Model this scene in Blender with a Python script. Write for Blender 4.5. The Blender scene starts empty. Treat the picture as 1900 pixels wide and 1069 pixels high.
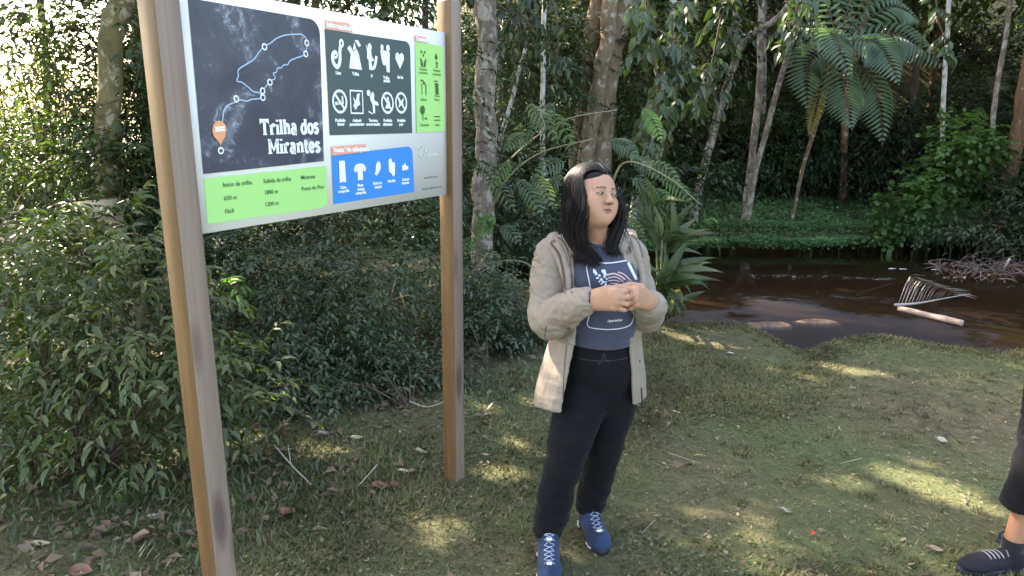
import bpy, math, random
import numpy as np
from mathutils import Vector, Matrix
from mathutils.bvhtree import BVHTree

SC = bpy.context.scene
COL = SC.collection
# ------------------------------------------------------------------ camera
FPX, CX, CY, CH = 1280.0, 950.0, 534.5, 1.75
PITCH, ROLL = math.radians(13.96), math.radians(0.56)
cam_d = bpy.data.cameras.new('camera')
cam = bpy.data.objects.new('camera', cam_d)
COL.objects.link(cam)
cam_d.sensor_width = 36.0
cam_d.lens = 36.0 * FPX / 1900.0
cam_d.clip_start = 0.05
cam_d.clip_end = 600.0
cam.matrix_world = Matrix.Translation((0, 0, CH)) @ Matrix.Rotation(math.pi / 2 - PITCH, 4, 'X') @ Matrix.Rotation(ROLL, 4, 'Z')
SC.camera = cam
# ------------------------------------------------------------------ sky and sun
SUN_EL, SUN_AZ = math.radians(40), math.radians(-52)      # azimuth from +Y towards +X
world = bpy.data.worlds.new('World')
SC.world = world
world.use_nodes = True
_nt = world.node_tree
_nt.nodes.clear()
_sky = _nt.nodes.new('ShaderNodeTexSky')
_sky.sky_type = 'NISHITA'
_sky.sun_disc = False
_sky.sun_elevation = SUN_EL
_sky.sun_rotation = SUN_AZ
_sky.air_density = 1.0
_sky.dust_density = 3.0
_sky.ozone_density = 1.0
_bg = _nt.nodes.new('ShaderNodeBackground')
_bg.inputs['Strength'].default_value = 0.15
_wo = _nt.nodes.new('ShaderNodeOutputWorld')
_nt.links.new(_sky.outputs[0], _bg.inputs[0])
_nt.links.new(_bg.outputs[0], _wo.inputs[0])
sun_dir = Vector((math.sin(SUN_AZ) * math.cos(SUN_EL), math.cos(SUN_AZ) * math.cos(SUN_EL), math.sin(SUN_EL)))
sd = bpy.data.lights.new('sun', 'SUN')
sd.energy = 4.0
sd.angle = math.radians(0.53)
sd.color = (1.0, 0.93, 0.82)
sun = bpy.data.objects.new('sun', sd)
sun.rotation_euler = sun_dir.to_track_quat('Z', 'Y').to_euler()
COL.objects.link(sun)
SC.view_settings.view_transform = 'Standard'
SC.view_settings.look = 'None'
SC.view_settings.gamma = 1.0
SC.view_settings.exposure = 2.9
SC.view_settings.use_white_balance = True
SC.view_settings.white_balance_temperature = 7450
SC.view_settings.white_balance_tint = 10
SC.view_settings.use_curve_mapping = False
SC.cycles.max_bounces = 8
SC.cycles.diffuse_bounces = 4
SC.cycles.glossy_bounces = 3
SC.cycles.transmission_bounces = 6
SC.cycles.transparent_max_bounces = 8
SC.cycles.sample_clamp_indirect = 6.0
SC.cycles.use_denoising = True

# ------------------------------------------------------------------ pixel helpers (photograph 1900 x 1069) used only to lay points out in the world
_R = np.array(cam.matrix_world.to_3x3())
_O = np.array([0, 0, CH])


def ray(px, py):
    return _R @ np.array([(px - CX) / FPX, -(py - CY) / FPX, -1.0])


def at(px, py, Y):
    d = ray(px, py)
    return _O + d * (Y / d[1])


def gz(px, py, z=0.0):
    d = ray(px, py)
    return _O + d * ((z - CH) / d[2])


def nrm(a):
    a = np.asarray(a, float)
    return a / np.maximum(np.linalg.norm(a, axis=-1, keepdims=True), 1e-9)


# ------------------------------------------------------------------ noise
_HR = np.random.RandomState(7)
_HT = _HR.rand(4096).astype(np.float32)


def vnoise(p, seed=0):
    """value noise, p (...,2 or 3) -> 0..1"""
    p = np.asarray(p, np.float32)
    if p.shape[-1] == 2:
        p = np.concatenate([p, np.zeros(p.shape[:-1] + (1,), np.float32)], -1)
    i = np.floor(p).astype(np.int64)
    f = p - i
    f = f * f * (3 - 2 * f)
    r = 0
    for a in (0, 1):
        for b in (0, 1):
            for c in (0, 1):
                h = ((i[..., 0] + a) * 73856093 ^ (i[..., 1] + b) * 19349663 ^ (i[..., 2] + c) * 83492791 ^ seed * 2654435) & 4095
                w = (f[..., 0] if a else 1 - f[..., 0]) * (f[..., 1] if b else 1 - f[..., 1]) * (f[..., 2] if c else 1 - f[..., 2])
                r = r + _HT[h] * w
    return r


def fbm(p, oct=4, seed=0):
    p = np.asarray(p, np.float32)
    r, a, t = 0, 1.0, 0
    for k in range(oct):
        r = r + a * vnoise(p * 2 ** k + 13.7 * k, seed + k)
        t += a
        a *= .5
    return r / t


# ------------------------------------------------------------------ mesh helpers
def mesh_np(name, verts, faces, mats, smooth=False):
    """faces: list of int arrays (n,3)/(n,4)"""
    me = bpy.data.meshes.new(name)
    verts = np.ascontiguousarray(verts, np.float32)
    if isinstance(faces, np.ndarray):
        faces = [faces]
    faces = [np.asarray(f, np.int32) for f in faces if len(f)]
    nl = sum(f.size for f in faces)
    nf = sum(len(f) for f in faces)
    me.vertices.add(len(verts))
    me.vertices.foreach_set('co', verts.ravel())
    me.loops.add(nl)
    me.loops.foreach_set('vertex_index', np.concatenate([f.ravel() for f in faces]) if nf else np.zeros(0, np.int32))
    me.polygons.add(nf)
    st, o = [], 0
    for f in faces:
        st.append(o + np.arange(len(f)) * f.shape[1])
        o += f.size
    me.polygons.foreach_set('loop_start', np.concatenate(st).astype(np.int32))
    if smooth:
        me.polygons.foreach_set('use_smooth', np.ones(nf, bool))
    for m in (mats if isinstance(mats, (list, tuple)) else [mats]):
        me.materials.append(m)
    me.update(calc_edges=True)
    me.validate()
    return me


def link(name, data, parent=None, **props):
    o = bpy.data.objects.new(name, data)
    COL.objects.link(o)
    if parent is not None:
        o.parent = parent
    for k, v in props.items():
        if v is not None:
            o[k] = v
    return o


def thing(name, label, cat, loc=(0, 0, 0), group=None, data=None):
    o = link(name, data, label=label, category=cat, group=group)
    o.location = Vector([float(c) for c in loc])
    return o


class MB:
    """collects triangles and quads"""

    def __init__(s):
        s.v, s.t, s.q, s.n = [], [], [], 0

    def add(s, v, t=None, q=None):
        v = np.asarray(v, float)
        if t is not None and len(t):
            s.t.append(np.asarray(t) + s.n)
        if q is not None and len(q):
            s.q.append(np.asarray(q) + s.n)
        s.v.append(v)
        s.n += len(v)

    def mesh(s, name, mat, off=(0, 0, 0), smooth=False):
        fs = []
        if s.t:
            fs.append(np.concatenate(s.t))
        if s.q:
            fs.append(np.concatenate(s.q))
        return mesh_np(name, np.concatenate(s.v) - np.asarray(off, float), fs, mat, smooth)


def catmull(P, n):
    P = np.asarray(P, float)
    if len(P) < 3:
        t = np.linspace(0, 1, n)[:, None]
        return P[0] * (1 - t) + P[-1] * t
    Q = np.vstack([2 * P[0] - P[1], P, 2 * P[-1] - P[-2]])
    out = []
    for u in np.linspace(0, len(P) - 1 - 1e-6, n):
        i = int(u)
        f = u - i
        a, b, c, d = Q[i:i + 4]
        out.append(.5 * ((2 * b) + (c - a) * f + (2 * a - 5 * b + 4 * c - d) * f * f + (3 * b - a - 3 * c + d) * f ** 3))
    return np.array(out)


def tube_np(P, rad, n=6, rough=0.0, seed=0, cap=True):
    P = np.asarray(P, float)
    m = len(P)
    rad = np.broadcast_to(np.asarray(rad, float), (m,))
    T = nrm(np.gradient(P, axis=0))
    ref = np.array([0, 0, 1.0]) if abs(T[0][2]) < .9 else np.array([1.0, 0, 0])
    U = np.zeros((m, 3))
    u = nrm(np.cross(T[0], ref))
    for i in range(m):
        u = nrm(u - T[i] * np.dot(u, T[i]))
        U[i] = u
    V = np.cross(T, U)
    a = np.arange(n) * 2 * math.pi / n
    R = rad[:, None] * np.ones((m, n))
    if rough:
        rs = np.random.RandomState(seed)
        R = R * (1 + rough * (fbm(np.stack(np.broadcast_arrays(np.cos(a)[None] * 1.3 + seed, np.sin(a)[None] * 1.3, np.linspace(0, m * .45, m)[:, None]), -1), 3, seed % 90) - .5) * 2)
    v = P[:, None] + R[..., None] * (np.cos(a)[None, :, None] * U[:, None] + np.sin(a)[None, :, None] * V[:, None])
    i = np.arange(m - 1)[:, None] * n
    j = np.arange(n)[None]
    q = np.stack([i + j, i + (j + 1) % n, i + n + (j + 1) % n, i + n + j], -1).reshape(-1, 4)
    v = v.reshape(-1, 3)
    t = None
    if cap:
        v = np.vstack([v, P[0], P[-1]])
        jj = np.arange(n)
        t = np.vstack([np.stack([(jj + 1) % n, jj, np.full(n, m * n)], -1),
                       np.stack([(m - 1) * n + jj, (m - 1) * n + (jj + 1) % n, np.full(n, m * n + 1)], -1)])
    return v, t, q


# ------------------------------------------------------------------ materials
def new_mat(name):
    m = bpy.data.materials.new(name)
    m.use_nodes = True
    nt = m.node_tree
    return m, nt, nt.nodes['Principled BSDF'], nt.nodes['Material Output']


def ramp(nt, stops, fac=None):
    r = nt.nodes.new('ShaderNodeValToRGB')
    e = r.color_ramp.elements
    while len(e) < len(stops):
        e.new(0.5)
    for k, (p, c) in enumerate(stops):
        e[k].position = p
        e[k].color = (*c, 1)
    if fac is not None:
        nt.links.new(fac, r.inputs[0])
    return r


def noise(nt, scale, detail=4, rough=.55, vec=None, dist=0.0):
    n = nt.nodes.new('ShaderNodeTexNoise')
    n.inputs['Scale'].default_value = scale
    n.inputs['Detail'].default_value = detail
    n.inputs['Roughness'].default_value = rough
    n.inputs['Distortion'].default_value = dist
    if vec is not None:
        nt.links.new(vec, n.inputs['Vector'])
    return n


def coords(nt, scale=(1, 1, 1), kind='Object'):
    tc = nt.nodes.new('ShaderNodeTexCoord')
    mp = nt.nodes.new('ShaderNodeMapping')
    mp.inputs['Scale'].default_value = scale
    nt.links.new(tc.outputs[kind], mp.inputs['Vector'])
    return mp.outputs[0]


def mixc(nt, fac, a, b, mode='MIX'):
    m = nt.nodes.new('ShaderNodeMix')
    m.data_type = 'RGBA'
    m.blend_type = mode
    for s, x in ((0, fac), (6, a), (7, b)):
        if isinstance(x, (int, float)):
            m.inputs[s].default_value = x
        elif isinstance(x, tuple):
            m.inputs[s].default_value = (*x, 1)
        else:
            nt.links.new(x, m.inputs[s])
    return m.outputs[2]


def bump(nt, h, strength=.5, dist=.01):
    b = nt.nodes.new('ShaderNodeBump')
    b.inputs['Strength'].default_value = strength
    b.inputs['Distance'].default_value = dist
    nt.links.new(h, b.inputs['Height'])
    return b.outputs[0]


def leaf_mat(name, cols, rough=.5, trans=.35, spec=.35, patch=.6, ttint=(1.1, 1.35, .5)):
    """each leaf its own shade: random per loose piece + per object"""
    m, nt, bs, out = new_mat(name)
    L = nt.links
    geo = nt.nodes.new('ShaderNodeNewGeometry')
    oi = nt.nodes.new('ShaderNodeObjectInfo')
    ad = nt.nodes.new('ShaderNodeMath')
    ad.operation = 'ADD'
    L.new(geo.outputs['Random Per Island'], ad.inputs[0])
    L.new(oi.outputs['Random'], ad.inputs[1])
    fr = nt.nodes.new('ShaderNodeMath')
    fr.operation = 'FRACT'
    L.new(ad.outputs[0], fr.inputs[0])
    n = len(cols)
    r = ramp(nt, [(k / max(n - 1, 1), c) for k, c in enumerate(cols)], fr.outputs[0])
    nz = noise(nt, 1.7, 2, vec=geo.outputs['Position'])
    r2 = ramp(nt, [(.35, (1 - patch * .5,) * 3), (.68, (1 + patch * .5,) * 3)], nz.outputs[0])
    c = mixc(nt, 1.0, r.outputs[0], r2.outputs[0], 'MULTIPLY')
    L.new(c, bs.inputs['Base Color'])
    bs.inputs['Roughness'].default_value = rough
    bs.inputs['Specular IOR Level'].default_value = spec
    tr = nt.nodes.new('ShaderNodeBsdfTranslucent')
    L.new(mixc(nt, 1.0, c, ttint, 'MULTIPLY'), tr.inputs[0])
    mx = nt.nodes.new('ShaderNodeMixShader')
    mx.inputs[0].default_value = trans
    L.new(bs.outputs[0], mx.inputs[1])
    L.new(tr.outputs[0], mx.inputs[2])
    L.new(mx.outputs[0], out.inputs[0])
    return m


def bark_mat(name, c1, c2, lichen=None, lich_amt=.5, stretch=(6, 6, 1.5), bs_=.6, scale=1.0):
    m, nt, bs, out = new_mat(name)
    L = nt.links
    v = coords(nt, stretch)
    n1 = noise(nt, 3 * scale, 6, .6, v)
    n2 = noise(nt, 14 * scale, 5, .65, v)
    r = ramp(nt, [(.3, c1), (.7, c2)], n1.outputs[0])
    c = r.outputs[0]
    if lichen:
        v2 = coords(nt, (1, 1, .7))
        n3 = noise(nt, 11 * scale, 5, .62, v2, .4)
        k = ramp(nt, [(.62 - .25 * lich_amt, (0, 0, 0)), (.70 - .25 * lich_amt, (1, 1, 1))], n3.outputs[0])
        c = mixc(nt, k.outputs[0], c, lichen)
    c = mixc(nt, .5, c, ramp(nt, [(.25, (.35,) * 3), (.6, (1, 1, 1))], n2.outputs[0]).outputs[0], 'MULTIPLY')
    L.new(c, bs.inputs['Base Color'])
    bs.inputs['Roughness'].default_value = .85
    L.new(bump(nt, n2.outputs[0], bs_, .02), bs.inputs['Normal'])
    return m


def plain_mat(name, col, rough=.7, var=.2, scale=20, bmp=0.0, spec=.3, stretch=(1, 1, 1), bd=.004):
    m, nt, bs, out = new_mat(name)
    v = coords(nt, stretch)
    n = noise(nt, scale, 5, .6, v)
    r = ramp(nt, [(.3, tuple(c * (1 - var) for c in col)), (.7, tuple(min(1, c * (1 + var)) for c in col))], n.outputs[0])
    nt.links.new(r.outputs[0], bs.inputs['Base Color'])
    bs.inputs['Roughness'].default_value = rough
    bs.inputs['Specular IOR Level'].default_value = spec
    if bmp:
        nt.links.new(bump(nt, n.outputs[0], bmp, bd), bs.inputs['Normal'])
    return m
# ================================================================== LAND AND WATER
WZ = -0.30
_lip_px = [(1205, 598), (1250, 600), (1300, 597), (1350, 597), (1395, 606), (1430, 624), (1460, 641), (1488, 650), (1515, 642), (1545, 630), (1580, 622), (1640, 621), (1700, 629), (1780, 644), (1900, 655)]
_lip = np.array([gz(x, y)[:2] for x, y in _lip_px])
_lip_x = np.concatenate([[-60, -8, -2.5, -.8, .2, .9], _lip[:, 0], [5.5, 9, 60]])
_lip_y = np.concatenate([[11.5, 10.2, 9.6, 8.6, 7.1, 6.1], _lip[:, 1], [5.0, 4.6, 4.6]])
_far_x = np.array([-60, -8, -2, -.6, 1, 2, 3, 4.5, 7, 10, 60])
_far_y = np.array([12.3, 10.9, 10.2, 9.6, 10.2, 10.9, 11.3, 11.3, 11.9, 12.6, 15.])


def sm(x):
    x = np.clip(x, 0, 1)
    return x * x * (3 - 2 * x)


def height(x, y):
    x = np.asarray(x, float)
    y = np.asarray(y, float)
    yn = np.interp(x, _lip_x, _lip_y)
    yf = np.interp(x, _far_x, _far_y)
    p = np.stack([x, y], -1)
    z = .05 * (fbm(p * 1.1, 3, 5) - .5) + .022 * (fbm(p * 7, 3, 9) - .5)
    z = z + .035 * sm((x + .2) / -2.5)
    rim = np.exp(-((y - yn + .22) / .2) ** 2) * .03
    z = z + rim * (fbm(p * 3, 2, 3))
    near = sm((y - yn + .05) / .5)
    far = sm((yf + .10 - y) / .4)
    chan = near * far
    z = z * (1 - chan) + chan * (-.62 + .12 * (fbm(p * 1.5, 3, 21) - .5) + .27 * np.exp(-((x - 3.0) / .42) ** 2 - ((y - 6.25) / .22) ** 2))
    farz = sm((y - yf) / 3.2) * .34 - .16
    farside = sm((y - (yf - .1)) / .5) * (y > (yn + yf) / 2)
    yf_r = .12 * (vnoise(np.stack([x * 1.6, x * 0 + 3], -1), 4) - .5)
    z = z + farside * (farz + .10 * (fbm(p * .9, 3, 31) - .5))
    # added slope behind the stream blocks the sky; open and level to left
    hill = sm((y - 15.5) / 9.0) * sm((x + 5.5) / 5.0) * 7.5
    return z + hill


def axis(segs):
    out = [segs[0][0]]
    for a, b, d in segs:
        n = max(1, int(round((b - a) / d)))
        out += list(a + (b - a) * (np.arange(n) + 1) / n)
    return np.array(out)


gx = axis([(-220, -40, 20), (-40, -12, 2), (-12, -5, .35), (-5, -2.2, .12), (-2.2, 5.2, .05), (5.2, 9, .15), (9, 14, .5), (14, 40, 2), (40, 220, 20)])
gy = axis([(-200, -20, 20), (-20, 0, 2), (0, 1.6, .2), (1.6, 7.4, .05), (7.4, 15, .14), (15, 28, .5), (28, 60, 4), (60, 400, 30)])
XX, YY = np.meshgrid(gx, gy, indexing='ij')
ZZ = height(XX, YY)
gv = np.stack([XX, YY, ZZ], -1).reshape(-1, 3)
ny = len(gy)
ii = np.arange(len(gx) - 1)[:, None] * ny
jj = np.arange(ny - 1)[None]
gq = np.stack([ii + jj, ii + ny + jj, ii + ny + jj + 1, ii + jj + 1], -1).reshape(-1, 4)

m_ground, nt, bs, out = new_mat('soil_and_moss')
v = coords(nt)
n1 = noise(nt, .9, 4, .6, v, .3)
n2 = noise(nt, 9, 6, .7, v)
n3 = noise(nt, 60, 4, .7, v)
soil = ramp(nt, [(.3, (.055, .042, .020)), (.55, (.11, .086, .042)), (.75, (.18, .145, .078))], n2.outputs[0])
moss = ramp(nt, [(.3, (.04, .055, .016)), (.7, (.09, .115, .034))], n3.outputs[0])
msk = ramp(nt, [(.34, (.1, .1, .1)), (.62, (1, 1, 1))], n1.outputs[0])
c = mixc(nt, msk.outputs[0], soil.outputs[0], moss.outputs[0])
# wet, darker bed below the water line
geo = nt.nodes.new('ShaderNodeNewGeometry')
sep = nt.nodes.new('ShaderNodeSeparateXYZ')
nt.links.new(geo.outputs['Position'], sep.inputs[0])
mr = nt.nodes.new('ShaderNodeMapRange')
mr.inputs[1].default_value = -.30
mr.inputs[2].default_value = -.12
nt.links.new(sep.outputs[2], mr.inputs[0])
c = mixc(nt, mr.outputs[0], (.095, .048, .020), c)
nt.links.new(c, bs.inputs['Base Color'])
bs.inputs['Roughness'].default_value = .9
nt.links.new(bump(nt, n3.outputs[0], .8, .02), bs.inputs['Normal'])
link('ground', mesh_np('ground', gv, gq, m_ground, True), kind='structure')

# stream water: closed slab from its surface to below the bed, brown with tannin
m_water, nt, bs, out = new_mat('tannin_water')
nt.nodes.remove(bs)
v = coords(nt, (1, 1.6, 1))
nA = noise(nt, 2.2, 3, .5, v, .5)
nB = noise(nt, 14, 2, .5, v)
h = mixc(nt, .25, nA.outputs[0], nB.outputs[0])
bn = bump(nt, h, .035, .02)
gl = nt.nodes.new('ShaderNodeBsdfGlossy')
gl.inputs['Roughness'].default_value = .04
nt.links.new(bn, gl.inputs['Normal'])
tp = nt.nodes.new('ShaderNodeBsdfTransparent')
fr = nt.nodes.new('ShaderNodeFresnel')
fr.inputs[0].default_value = 1.33
nt.links.new(bn, fr.inputs['Normal'])
df = nt.nodes.new('ShaderNodeBsdfDiffuse')
df.inputs[0].default_value = (.070, .043, .024, 1)
mk = nt.nodes.new('ShaderNodeMixShader')
mk.inputs[0].default_value = .20
nt.links.new(tp.outputs[0], mk.inputs[1])
nt.links.new(df.outputs[0], mk.inputs[2])
mx = nt.nodes.new('ShaderNodeMixShader')
nt.links.new(fr.outputs[0], mx.inputs[0])
nt.links.new(mk.outputs[0], mx.inputs[1])
nt.links.new(gl.outputs[0], mx.inputs[2])
nt.links.new(mx.outputs[0], out.inputs[0])
va = nt.nodes.new('ShaderNodeVolumeAbsorption')
va.inputs['Color'].default_value = (.60, .40, .19, 1)
va.inputs['Density'].default_value = 3.6
nt.links.new(va.outputs[0], out.inputs['Volume'])
wb = MB()
x0, x1, y0, y1 = -30., 40., 4.2, 15.4
vs = [(x0, y0, WZ), (x1, y0, WZ), (x1, y1, WZ), (x0, y1, WZ), (x0, y0, -1.3), (x1, y0, -1.3), (x1, y1, -1.3), (x0, y1, -1.3)]
wb.add(vs, q=[(0, 1, 2, 3), (7, 6, 5, 4), (0, 4, 5, 1), (1, 5, 6, 2), (2, 6, 7, 3), (3, 7, 4, 0)])
link('stream_water', wb.mesh('stream_water', m_water), kind='structure')
# ================================================================== TRAIL SIGN
B_AZ = math.radians(29)
bd = np.array([math.sin(B_AZ), math.cos(B_AZ), 0.0])       # along the board, away from the camera
bn_ = np.array([math.cos(B_AZ), -math.sin(B_AZ), 0.0])     # its face
up = np.array([0, 0, 1.0])
RP = gz(843, 888)
RP[2] = 0
LP = RP - bd * 1.345
PS = .075
P_AZ = math.radians(32)                     # the posts are set slightly twisted against the board
pd_ = np.array([math.sin(P_AZ), math.cos(P_AZ), 0.0])
pn_ = np.array([math.cos(P_AZ), -math.sin(P_AZ), 0.0])

m_wood, nt, bs, out = new_mat('treated_pine')
v = coords(nt, (22, 22, 1.3))
n1 = noise(nt, 1.6, 5, .6, v, .8)
n2 = noise(nt, 9, 4, .7, v)
c = ramp(nt, [(.25, (.120, .062, .022)), (.5, (.165, .090, .034)), (.78, (.21, .118, .050))], n1.outputs[0]).outputs[0]
c = mixc(nt, .25, c, ramp(nt, [(.3, (.45,) * 3), (.6, (1, 1, 1))], n2.outputs[0]).outputs[0], 'MULTIPLY')
kn = nt.nodes.new('ShaderNodeTexVoronoi')
kn.inputs['Scale'].default_value = 1.0
nt.links.new(coords(nt, (11, 11, 2.6)), kn.inputs['Vector'])
c = mixc(nt, ramp(nt, [(.10, (1, 1, 1)), (.22, (0, 0, 0))], kn.outputs['Distance']).outputs[0], c, (.13, .065, .04))
st = noise(nt, 2.4, 3, .5, coords(nt, (1, 1, .8)))
c = mixc(nt, .35, c, ramp(nt, [(.35, (.7, .55, .5)), (.6, (1, 1, 1))], st.outputs[0]).outputs[0], 'MULTIPLY')
nt.links.new(c, bs.inputs['Base Color'])
bs.inputs['Roughness'].default_value = .48
bs.inputs['Specular IOR Level'].default_value = .45
nt.links.new(bump(nt, n2.outputs[0], .25, .004), bs.inputs['Normal'])

m_wood_grey, nt, bs, out = new_mat('grey_pine')
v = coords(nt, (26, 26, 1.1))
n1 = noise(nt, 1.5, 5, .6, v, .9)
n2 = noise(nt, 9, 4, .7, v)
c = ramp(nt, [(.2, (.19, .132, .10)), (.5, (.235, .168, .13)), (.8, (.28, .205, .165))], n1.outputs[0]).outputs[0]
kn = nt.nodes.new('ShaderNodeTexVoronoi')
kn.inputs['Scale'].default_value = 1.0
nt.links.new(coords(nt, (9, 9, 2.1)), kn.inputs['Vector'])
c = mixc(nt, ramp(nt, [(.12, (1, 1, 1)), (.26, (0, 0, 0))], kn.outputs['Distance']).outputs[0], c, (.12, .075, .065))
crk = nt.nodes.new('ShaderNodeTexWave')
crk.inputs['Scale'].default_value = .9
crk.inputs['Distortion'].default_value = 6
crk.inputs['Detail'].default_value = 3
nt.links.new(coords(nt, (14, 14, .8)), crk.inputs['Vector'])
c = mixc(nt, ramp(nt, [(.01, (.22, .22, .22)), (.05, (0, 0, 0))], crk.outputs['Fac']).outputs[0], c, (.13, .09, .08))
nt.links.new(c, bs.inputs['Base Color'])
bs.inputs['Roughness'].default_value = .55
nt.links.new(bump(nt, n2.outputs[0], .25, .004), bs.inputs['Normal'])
sign = thing('trail_sign', 'two-post wooden trail sign with a white information board reading Trilha dos Mirantes', 'sign', RP)


def post(base, top):
    """square post with eased corners and a pyramid top"""
    h = PS / 2
    e = .0035
    ring = [(-h + e, -h), (h - e, -h), (h, -h + e), (h, h - e), (h - e, h), (-h + e, h), (-h, h - e), (-h, -h + e)]
    zs = list(np.linspace(-.25, top - .05, 7))
    vs = []
    for z in zs:
        vs += [base + pd_ * a + pn_ * b + up * z for a, b in ring]
    vs += [base + pd_ * a * .93 + pn_ * b * .93 + up * (top - .043) for a, b in ring]
    m = len(zs) + 1
    q = [(i * 8 + j, i * 8 + (j + 1) % 8, (i + 1) * 8 + (j + 1) % 8, (i + 1) * 8 + j) for i in range(m - 1) for j in range(8)]
    vs += [base + up * top]
    t = [((m - 1) * 8 + j, (m - 1) * 8 + (j + 1) % 8, m * 8) for j in range(8)]
    mb = MB()
    # local axes: x along the board, y out of it, z up (so the grain runs along z on every face)
    mb.add(vs, t, q)
    me = mb.mesh('post', [m_wood, m_wood_grey], base)
    # front and back faces use the greyer pine, the others the ochre one
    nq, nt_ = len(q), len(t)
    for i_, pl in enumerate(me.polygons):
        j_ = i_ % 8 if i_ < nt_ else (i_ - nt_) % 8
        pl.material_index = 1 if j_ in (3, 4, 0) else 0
    o = link('post', me, sign)
    o.location = Vector(base - RP)
    return o


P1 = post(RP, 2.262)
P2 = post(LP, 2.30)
P2['label'] = 'near post with a dark knot crack low down'

# printed board
FACE = .006                       # how far the board's face stands out from the post axis
F0 = RP + bn_ * FACE
U1 = -PS / 2 - .001                        # board end at the far post
U0 = -1.345 + PS / 2 + .001
Z0, Z1 = 1.412, 2.088


def b_uv(px, py):
    """pixel -> (u along board, z) on the board's face"""
    d = ray(px, py)
    t = np.dot(F0 - _O, bn_) / np.dot(d, bn_)
    p = _O + d * t
    return np.array([np.dot(p - RP, bd), p[2]])


def b_pt(u, z, lift=0.0):
    return F0 + bd * u + up * z + bn_ * lift


m_white = plain_mat('board_white', (.88, .88, .87), .45, .01, 6, spec=.3)
m_edge = m_white
mb = MB()
th = .012
cs = [b_pt(U0, Z0), b_pt(U1, Z0), b_pt(U1, Z1), b_pt(U0, Z1)]
mb.add([*cs, *[c - bn_ * th for c in cs]], q=[(0, 1, 2, 3), (7, 6, 5, 4), (0, 4, 5, 1), (1, 5, 6, 2), (2, 6, 7, 3), (3, 7, 4, 0)])
board = link('board', mb.mesh('board', m_white, RP), sign)


def flat(col, name, rough=.35, e=0):
    m, nt, bs, out = new_mat(name)
    bs.inputs['Base Color'].default_value = (*col, 1)
    bs.inputs['Roughness'].default_value = rough
    return m


m_darkgrey = flat((.055, .085, .09), 'print_dark_grey')
m_lime = flat((.36, .68, .22), 'print_lime')
m_blue = flat((.03, .24, .66), 'print_blue')
m_pink = flat((.80, .36, .25), 'print_salmon')
m_pw = flat((.82, .84, .84), 'print_white')
m_pg = flat((.05, .12, .05), 'print_deep_green')
m_line = flat((.36, .48, .66), 'print_pale_blue')
m_ball = flat((.75, .33, .16), 'print_orange')
m_map, nt, bs, out = new_mat('print_satellite_map')
v = coords(nt)
n1 = noise(nt, 5, 6, .62, v, 1.2)
n2 = noise(nt, 18, 6, .7, v, 2.0)
c = ramp(nt, [(.3, (.024, .029, .052)), (.55, (.05, .056, .085)), (.7, (.14, .15, .19))], n1.outputs[0]).outputs[0]
k = ramp(nt, [(.50, (0, 0, 0)), (.62, (1, 1, 1))], n1.outputs[0])
k2 = ramp(nt, [(.52, (0, 0, 0)), (.62, (1, 1, 1))], n2.outputs[0])
c = mixc(nt, mixc(nt, 1.0, k.outputs[0], k2.outputs[0], 'MULTIPLY'), c, (.30, .33, .40))
nt.links.new(c, bs.inputs['Base Color'])
bs.inputs['Roughness'].default_value = .35


def poly_part(name, pts, mat, lift, parent, px=True, label=None):
    P = [b_uv(*p) for p in pts] if px else pts
    w = np.array([b_pt(u, z, lift) for u, z in P])
    me = bpy.data.meshes.new(name)
    me.from_pydata([Vector(p - RP) for p in w], [], [list(range(len(w)))])
    me.materials.append(mat)
    return link(name, me, parent, label=label)


def rrect(c4, rad, which):
    """quad of pixel corners tl,tr,br,bl with some corners rounded, in (u,z)"""
    P = [b_uv(*c) for c in c4]
    out = []
    n = 4
    for i in range(n):
        p, a, b = P[i], P[i - 1], P[(i + 1) % n]
        if i in which:
            da, db = nrm(a - p), nrm(b - p)
            for t in np.linspace(0, math.pi / 2, 7):
                out.append(p + da * rad * (1 - math.sin(t)) + db * rad * (1 - math.cos(t)))
        else:
            out.append(p)
    return out[::-1]


def panel(name, c4, mat, rad=.03, which=(), lift=.0025):
    return poly_part(name, rrect(c4, rad, which), mat, lift, sign, px=False)


L1, L2, L3 = .0025, .0045, .0065
map_p = panel('map_panel', [(347, -4), (592, 38), (600, 299), (376, 323)], m_map, .045, (1,))
grn = panel('green_panel', [(377, 331), (604, 308), (607, 384), (384, 416)], m_lime, .03, (2,))
drk = panel('dark_panel', [(601, 54), (760, 78), (764, 247), (611, 251)], m_darkgrey, .03, (1,))
lim = panel('lime_panel', [(769, 77), (821, 86), (824, 244), (772, 246)], m_lime, .02, (1,))
blu = panel('blue_panel', [(614, 288), (764, 271), (768, 356), (618, 379)], m_blue, .03, (1,))


def ribbon(mb, pts, w, lift, px=True):
    """thick line on the board through points"""
    P = np.array([b_uv(*p) for p in pts]) if px else np.array(pts)
    T = nrm(np.gradient(P, axis=0))
    N = np.stack([-T[:, 1], T[:, 0]], -1)
    a, b = P + N * w / 2, P - N * w / 2
    v = [b_pt(u, z, lift) for u, z in a] + [b_pt(u, z, lift) for u, z in b]
    n = len(P)
    mb.add(v, q=[(i, i + 1, n + i + 1, n + i) for i in range(n - 1)])


def disc(mb, c, r, lift, n=16, sq=1.0, px=True, r_in=0):
    c = b_uv(*c) if px else np.array(c)
    a = np.arange(n) * 2 * math.pi / n
    o = [b_pt(c[0] + r * math.cos(t) * sq, c[1] + r * math.sin(t), lift) for t in a]
    if r_in:
        i_ = [b_pt(c[0] + r_in * math.cos(t) * sq, c[1] + r_in * math.sin(t), lift) for t in a]
        mb.add(o + i_, q=[(k, (k + 1) % n, n + (k + 1) % n, n + k) for k in range(n)])
    else:
        mb.add(o + [b_pt(c[0], c[1], lift)], t=[(k, (k + 1) % n, n) for k in range(n)])


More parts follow.
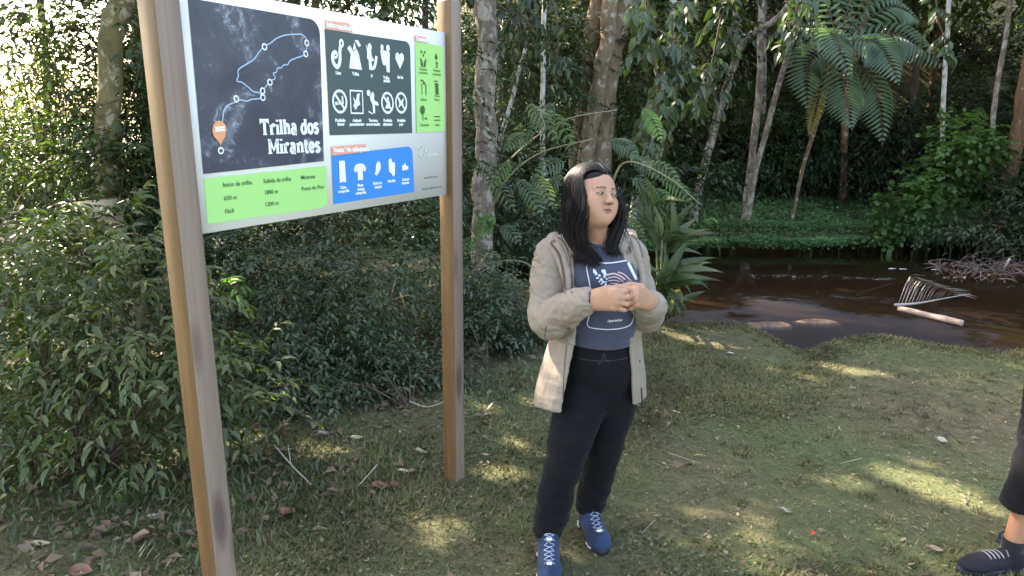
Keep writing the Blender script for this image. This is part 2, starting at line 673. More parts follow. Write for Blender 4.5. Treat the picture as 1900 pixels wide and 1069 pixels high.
def polyf(mb, pts, lift, px=True):
    P = [b_uv(*p) for p in pts] if px else pts
    c = np.mean(P, axis=0)
    v = [b_pt(u, z, lift) for u, z in P] + [b_pt(c[0], c[1], lift)]
    n = len(P)
    mb.add(v, t=[(k, (k + 1) % n, n) for k in range(n)])


def zpx(x, y):
    """pixel in the enlarged crop (330,0)-(620,450) at 2.376x"""
    return 330 + x / 2.376, y / 2.376


# route on the map
mb = MB()
route = [(184, 590), (192, 535), (198, 490), (215, 465), (250, 450), (262, 440), (300, 446), (320, 438), (345, 436), (368, 430), (352, 408), (330, 405), (300, 380), (275, 362), (255, 358),
         (262, 335), (262, 308), (300, 282), (330, 262), (352, 232), (376, 205), (405, 190), (430, 170), (470, 155), (520, 152), (540, 152), (560, 168), (564, 190), (558, 238),
         (520, 255), (490, 268), (480, 285), (462, 287), (450, 300), (435, 300), (430, 318), (415, 325), (425, 345), (400, 360), (385, 380), (370, 400)]
ribbon(mb, catmull([zpx(*p) for p in route], 120), .0038, L2)
link('map_route', mb.mesh('map_route', m_line, RP), map_p)
for p in [(184, 664), (252, 436), (369, 430), (368, 401), (400, 363), (558, 238), (563, 190), (376, 207)]:
    mb = MB()
    disc(mb, zpx(*p), .0105, L2 + .001)
    o = link('map_marker', mb.mesh('map_marker', m_pw, RP), map_p)
    mb = MB()
    disc(mb, zpx(*p), .0062, L2 + .002)
    disc(mb, zpx(p[0] + 1, p[1]), .0030, L2 + .0025)
    link('marker_dot', mb.mesh('marker_dot', m_map, RP), o)
mb = MB()
bp = [(184, 640), (170, 620), (152, 600), (146, 575), (150, 552), (163, 536), (178, 532), (193, 537), (205, 552), (209, 575), (203, 602), (190, 625)]
polyf(mb, [zpx(*p) for p in bp], L2 + .001)
bal = link('map_balloon', mb.mesh('map_balloon', m_ball, RP), map_p)
mb = MB()
for yy_ in (570, 582):
    ribbon(mb, [zpx(158, yy_ - 6), zpx(200, yy_ - 9)], .006, L3)
link('balloon_print', mb.mesh('balloon_print', m_pw, RP), bal)

# slab-serif title built from strokes; glyph box 0..1 high, widths below
GLY = {
    'T': (.86, [[(.43, 0), (.43, 1)], [(.02, .94), (.84, .94)]], [(.43, 0, .34), (.07, .80, 'v'), (.79, .80, 'v')]),
    'r': (.56, [[(.16, 0), (.16, .66)], [(.16, .42), (.26, .60), (.40, .64), (.50, .56)]], [(.18, 0, .34), (.08, .66, .16)]),
    'i': (.34, [[(.17, 0), (.17, .66)], [(.17, .86), (.17, .99)]], [(.17, 0, .32), (.10, .66, .2)]),
    'l': (.34, [[(.17, 0), (.17, 1)]], [(.17, 0, .32), (.10, 1, .2)]),
    'h': (.72, [[(.17, 0), (.17, 1)], [(.17, .44), (.30, .62), (.44, .64), (.54, .50), (.54, 0)]], [(.17, 0, .3), (.54, 0, .3), (.10, 1, .2)]),
    'n': (.72, [[(.17, 0), (.17, .66)], [(.17, .44), (.30, .62), (.44, .64), (.54, .50), (.54, 0)]], [(.17, 0, .3), (.54, 0, .3), (.10, .66, .2)]),
    'a': (.62, [[(.12, .56), (.26, .65), (.40, .60), (.44, .46), (.44, .04), (.54, .02)], [(.44, .36), (.24, .36), (.12, .26), (.12, .12), (.24, .02), (.36, .06), (.44, .16)]], []),
    'd': (.68, [[(.50, 0), (.50, 1)], [(.50, .52), (.38, .64), (.24, .62), (.12, .46), (.11, .22), (.22, .04), (.36, .02), (.50, .14)]], [(.43, 1, .2), (.57, 0, .16)]),
    'o': (.62, [[(.31, .65), (.15, .56), (.10, .33), (.16, .10), (.31, .01), (.46, .10), (.52, .33), (.47, .56), (.31, .65)]], []),
    's': (.54, [[(.44, .54), (.34, .64), (.18, .63), (.11, .52), (.18, .40), (.36, .30), (.44, .18), (.36, .03), (.20, .01), (.09, .12)]], []),
    'M': (1.02, [[(.18, 0), (.18, 1)], [(.84, 0), (.84, 1)], [(.18, .96), (.51, .25), (.84, .96)]], [(.17, 0, .34), (.85, 0, .34), (.12, 1, .2), (.90, 1, .2)]),
    't': (.44, [[(.18, .88), (.18, .14), (.28, .02), (.40, .06)], [(.02, .62), (.38, .62)]], []),
    'e': (.62, [[(.12, .34), (.50, .34), (.46, .56), (.31, .65), (.16, .56), (.10, .33), (.16, .10), (.32, .01), (.50, .09)]], []),
    ' ': (.34, [], []),
}
tb = MB()


def slab_text(txt, p_left, p_right, hgt):
    """text between two pixel points on its base line"""
    a, b = b_uv(*p_left), b_uv(*p_right)
    W = sum(GLY[c][0] for c in txt)
    d = (b - a) / W
    x = 0
    for ch in txt:
        w, strokes, ser = GLY[ch]
        for s in strokes:
            pts = catmull(s, 3 * len(s)) if len(s) > 3 and ch != 'M' else s
            pp = [a + d * (x + q[0]) + np.array([0, hgt * q[1]]) for q in pts]
            ribbon(tb, pp, hgt * .235, L2, px=False)
        for s in ser:
            if s[2] == 'v':
                pp = [a + d * (x + s[0]) + np.array([0, hgt * (s[1] - .06)]), a + d * (x + s[0]) + np.array([0, hgt * (s[1] + .17)])]
            else:
                z_ = .05 if s[1] == 0 else s[1] - .05
                pp = [a + d * (x + s[0] - s[2] / 2) + np.array([0, hgt * z_]), a + d * (x + s[0] + s[2] / 2) + np.array([0, hgt * z_])]
            ribbon(tb, pp, hgt * .10, L2 + .0004, px=False)
        x += w


slab_text('Trilha dos', (481, 251), (590, 246.5), .046)
slab_text('Mirantes', (496, 286), (593, 281), .046)
link('title_lettering', tb.mesh('title_lettering', m_pw, RP), map_p)


def small_text(txt, p, size, mat, parent, lift=L2, bold=.0, center=False, name='caption'):
    cu = bpy.data.curves.new(name, 'FONT')
    cu.body = txt
    cu.size = size
    cu.offset = bold
    cu.resolution_u = 2
    cu.align_x = 'CENTER' if center else 'LEFT'
    tmp = bpy.data.objects.new('tmp', cu)
    me = bpy.data.meshes.new_from_object(tmp)
    me.name = name
    bpy.data.objects.remove(tmp)
    u, z = b_uv(*p)
    o0 = b_pt(u, z, lift) - RP
    M = Matrix(((bd[0], 0, bn_[0], o0[0]), (bd[1], 0, bn_[1], o0[1]), (0, 1, 0, o0[2]), (0, 0, 0, 1)))
    me.transform(M)
    me.materials.clear()
    me.materials.append(mat)
    return link(name, me, parent)


for txt, p in [('Início da trilha', (412, 347)), ('650 m', (414, 372)), ('Fácil', (416, 396)), ('Subida da trilha', (487, 340)), ('1800 m', (489, 361)), ('1200 m', (490, 383)), ('Mirantes', (557, 333)), ('Ponta do Pico', (558, 354))]:
    small_text(txt, p, .0185, m_pg, grn, bold=.0002)


# pictograms: each icon a part of its panel; drawn in a local box -1..1
def icon(px, py, s, shapes, mat, parent, name='pictogram', sq=1.0):
    c = b_uv(px, py)
    mb = MB()
    for sh in shapes:
        k = sh[0]
        if k == 'p':
            polyf(mb, [c + np.array([x * s * sq, y * s]) for x, y in sh[1]], L2, px=False)
        elif k == 'l':
            pts = [c + np.array([x * s * sq, y * s]) for x, y in sh[1]]
            ribbon(mb, catmull(pts, 3 * len(pts)) if len(pts) > 2 and len(sh) < 4 else pts, sh[2] * s, L2 + .0003, px=False)
        elif k == 'c':
            disc(mb, c + np.array([sh[1][0] * s * sq, sh[1][1] * s]), sh[2] * s, L2 + .0006, sq=sq, px=False, r_in=sh[3] * s if len(sh) > 3 else 0)
    return link(name, mb.mesh(name, mat, RP), parent)


hook = [('l', [(.35, .75), (.2, .3), (.15, -.4), (-.2, -.85), (-.65, -.55), (-.7, -.05), (-.35, .2)], .3), ('c', (.42, .82), .3, .1), ('c', (-.38, 0), .3, .12)]
bagi = [('p', [(-.75, -.9), (.9, -.95), (.55, .2), (.3, .5), (-.45, .2)]), ('p', [(-.9, .5), (-.5, .7), (-.15, .3), (-.5, .1)]), ('p', [(-.2, .4), (.05, 1), (.25, .5)]), ('p', [(.1, 1.1), (.5, 1.15), (.9, .8), (.6, .65)])]
pers = [('c', (-.1, .75), .27), ('p', [(-.6, .9), (-.3, .6), (.1, .5), (.15, .1), (.5, -.2), (0, -.3), (-.5, -.1), (-.45, .4)]), ('p', [(-.3, -.2), (.1, -.3), (.15, -.9), (-.25, -.9)]), ('l', [(.1, -.8), (.5, -.6), (.8, .15)], .28)]
two = [('c', (-.5, .8), .22), ('c', (.35, .8), .26), ('p', [(-.75, .6), (-.1, .6), (.6, .5), (.55, -.2), (.5, -1), (.1, -1), (0, -.5), (-.4, -.5), (-.6, -.1)])]
heart = [('p', [(0, -.9), (-.85, .1), (-.8, .6), (-.4, .8), (0, .55), (.4, .8), (.8, .6), (.85, .1)])]
nosm = [('c', (0, 0), 1., .78), ('l', [(-.62, .62), (.62, -.62)], .2, 1), ('p', [(-.6, -.05), (.2, .1), (.3, .5), (.5, .4), (.55, -.2), (-.6, -.3)])]
boxp = [('l', [(-.85, -.95), (.85, -.95)], .13, 1), ('l', [(-.85, .95), (.85, .95)], .13, 1), ('l', [(-.85, -1), (-.85, 1)], .13, 1), ('l', [(.85, -1), (.85, 1)], .13, 1),
        ('p', [(-.5, .45), (-.1, .1), (.1, .7), (.5, .75), (.35, .2), (.5, -.2), (.1, -.35), (-.2, -.7), (-.5, -.3), (-.3, -.05)])]
slip = [('c', (-.6, .8), .27), ('p', [(-.4, .5), (0, .95), (.25, .7), (.2, .2), (.8, .0), (.85, -.3), (.3, -.2), (.3, -.95), (0, -.95), (-.05, -.2), (-.35, .2)]), ('l', [(-.7, -.8), (-.1, -1)], .12, 1)]
nof2 = [('c', (0, 0), 1., .78), ('l', [(-.62, .62), (.62, -.62)], .2, 1), ('p', [(-.4, -.5), (.5, -.5), (.4, .1), (.2, .2), (-.1, -.1)]), ('c', (.05, .35), .2)]
nof3 = [('c', (0, 0), 1., .78), ('l', [(-.62, .62), (.62, -.62)], .2, 1), ('p', [(-.5, .4), (-.1, .1), (.5, .5), (.3, .0), (.5, -.4), (.0, -.2), (-.45, -.5), (-.3, -.05)])]
for px_, py_, sh in [(626, 102, hook), (656, 104, bagi), (686, 107, pers), (714, 109, two), (740, 112, heart)]:
    icon(px_, py_, .048 if sh is not heart else .036, sh, m_pw, drk, sq=.85)
for px_, py_, sh in [(628.5, 188.5, nosm), (660, 189.5, boxp), (690, 190, slip), (717, 191, nof2), (742.5, 191, nof3)]:
    icon(px_, py_, .041, sh, m_pw, drk, sq=.92)
for txt, p in [('Lixo', (626, 138)), ('Trilha', (658, 140)), ('Só', (689, 144)), ('Trilha', (715, 147)), ('guiada', (716, 152.5)), ('Saúde', (741, 146)),
               ('Proibido', (630, 226)), ('fumar', (631, 233)), ('Animais', (661, 226)), ('peçonhentos', (661, 233)), ('Terreno', (691, 226)), ('escorregadio', (691, 233)),
               ('Proibido', (718, 226)), ('alimentar', (718, 233)), ('Proibido', (743, 226)), ('pets', (743, 233))]:
    small_text(txt, p, .0150, m_pw, drk, bold=.0009, center=True)
# salmon tabs above the panels
for c4, txt, tp, sz, par in [([(600, 37), (646, 43), (654, 61), (601, 54)], 'Informações', (603, 50), .024, drk), ([(767, 65), (789, 69), (795, 80), (768, 76)], 'Condutas', (769.5, 75), .021, lim),
                             ([(613, 272), (678, 267), (683, 281), (614, 289)], 'Vestuário adequado', (616, 283), .0235, blu)]:
    tbp = poly_part('tab', rrect(c4, .012, (1,)), m_pink, L2, par, px=False)
    small_text(txt, tp, sz, m_pw, tbp, lift=L3, bold=.0013)
# clothing pictograms
tr_ = [('p', [(-.38, 1), (.38, 1), (.45, -.9), (.1, -.9), (0, -.8), (-.1, -.9), (-.42, -.9)])]
ts_ = [('p', [(-.42, .85), (.42, .85), (.45, .2), (.42, -.9), (-.42, -.9), (-.45, .2)]), ('p', [(-.4, .85), (-.4, .25), (-.8, -.1), (-1.05, .3), (-.75, .7)]), ('p', [(.4, .85), (.4, .25), (.8, -.1), (1.05, .3), (.75, .7)])]
cap_ = [('p', [(-.5, .1), (-.3, .7), (.1, .95), (.5, .7), (.55, .1), (.2, -.4), (-.4, -.85), (-.8, -.6), (-.5, -.3)])]
bak_ = [('p', [(-.5, .9), (0, 1), (.1, .6), (.6, .5), (.55, -.8), (.25, -1), (-.1, -.6), (-.5, -.4)])]
sho_ = [('p', [(-.8, .3), (-.35, .3), (0, .7), (.3, .15), (.85, .1), (.8, -.4), (.2, -.45), (-.75, -.5)])]
for px_, py_, s_, sh in [(633.5, 319.5, .040, tr_), (666.5, 318.5, .034, ts_), (700, 313, .030, cap_), (725, 311, .036, bak_), (750, 310, .026, sho_)]:
    icon(px_, py_, s_, sh, m_pw, blu, sq=.95)
for txt, p in [('Calça', (635, 350)), ('comprida', (636, 357)), ('Blusa', (667, 346)), ('manga', (668, 353)), ('comprida', (668, 360)), ('Boné ou', (699, 342)), ('chapéu', (700, 349)), ('Mochila', (725, 338)), ('Calçado', (751, 335)), ('fechado', (751, 341.5))]:
    small_text(txt, p, .0150, m_pw, blu, bold=.0007, center=True)
# green pictograms on the lime panel, drawn with crop pixels (760,60)-(835,250) at 5.63x
gi = [(784, 110, [('c', (-.45, .85), .17), ('c', (.35, .85), .17), ('c', (0, .45), .17), ('p', [(-.75, .2), (-.35, -.1), (-.1, -.5), (-.1, -1), (-.5, -.9)]), ('p', [(.75, .2), (.35, -.1), (.1, -.5), (.1, -1), (.5, -.9)])]),
      (808, 112, [('p', [(-.35, .3), (0, .9), (.4, .3)]), ('c', (0, .3), .25), ('c', (.1, -.35), .22), ('l', [(.1, -.4), (.2, -.7), (-.1, -.95)], .2)]),
      (784, 163, [('l', [(-.6, .9), (-.2, .9), (.3, .6), (.6, .3), (.6, -.9)], .16, 1), ('l', [(-.35, .6), (-.35, -.9)], .10, 1), ('p', [(-.1, .9), (.3, .6), (.1, .3)])]),
      (809, 164, [('p', [(-.4, .7), (.4, .6), (.45, -.8), (-.3, -.8)]), ('l', [(-.7, .9), (.3, .85)], .14, 1), ('l', [(-.7, -.95), (.7, -1)], .10, 1)]),
      (783, 210, [('c', (-.05, .4), .55), ('l', [(0, 0), (0, -.9)], .14, 1), ('l', [(.4, -.65), (1., -.7)], .2, 1)]),
      (810, 218, [('l', [(-.75, .1), (.75, .1)], .14, 1), ('l', [(-.75, -.35), (.75, -.35)], .14, 1)])]
for px_, py_, sh in gi:
    icon(px_, py_, .032, sh, m_pg, lim, sq=.9)
for txt, p in [('Preserve', (784, 131)), ('a natureza', (784, 137)), ('Respeite', (809, 133)), ('os animais', (809, 140)), ('Silêncio', (785, 187)), ('Banco', (810, 187)), ('Caminhada', (786, 234)), ('Trilha', (810, 234))]:
    small_text(txt, p, .014, m_pg, lim, bold=.0002, center=True)
# faint round logo and address lines
m_lg = flat((.45, .62, .50), 'print_faint_green')
m_gy = flat((.18, .2, .2), 'print_grey')
mb = MB()
for a in range(0, 360, 60):
    u, z = b_uv(783, 283)
    disc(mb, (u + .021 * math.cos(math.radians(a + 20)), z + .021 * math.sin(math.radians(a + 20))), .0062, L1, px=False, n=10)
link('logo_print', mb.mesh('logo_print', m_lg, RP), board)
small_text('parque', (792, 291), .026, flat((.7, .74, .78), 'print_faint_grey'), board, lift=L1)
small_text('www.trilhas.com.br', (786, 332), .0125, m_gy, board, lift=L1, bold=.0003)
small_text('atendimento@trilhas.com.br', (782, 353), .0125, m_gy, board, lift=L1, bold=.0003)
# ================================================================== VEGETATION TOOLS
rng = np.random.RandomState(11)
# leaf templates: columns u (along), v (across), w (off the blade); triangles
LT_FULL = (np.array([(0, 0, 0), (.30, 0, -.03), (.66, 0, -.05), (1, 0, -.22), (.26, .5, .10), (.62, .40, .06), (.26, -.5, .10), (.62, -.40, .06)]),
           np.array([(0, 1, 4), (0, 6, 1), (1, 2, 5), (1, 5, 4), (1, 6, 7), (1, 7, 2), (2, 3, 5), (2, 7, 3)]))
LT_MID = (np.array([(0, 0, 0), (.42, .5, .10), (.42, 0, -.04), (.42, -.5, .10), (1, 0, -.15)]),
          np.array([(0, 2, 1), (0, 3, 2), (2, 4, 1), (2, 3, 4)]))
LT_LOW = (np.array([(0, 0, 0), (.42, .5, .03), (.42, -.5, .03), (1, 0, -.10)]), np.array([(0, 2, 1), (1, 2, 3)]))
LT_ROUND = (np.array([(0, 0, 0), (.2, .42, .05), (.7, .48, .05), (1, 0, 0), (.7, -.48, .05), (.2, -.42, .05)]), np.array([(0, 5, 1), (5, 4, 1), (1, 4, 2), (2, 4, 3)]))
# long strap with a fold and an arch
_us = np.linspace(0, 1, 8)
_ws = np.array([.12, .55, .9, 1, .92, .72, .42, .03]) * .5
_dr = -.42 * _us ** 2.2
LT_STRAP = (np.concatenate([np.stack([_us, 0 * _us, _dr - .02], -1), np.stack([_us, _ws, _dr + .12 * _ws], -1), np.stack([_us, -_ws, _dr + .12 * _ws], -1)]),
            np.concatenate([[(i, i + 1, 8 + i + 1), (i, 8 + i + 1, 8 + i), (i, 16 + i, 16 + i + 1), (i, 16 + i + 1, i + 1)] for i in range(7)]))


def leaves_np(P, D, N, L, W, tmpl):
    """P base, D direction, N up of the blade; L length, W width"""
    V, T = tmpl
    D = nrm(D)
    S = nrm(np.cross(N, D))
    N = np.cross(D, S)
    L = np.broadcast_to(L, (len(P),))[:, None, None]
    W = np.broadcast_to(W, (len(P),))[:, None, None]
    v = P[:, None] + D[:, None] * V[None, :, 0:1] * L + S[:, None] * V[None, :, 1:2] * W + N[:, None] * V[None, :, 2:3] * L
    t = T[None] + (np.arange(len(P)) * len(V))[:, None, None]
    return v.reshape(-1, 3), t.reshape(-1, 3)


def twig_leaves(S, D, length, nl, droop=.35, spread=.9, r=None, jitter=.35):
    """leaves set alternately along twigs. returns P, D, N of every leaf and the twig curves"""
    r = r or rng
    n = len(S)
    D = nrm(D)
    t = (np.arange(nl) + .6) / nl
    Ls = np.broadcast_to(length, (n,))[:, None, None]
    down = np.array([0, 0, -1.0])
    tt = t[None, :, None]
    P = S[:, None] + D[:, None] * tt * Ls + down * droop * (tt ** 2) * Ls
    T = nrm(D[:, None] + down * 2 * droop * tt)
    side = nrm(np.cross(T, np.broadcast_to([0, 0, 1.0], T.shape)) + r.normal(0, .15, T.shape))
    sg = (np.where(np.arange(nl) % 2, 1, -1))[None, :, None]
    LD = nrm(T * .7 + side * sg * spread + down * .25 + r.normal(0, jitter * .5, T.shape))
    LD[:, -1] = nrm(T[:, -1] + r.normal(0, .15, (n, 3)))
    LN = nrm(np.array([0, 0, 1.0]) + r.normal(0, jitter, T.shape))
    curve = np.stack([S, P[:, nl // 2], P[:, -1]], 1)
    return P.reshape(-1, 3), LD.reshape(-1, 3), LN.reshape(-1, 3), curve


def blob_points(c, rad, n, r, shell=.35, zmin=None):
    """points in an ellipsoid, denser towards its skin, lumpy outline"""
    d = nrm(r.normal(size=(n, 3)))
    k = r.rand(n) ** shell
    lump = .72 + .55 * vnoise(d * 2.1 + 9.0 + np.asarray(c)[None] * 3, 3)
    p = d * k[:, None] * lump[:, None] * np.asarray(rad)
    p = p + np.asarray(c)
    if zmin is not None:
        p[:, 2] = np.maximum(p[:, 2], zmin + .02 + r.rand(n) * .15)
    return p, d


def stems_mb(mb, base, ends, r0, r1, r, n=5):
    for e in ends:
        m = (base + e) / 2 + r.normal(0, .06, 3) * np.linalg.norm(e - base) + np.array([0, 0, .06])
        P = catmull([base, m, e], 6)
        v, t, q = tube_np(P, np.linspace(r0, r1, 6), n, cap=False)
        mb.add(v, t, q)


def leaf_mesh(name, mat, tmpl, L, W):
    """one leaf on its own, base at the origin, along +X, blade up +Z"""
    v, t = leaves_np(np.zeros((1, 3)), np.array([[1., 0, 0]]), np.array([[0, 0, 1.]]), L, W, tmpl)
    return mesh_np(name, v, t, mat)


def place_leaf(me, P, D, N, s, parent, off, name='leaf'):
    D = nrm(D)
    S = nrm(np.cross(N, D))
    N = np.cross(D, S)
    o = bpy.data.objects.new(name, me)
    o.matrix_local = Matrix(((D[0] * s, S[0] * s, N[0] * s, P[0] - off[0]), (D[1] * s, S[1] * s, N[1] * s, P[1] - off[1]), (D[2] * s, S[2] * s, N[2] * s, P[2] - off[2]), (0, 0, 0, 1)))
    COL.objects.link(o)
    o.parent = parent
    return o


# greens
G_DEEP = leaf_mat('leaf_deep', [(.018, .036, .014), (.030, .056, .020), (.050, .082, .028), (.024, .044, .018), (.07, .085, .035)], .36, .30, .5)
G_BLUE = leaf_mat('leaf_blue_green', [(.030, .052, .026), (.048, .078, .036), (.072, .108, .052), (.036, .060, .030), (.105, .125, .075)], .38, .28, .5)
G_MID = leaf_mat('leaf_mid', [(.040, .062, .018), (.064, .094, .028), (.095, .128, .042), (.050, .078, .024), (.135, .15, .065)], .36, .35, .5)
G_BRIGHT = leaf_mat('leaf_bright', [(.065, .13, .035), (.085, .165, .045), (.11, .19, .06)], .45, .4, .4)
G_FERN = leaf_mat('frond_green', [(.085, .135, .09), (.105, .16, .11), (.125, .18, .125)], .40, .35, .45, .3)
G_FERND = leaf_mat('frond_dull', [(.07, .11, .065), (.09, .13, .08)], .6, .3, .3, .3)
G_DEAD = leaf_mat('leaf_dead', [(.13, .085, .055), (.20, .14, .095), (.085, .055, .038), (.28, .21, .15)], .7, .2, .2, .3, (1, .8, .5))
G_YEL = leaf_mat('leaf_yellow', [(.17, .15, .05), (.22, .18, .07)], .6, .3, .2, .3)
G_GRASS = leaf_mat('grass_blade', [(.066, .074, .022), (.092, .104, .032), (.12, .128, .045), (.16, .13, .07), (.075, .088, .028), (.22, .175, .11), (.10, .07, .045)], .6, .3, .25, .9)
G_COVER = leaf_mat('ground_cover', [(.07, .15, .055), (.095, .19, .07), (.12, .23, .09)], .45, .3, .4, .5)
B_GREY = bark_mat('bark_grey', (.12, .09, .07), (.24, .185, .145), (.37, .33, .28), .5)
B_TAN = bark_mat('bark_tan', (.13, .09, .05), (.27, .19, .12), (.42, .38, .32), .25)
B_PALE = bark_mat('bark_pale', (.22, .19, .15), (.42, .38, .33), (.62, .60, .55), .8)
B_DARK = bark_mat('bark_dark', (.035, .025, .018), (.09, .062, .042), (.22, .2, .17), .05)
B_RUST = bark_mat('bark_rust', (.10, .05, .025), (.24, .13, .065), (.35, .28, .2), .1)
B_MOSS = bark_mat('bark_mossy', (.09, .075, .03), (.19, .15, .06), (.34, .30, .20), .3)
TWIG = plain_mat('twig', (.085, .06, .04), .85, .4, 30)
STEM_G = plain_mat('green_stem', (.10, .13, .05), .6, .3, 30)

# ---- crowns out of the frame's top, shared among trees -------------------------------------------------
def crown_mesh(name, n_tw, rad, L, seed, mat, nl=7):
    r = np.random.RandomState(seed)
    S, d = blob_points((0, 0, 0), rad, n_tw, r, .45)
    D = nrm(d + r.normal(0, .5, d.shape) + [0, 0, .15])
    P, LD, LN, cv = twig_leaves(S, D, r.uniform(.25, .5, n_tw), nl, .5, r=r)
    ln = L * r.uniform(.6, 1.2, len(P))
    v, t = leaves_np(P, LD, LN, ln, ln * .42, LT_LOW)
    return mesh_np(name, v, t, mat)


CROWNS = [crown_mesh('crown', 1100, (1.9, 1.9, 1.5), .15, 1, G_DEEP), crown_mesh('crown', 1100, (2.1, 1.7, 1.7), .17, 2, G_MID), crown_mesh('crown', 900, (1.6, 1.8, 1.9), .14, 3, G_BLUE)]


def px_path(pts):
    return np.array([at(*p) for p in pts])


def tree(name, label, pts, r0, r1, bark, crown=None, top=6.5, n=12, rough=.18, branches=(), group=None, seed=1, cat='tree', world=False, base_z=None, flare=1.35, crown_s=.52):
    """trunk through points (photograph x, y, distance), carried on above the frame to its crown"""
    P = np.array(pts, float) if world else px_path(pts)
    if base_z is None:
        base_z = float(height(P[-1][0], P[-1][1])) - .1
    if P[-1][2] > base_z:
        d = nrm(P[-1] - P[-2])
        k = (P[-1][2] - base_z)
        P = np.vstack([P, P[-1] + np.array([d[0] / max(-d[2], .3) * k * .5, d[1] / max(-d[2], .3) * k * .5, -k])])
    P = P[::-1]
    if top and top > P[-1][2]:
        d = nrm(P[-1] - P[-2])
        k = top - P[-1][2]
        e = P[-1] + np.array([d[0] * .5, d[1] * .5, 1.0]) / 1.0 * k
        P = np.vstack([P, (P[-1] + e) / 2 + [.03 * k, -.02 * k, 0], e])
    m = max(14, int(np.linalg.norm(np.diff(P, axis=0), axis=1).sum() / .16))
    m = min(m, 70)
    C = catmull(P, m)
    u = np.linspace(0, 1, m)
    R = r0 * (1 - u) + r1 * u
    R = R * (1 + (flare - 1) * np.exp(-u * m / 2.2))
    C = C + (fbm(np.stack([u * m * .35 + seed, u * 0 + seed * 3.1], -1), 2, seed)[:, None] - .5) * r0 * np.array([1., .6, 0])
    off = C[0]
    root = thing(name, label, cat, off, group)
    mb = MB()
    mb.add(*tube_np(C, R, n, rough, seed))
    link('trunk', mb.mesh('trunk', bark, off, True), root)
    for b in branches:
        bp = px_path(b[0])
        mb = MB()
        mb.add(*tube_np(catmull(bp, 5 * len(bp)), np.linspace(b[1], b[2], 5 * len(bp)), 7, rough, seed + 3))
        link('branch', mb.mesh('branch', bark, off, True), root)
    if crown is not None:
        r = np.random.RandomState(seed + 50)
        c = link('crown', CROWNS[crown], root)
        c.location = Vector(C[-1] - off) + Vector((0, 0, .3))
        s = crown_s * r.uniform(.9, 1.25)
        c.scale = (s, s, s * r.uniform(.8, 1.0))
        c.rotation_euler = (0, 0, r.uniform(0, 6.28))
        # limbs inside the crown
        mb = MB()
        for k in range(6):
            a = r.uniform(0, 6.28)
            e = C[-1] + np.array([math.cos(a) * 1.2 * s, math.sin(a) * 1.2 * s, r.uniform(.3, 1.4)])
            st = C[-1 - r.randint(1, 5)]
            mb.add(*tube_np(catmull([st, (st + e) / 2 + [0, 0, .2], e], 7), np.linspace(r1 * .6, .012, 7), 5))
        link('limb', mb.mesh('limb', bark, off, True), root)
    return root, C


def shrub(name, label, base, blobs, leafL, nl=8, aspect=.42, mat=None, tmpl=LT_MID, parts=0, group=None, seed=1, tw=(.15, .32), cat='shrub', droop=.4, stems=24, up=.2, stem_mat=None, zmin=0.0, spread=.9, part_tmpl=None):
    """blobs: (centre, radii, n_twigs). nearest `parts` leaves become single leaf objects"""
    r = np.random.RandomState(seed)
    base = np.array(base, float)
    base[2] = float(height(base[0], base[1])) - .02
    root = thing(name, label, cat, base, group)
    Ps, Ds, Ns, cvs, ends = [], [], [], [], []
    for c, rad, n in blobs:
        S, d = blob_points(c, rad, n, r, .5, zmin=None)
        gzv = height(S[:, 0], S[:, 1])
        S[:, 2] = np.maximum(S[:, 2], gzv + zmin + .03 + .12 * r.rand(n))
        D = nrm(d * [1, 1, .6] + r.normal(0, .45, d.shape) + [0, 0, up])
        P, LD, LN, cv = twig_leaves(S, D, r.uniform(tw[0], tw[1], n), nl, droop, spread, r=r)
        Ps.append(P); Ds.append(LD); Ns.append(LN); cvs.append(cv)
        ends.append(S[r.choice(n, min(n, max(2, stems // len(blobs))), replace=False)])
    P, D, N = map(np.concatenate, (Ps, Ds, Ns))
    P[:, 2] = np.maximum(P[:, 2], height(P[:, 0], P[:, 1]) + .01)
    ln = leafL * r.uniform(.55, 1.2, len(P))
    mats = mat or G_MID
    if parts:
        dist = np.linalg.norm(P - _O, axis=1) + r.uniform(0, .25, len(P))
        o = np.argsort(dist)
        near, far = o[:parts], o[parts:]
        pt = part_tmpl or LT_FULL
        lm = leaf_mesh('leaf', mats, pt, 1.0, aspect)
        for k in near:
            place_leaf(lm, P[k], D[k], N[k], ln[k], root, base)
        P, D, N, ln = P[far], D[far], N[far], ln[far]
    v, t = leaves_np(P, D, N, ln, ln * aspect, tmpl)
    link('foliage', mesh_np('foliage', v - base, t, mats), root, kind='stuff' if parts else None)
    mb = MB()
    cv = np.concatenate(cvs)
    for k in r.choice(len(cv), min(len(cv), 260), replace=False):
        mb.add(*tube_np(cv[k], [.004, .003, .0015], 3, cap=False))
    ee = np.concatenate(ends)
    ee = ee[np.linalg.norm(ee - base, axis=1) < (9 if stems > 30 else .55)]
    stems_mb(mb, base, ee, .010 if stems > 30 else .006, .003, r)
    link('stems', mb.mesh('stems', stem_mat or TWIG, base), root, kind='stuff')
    return root


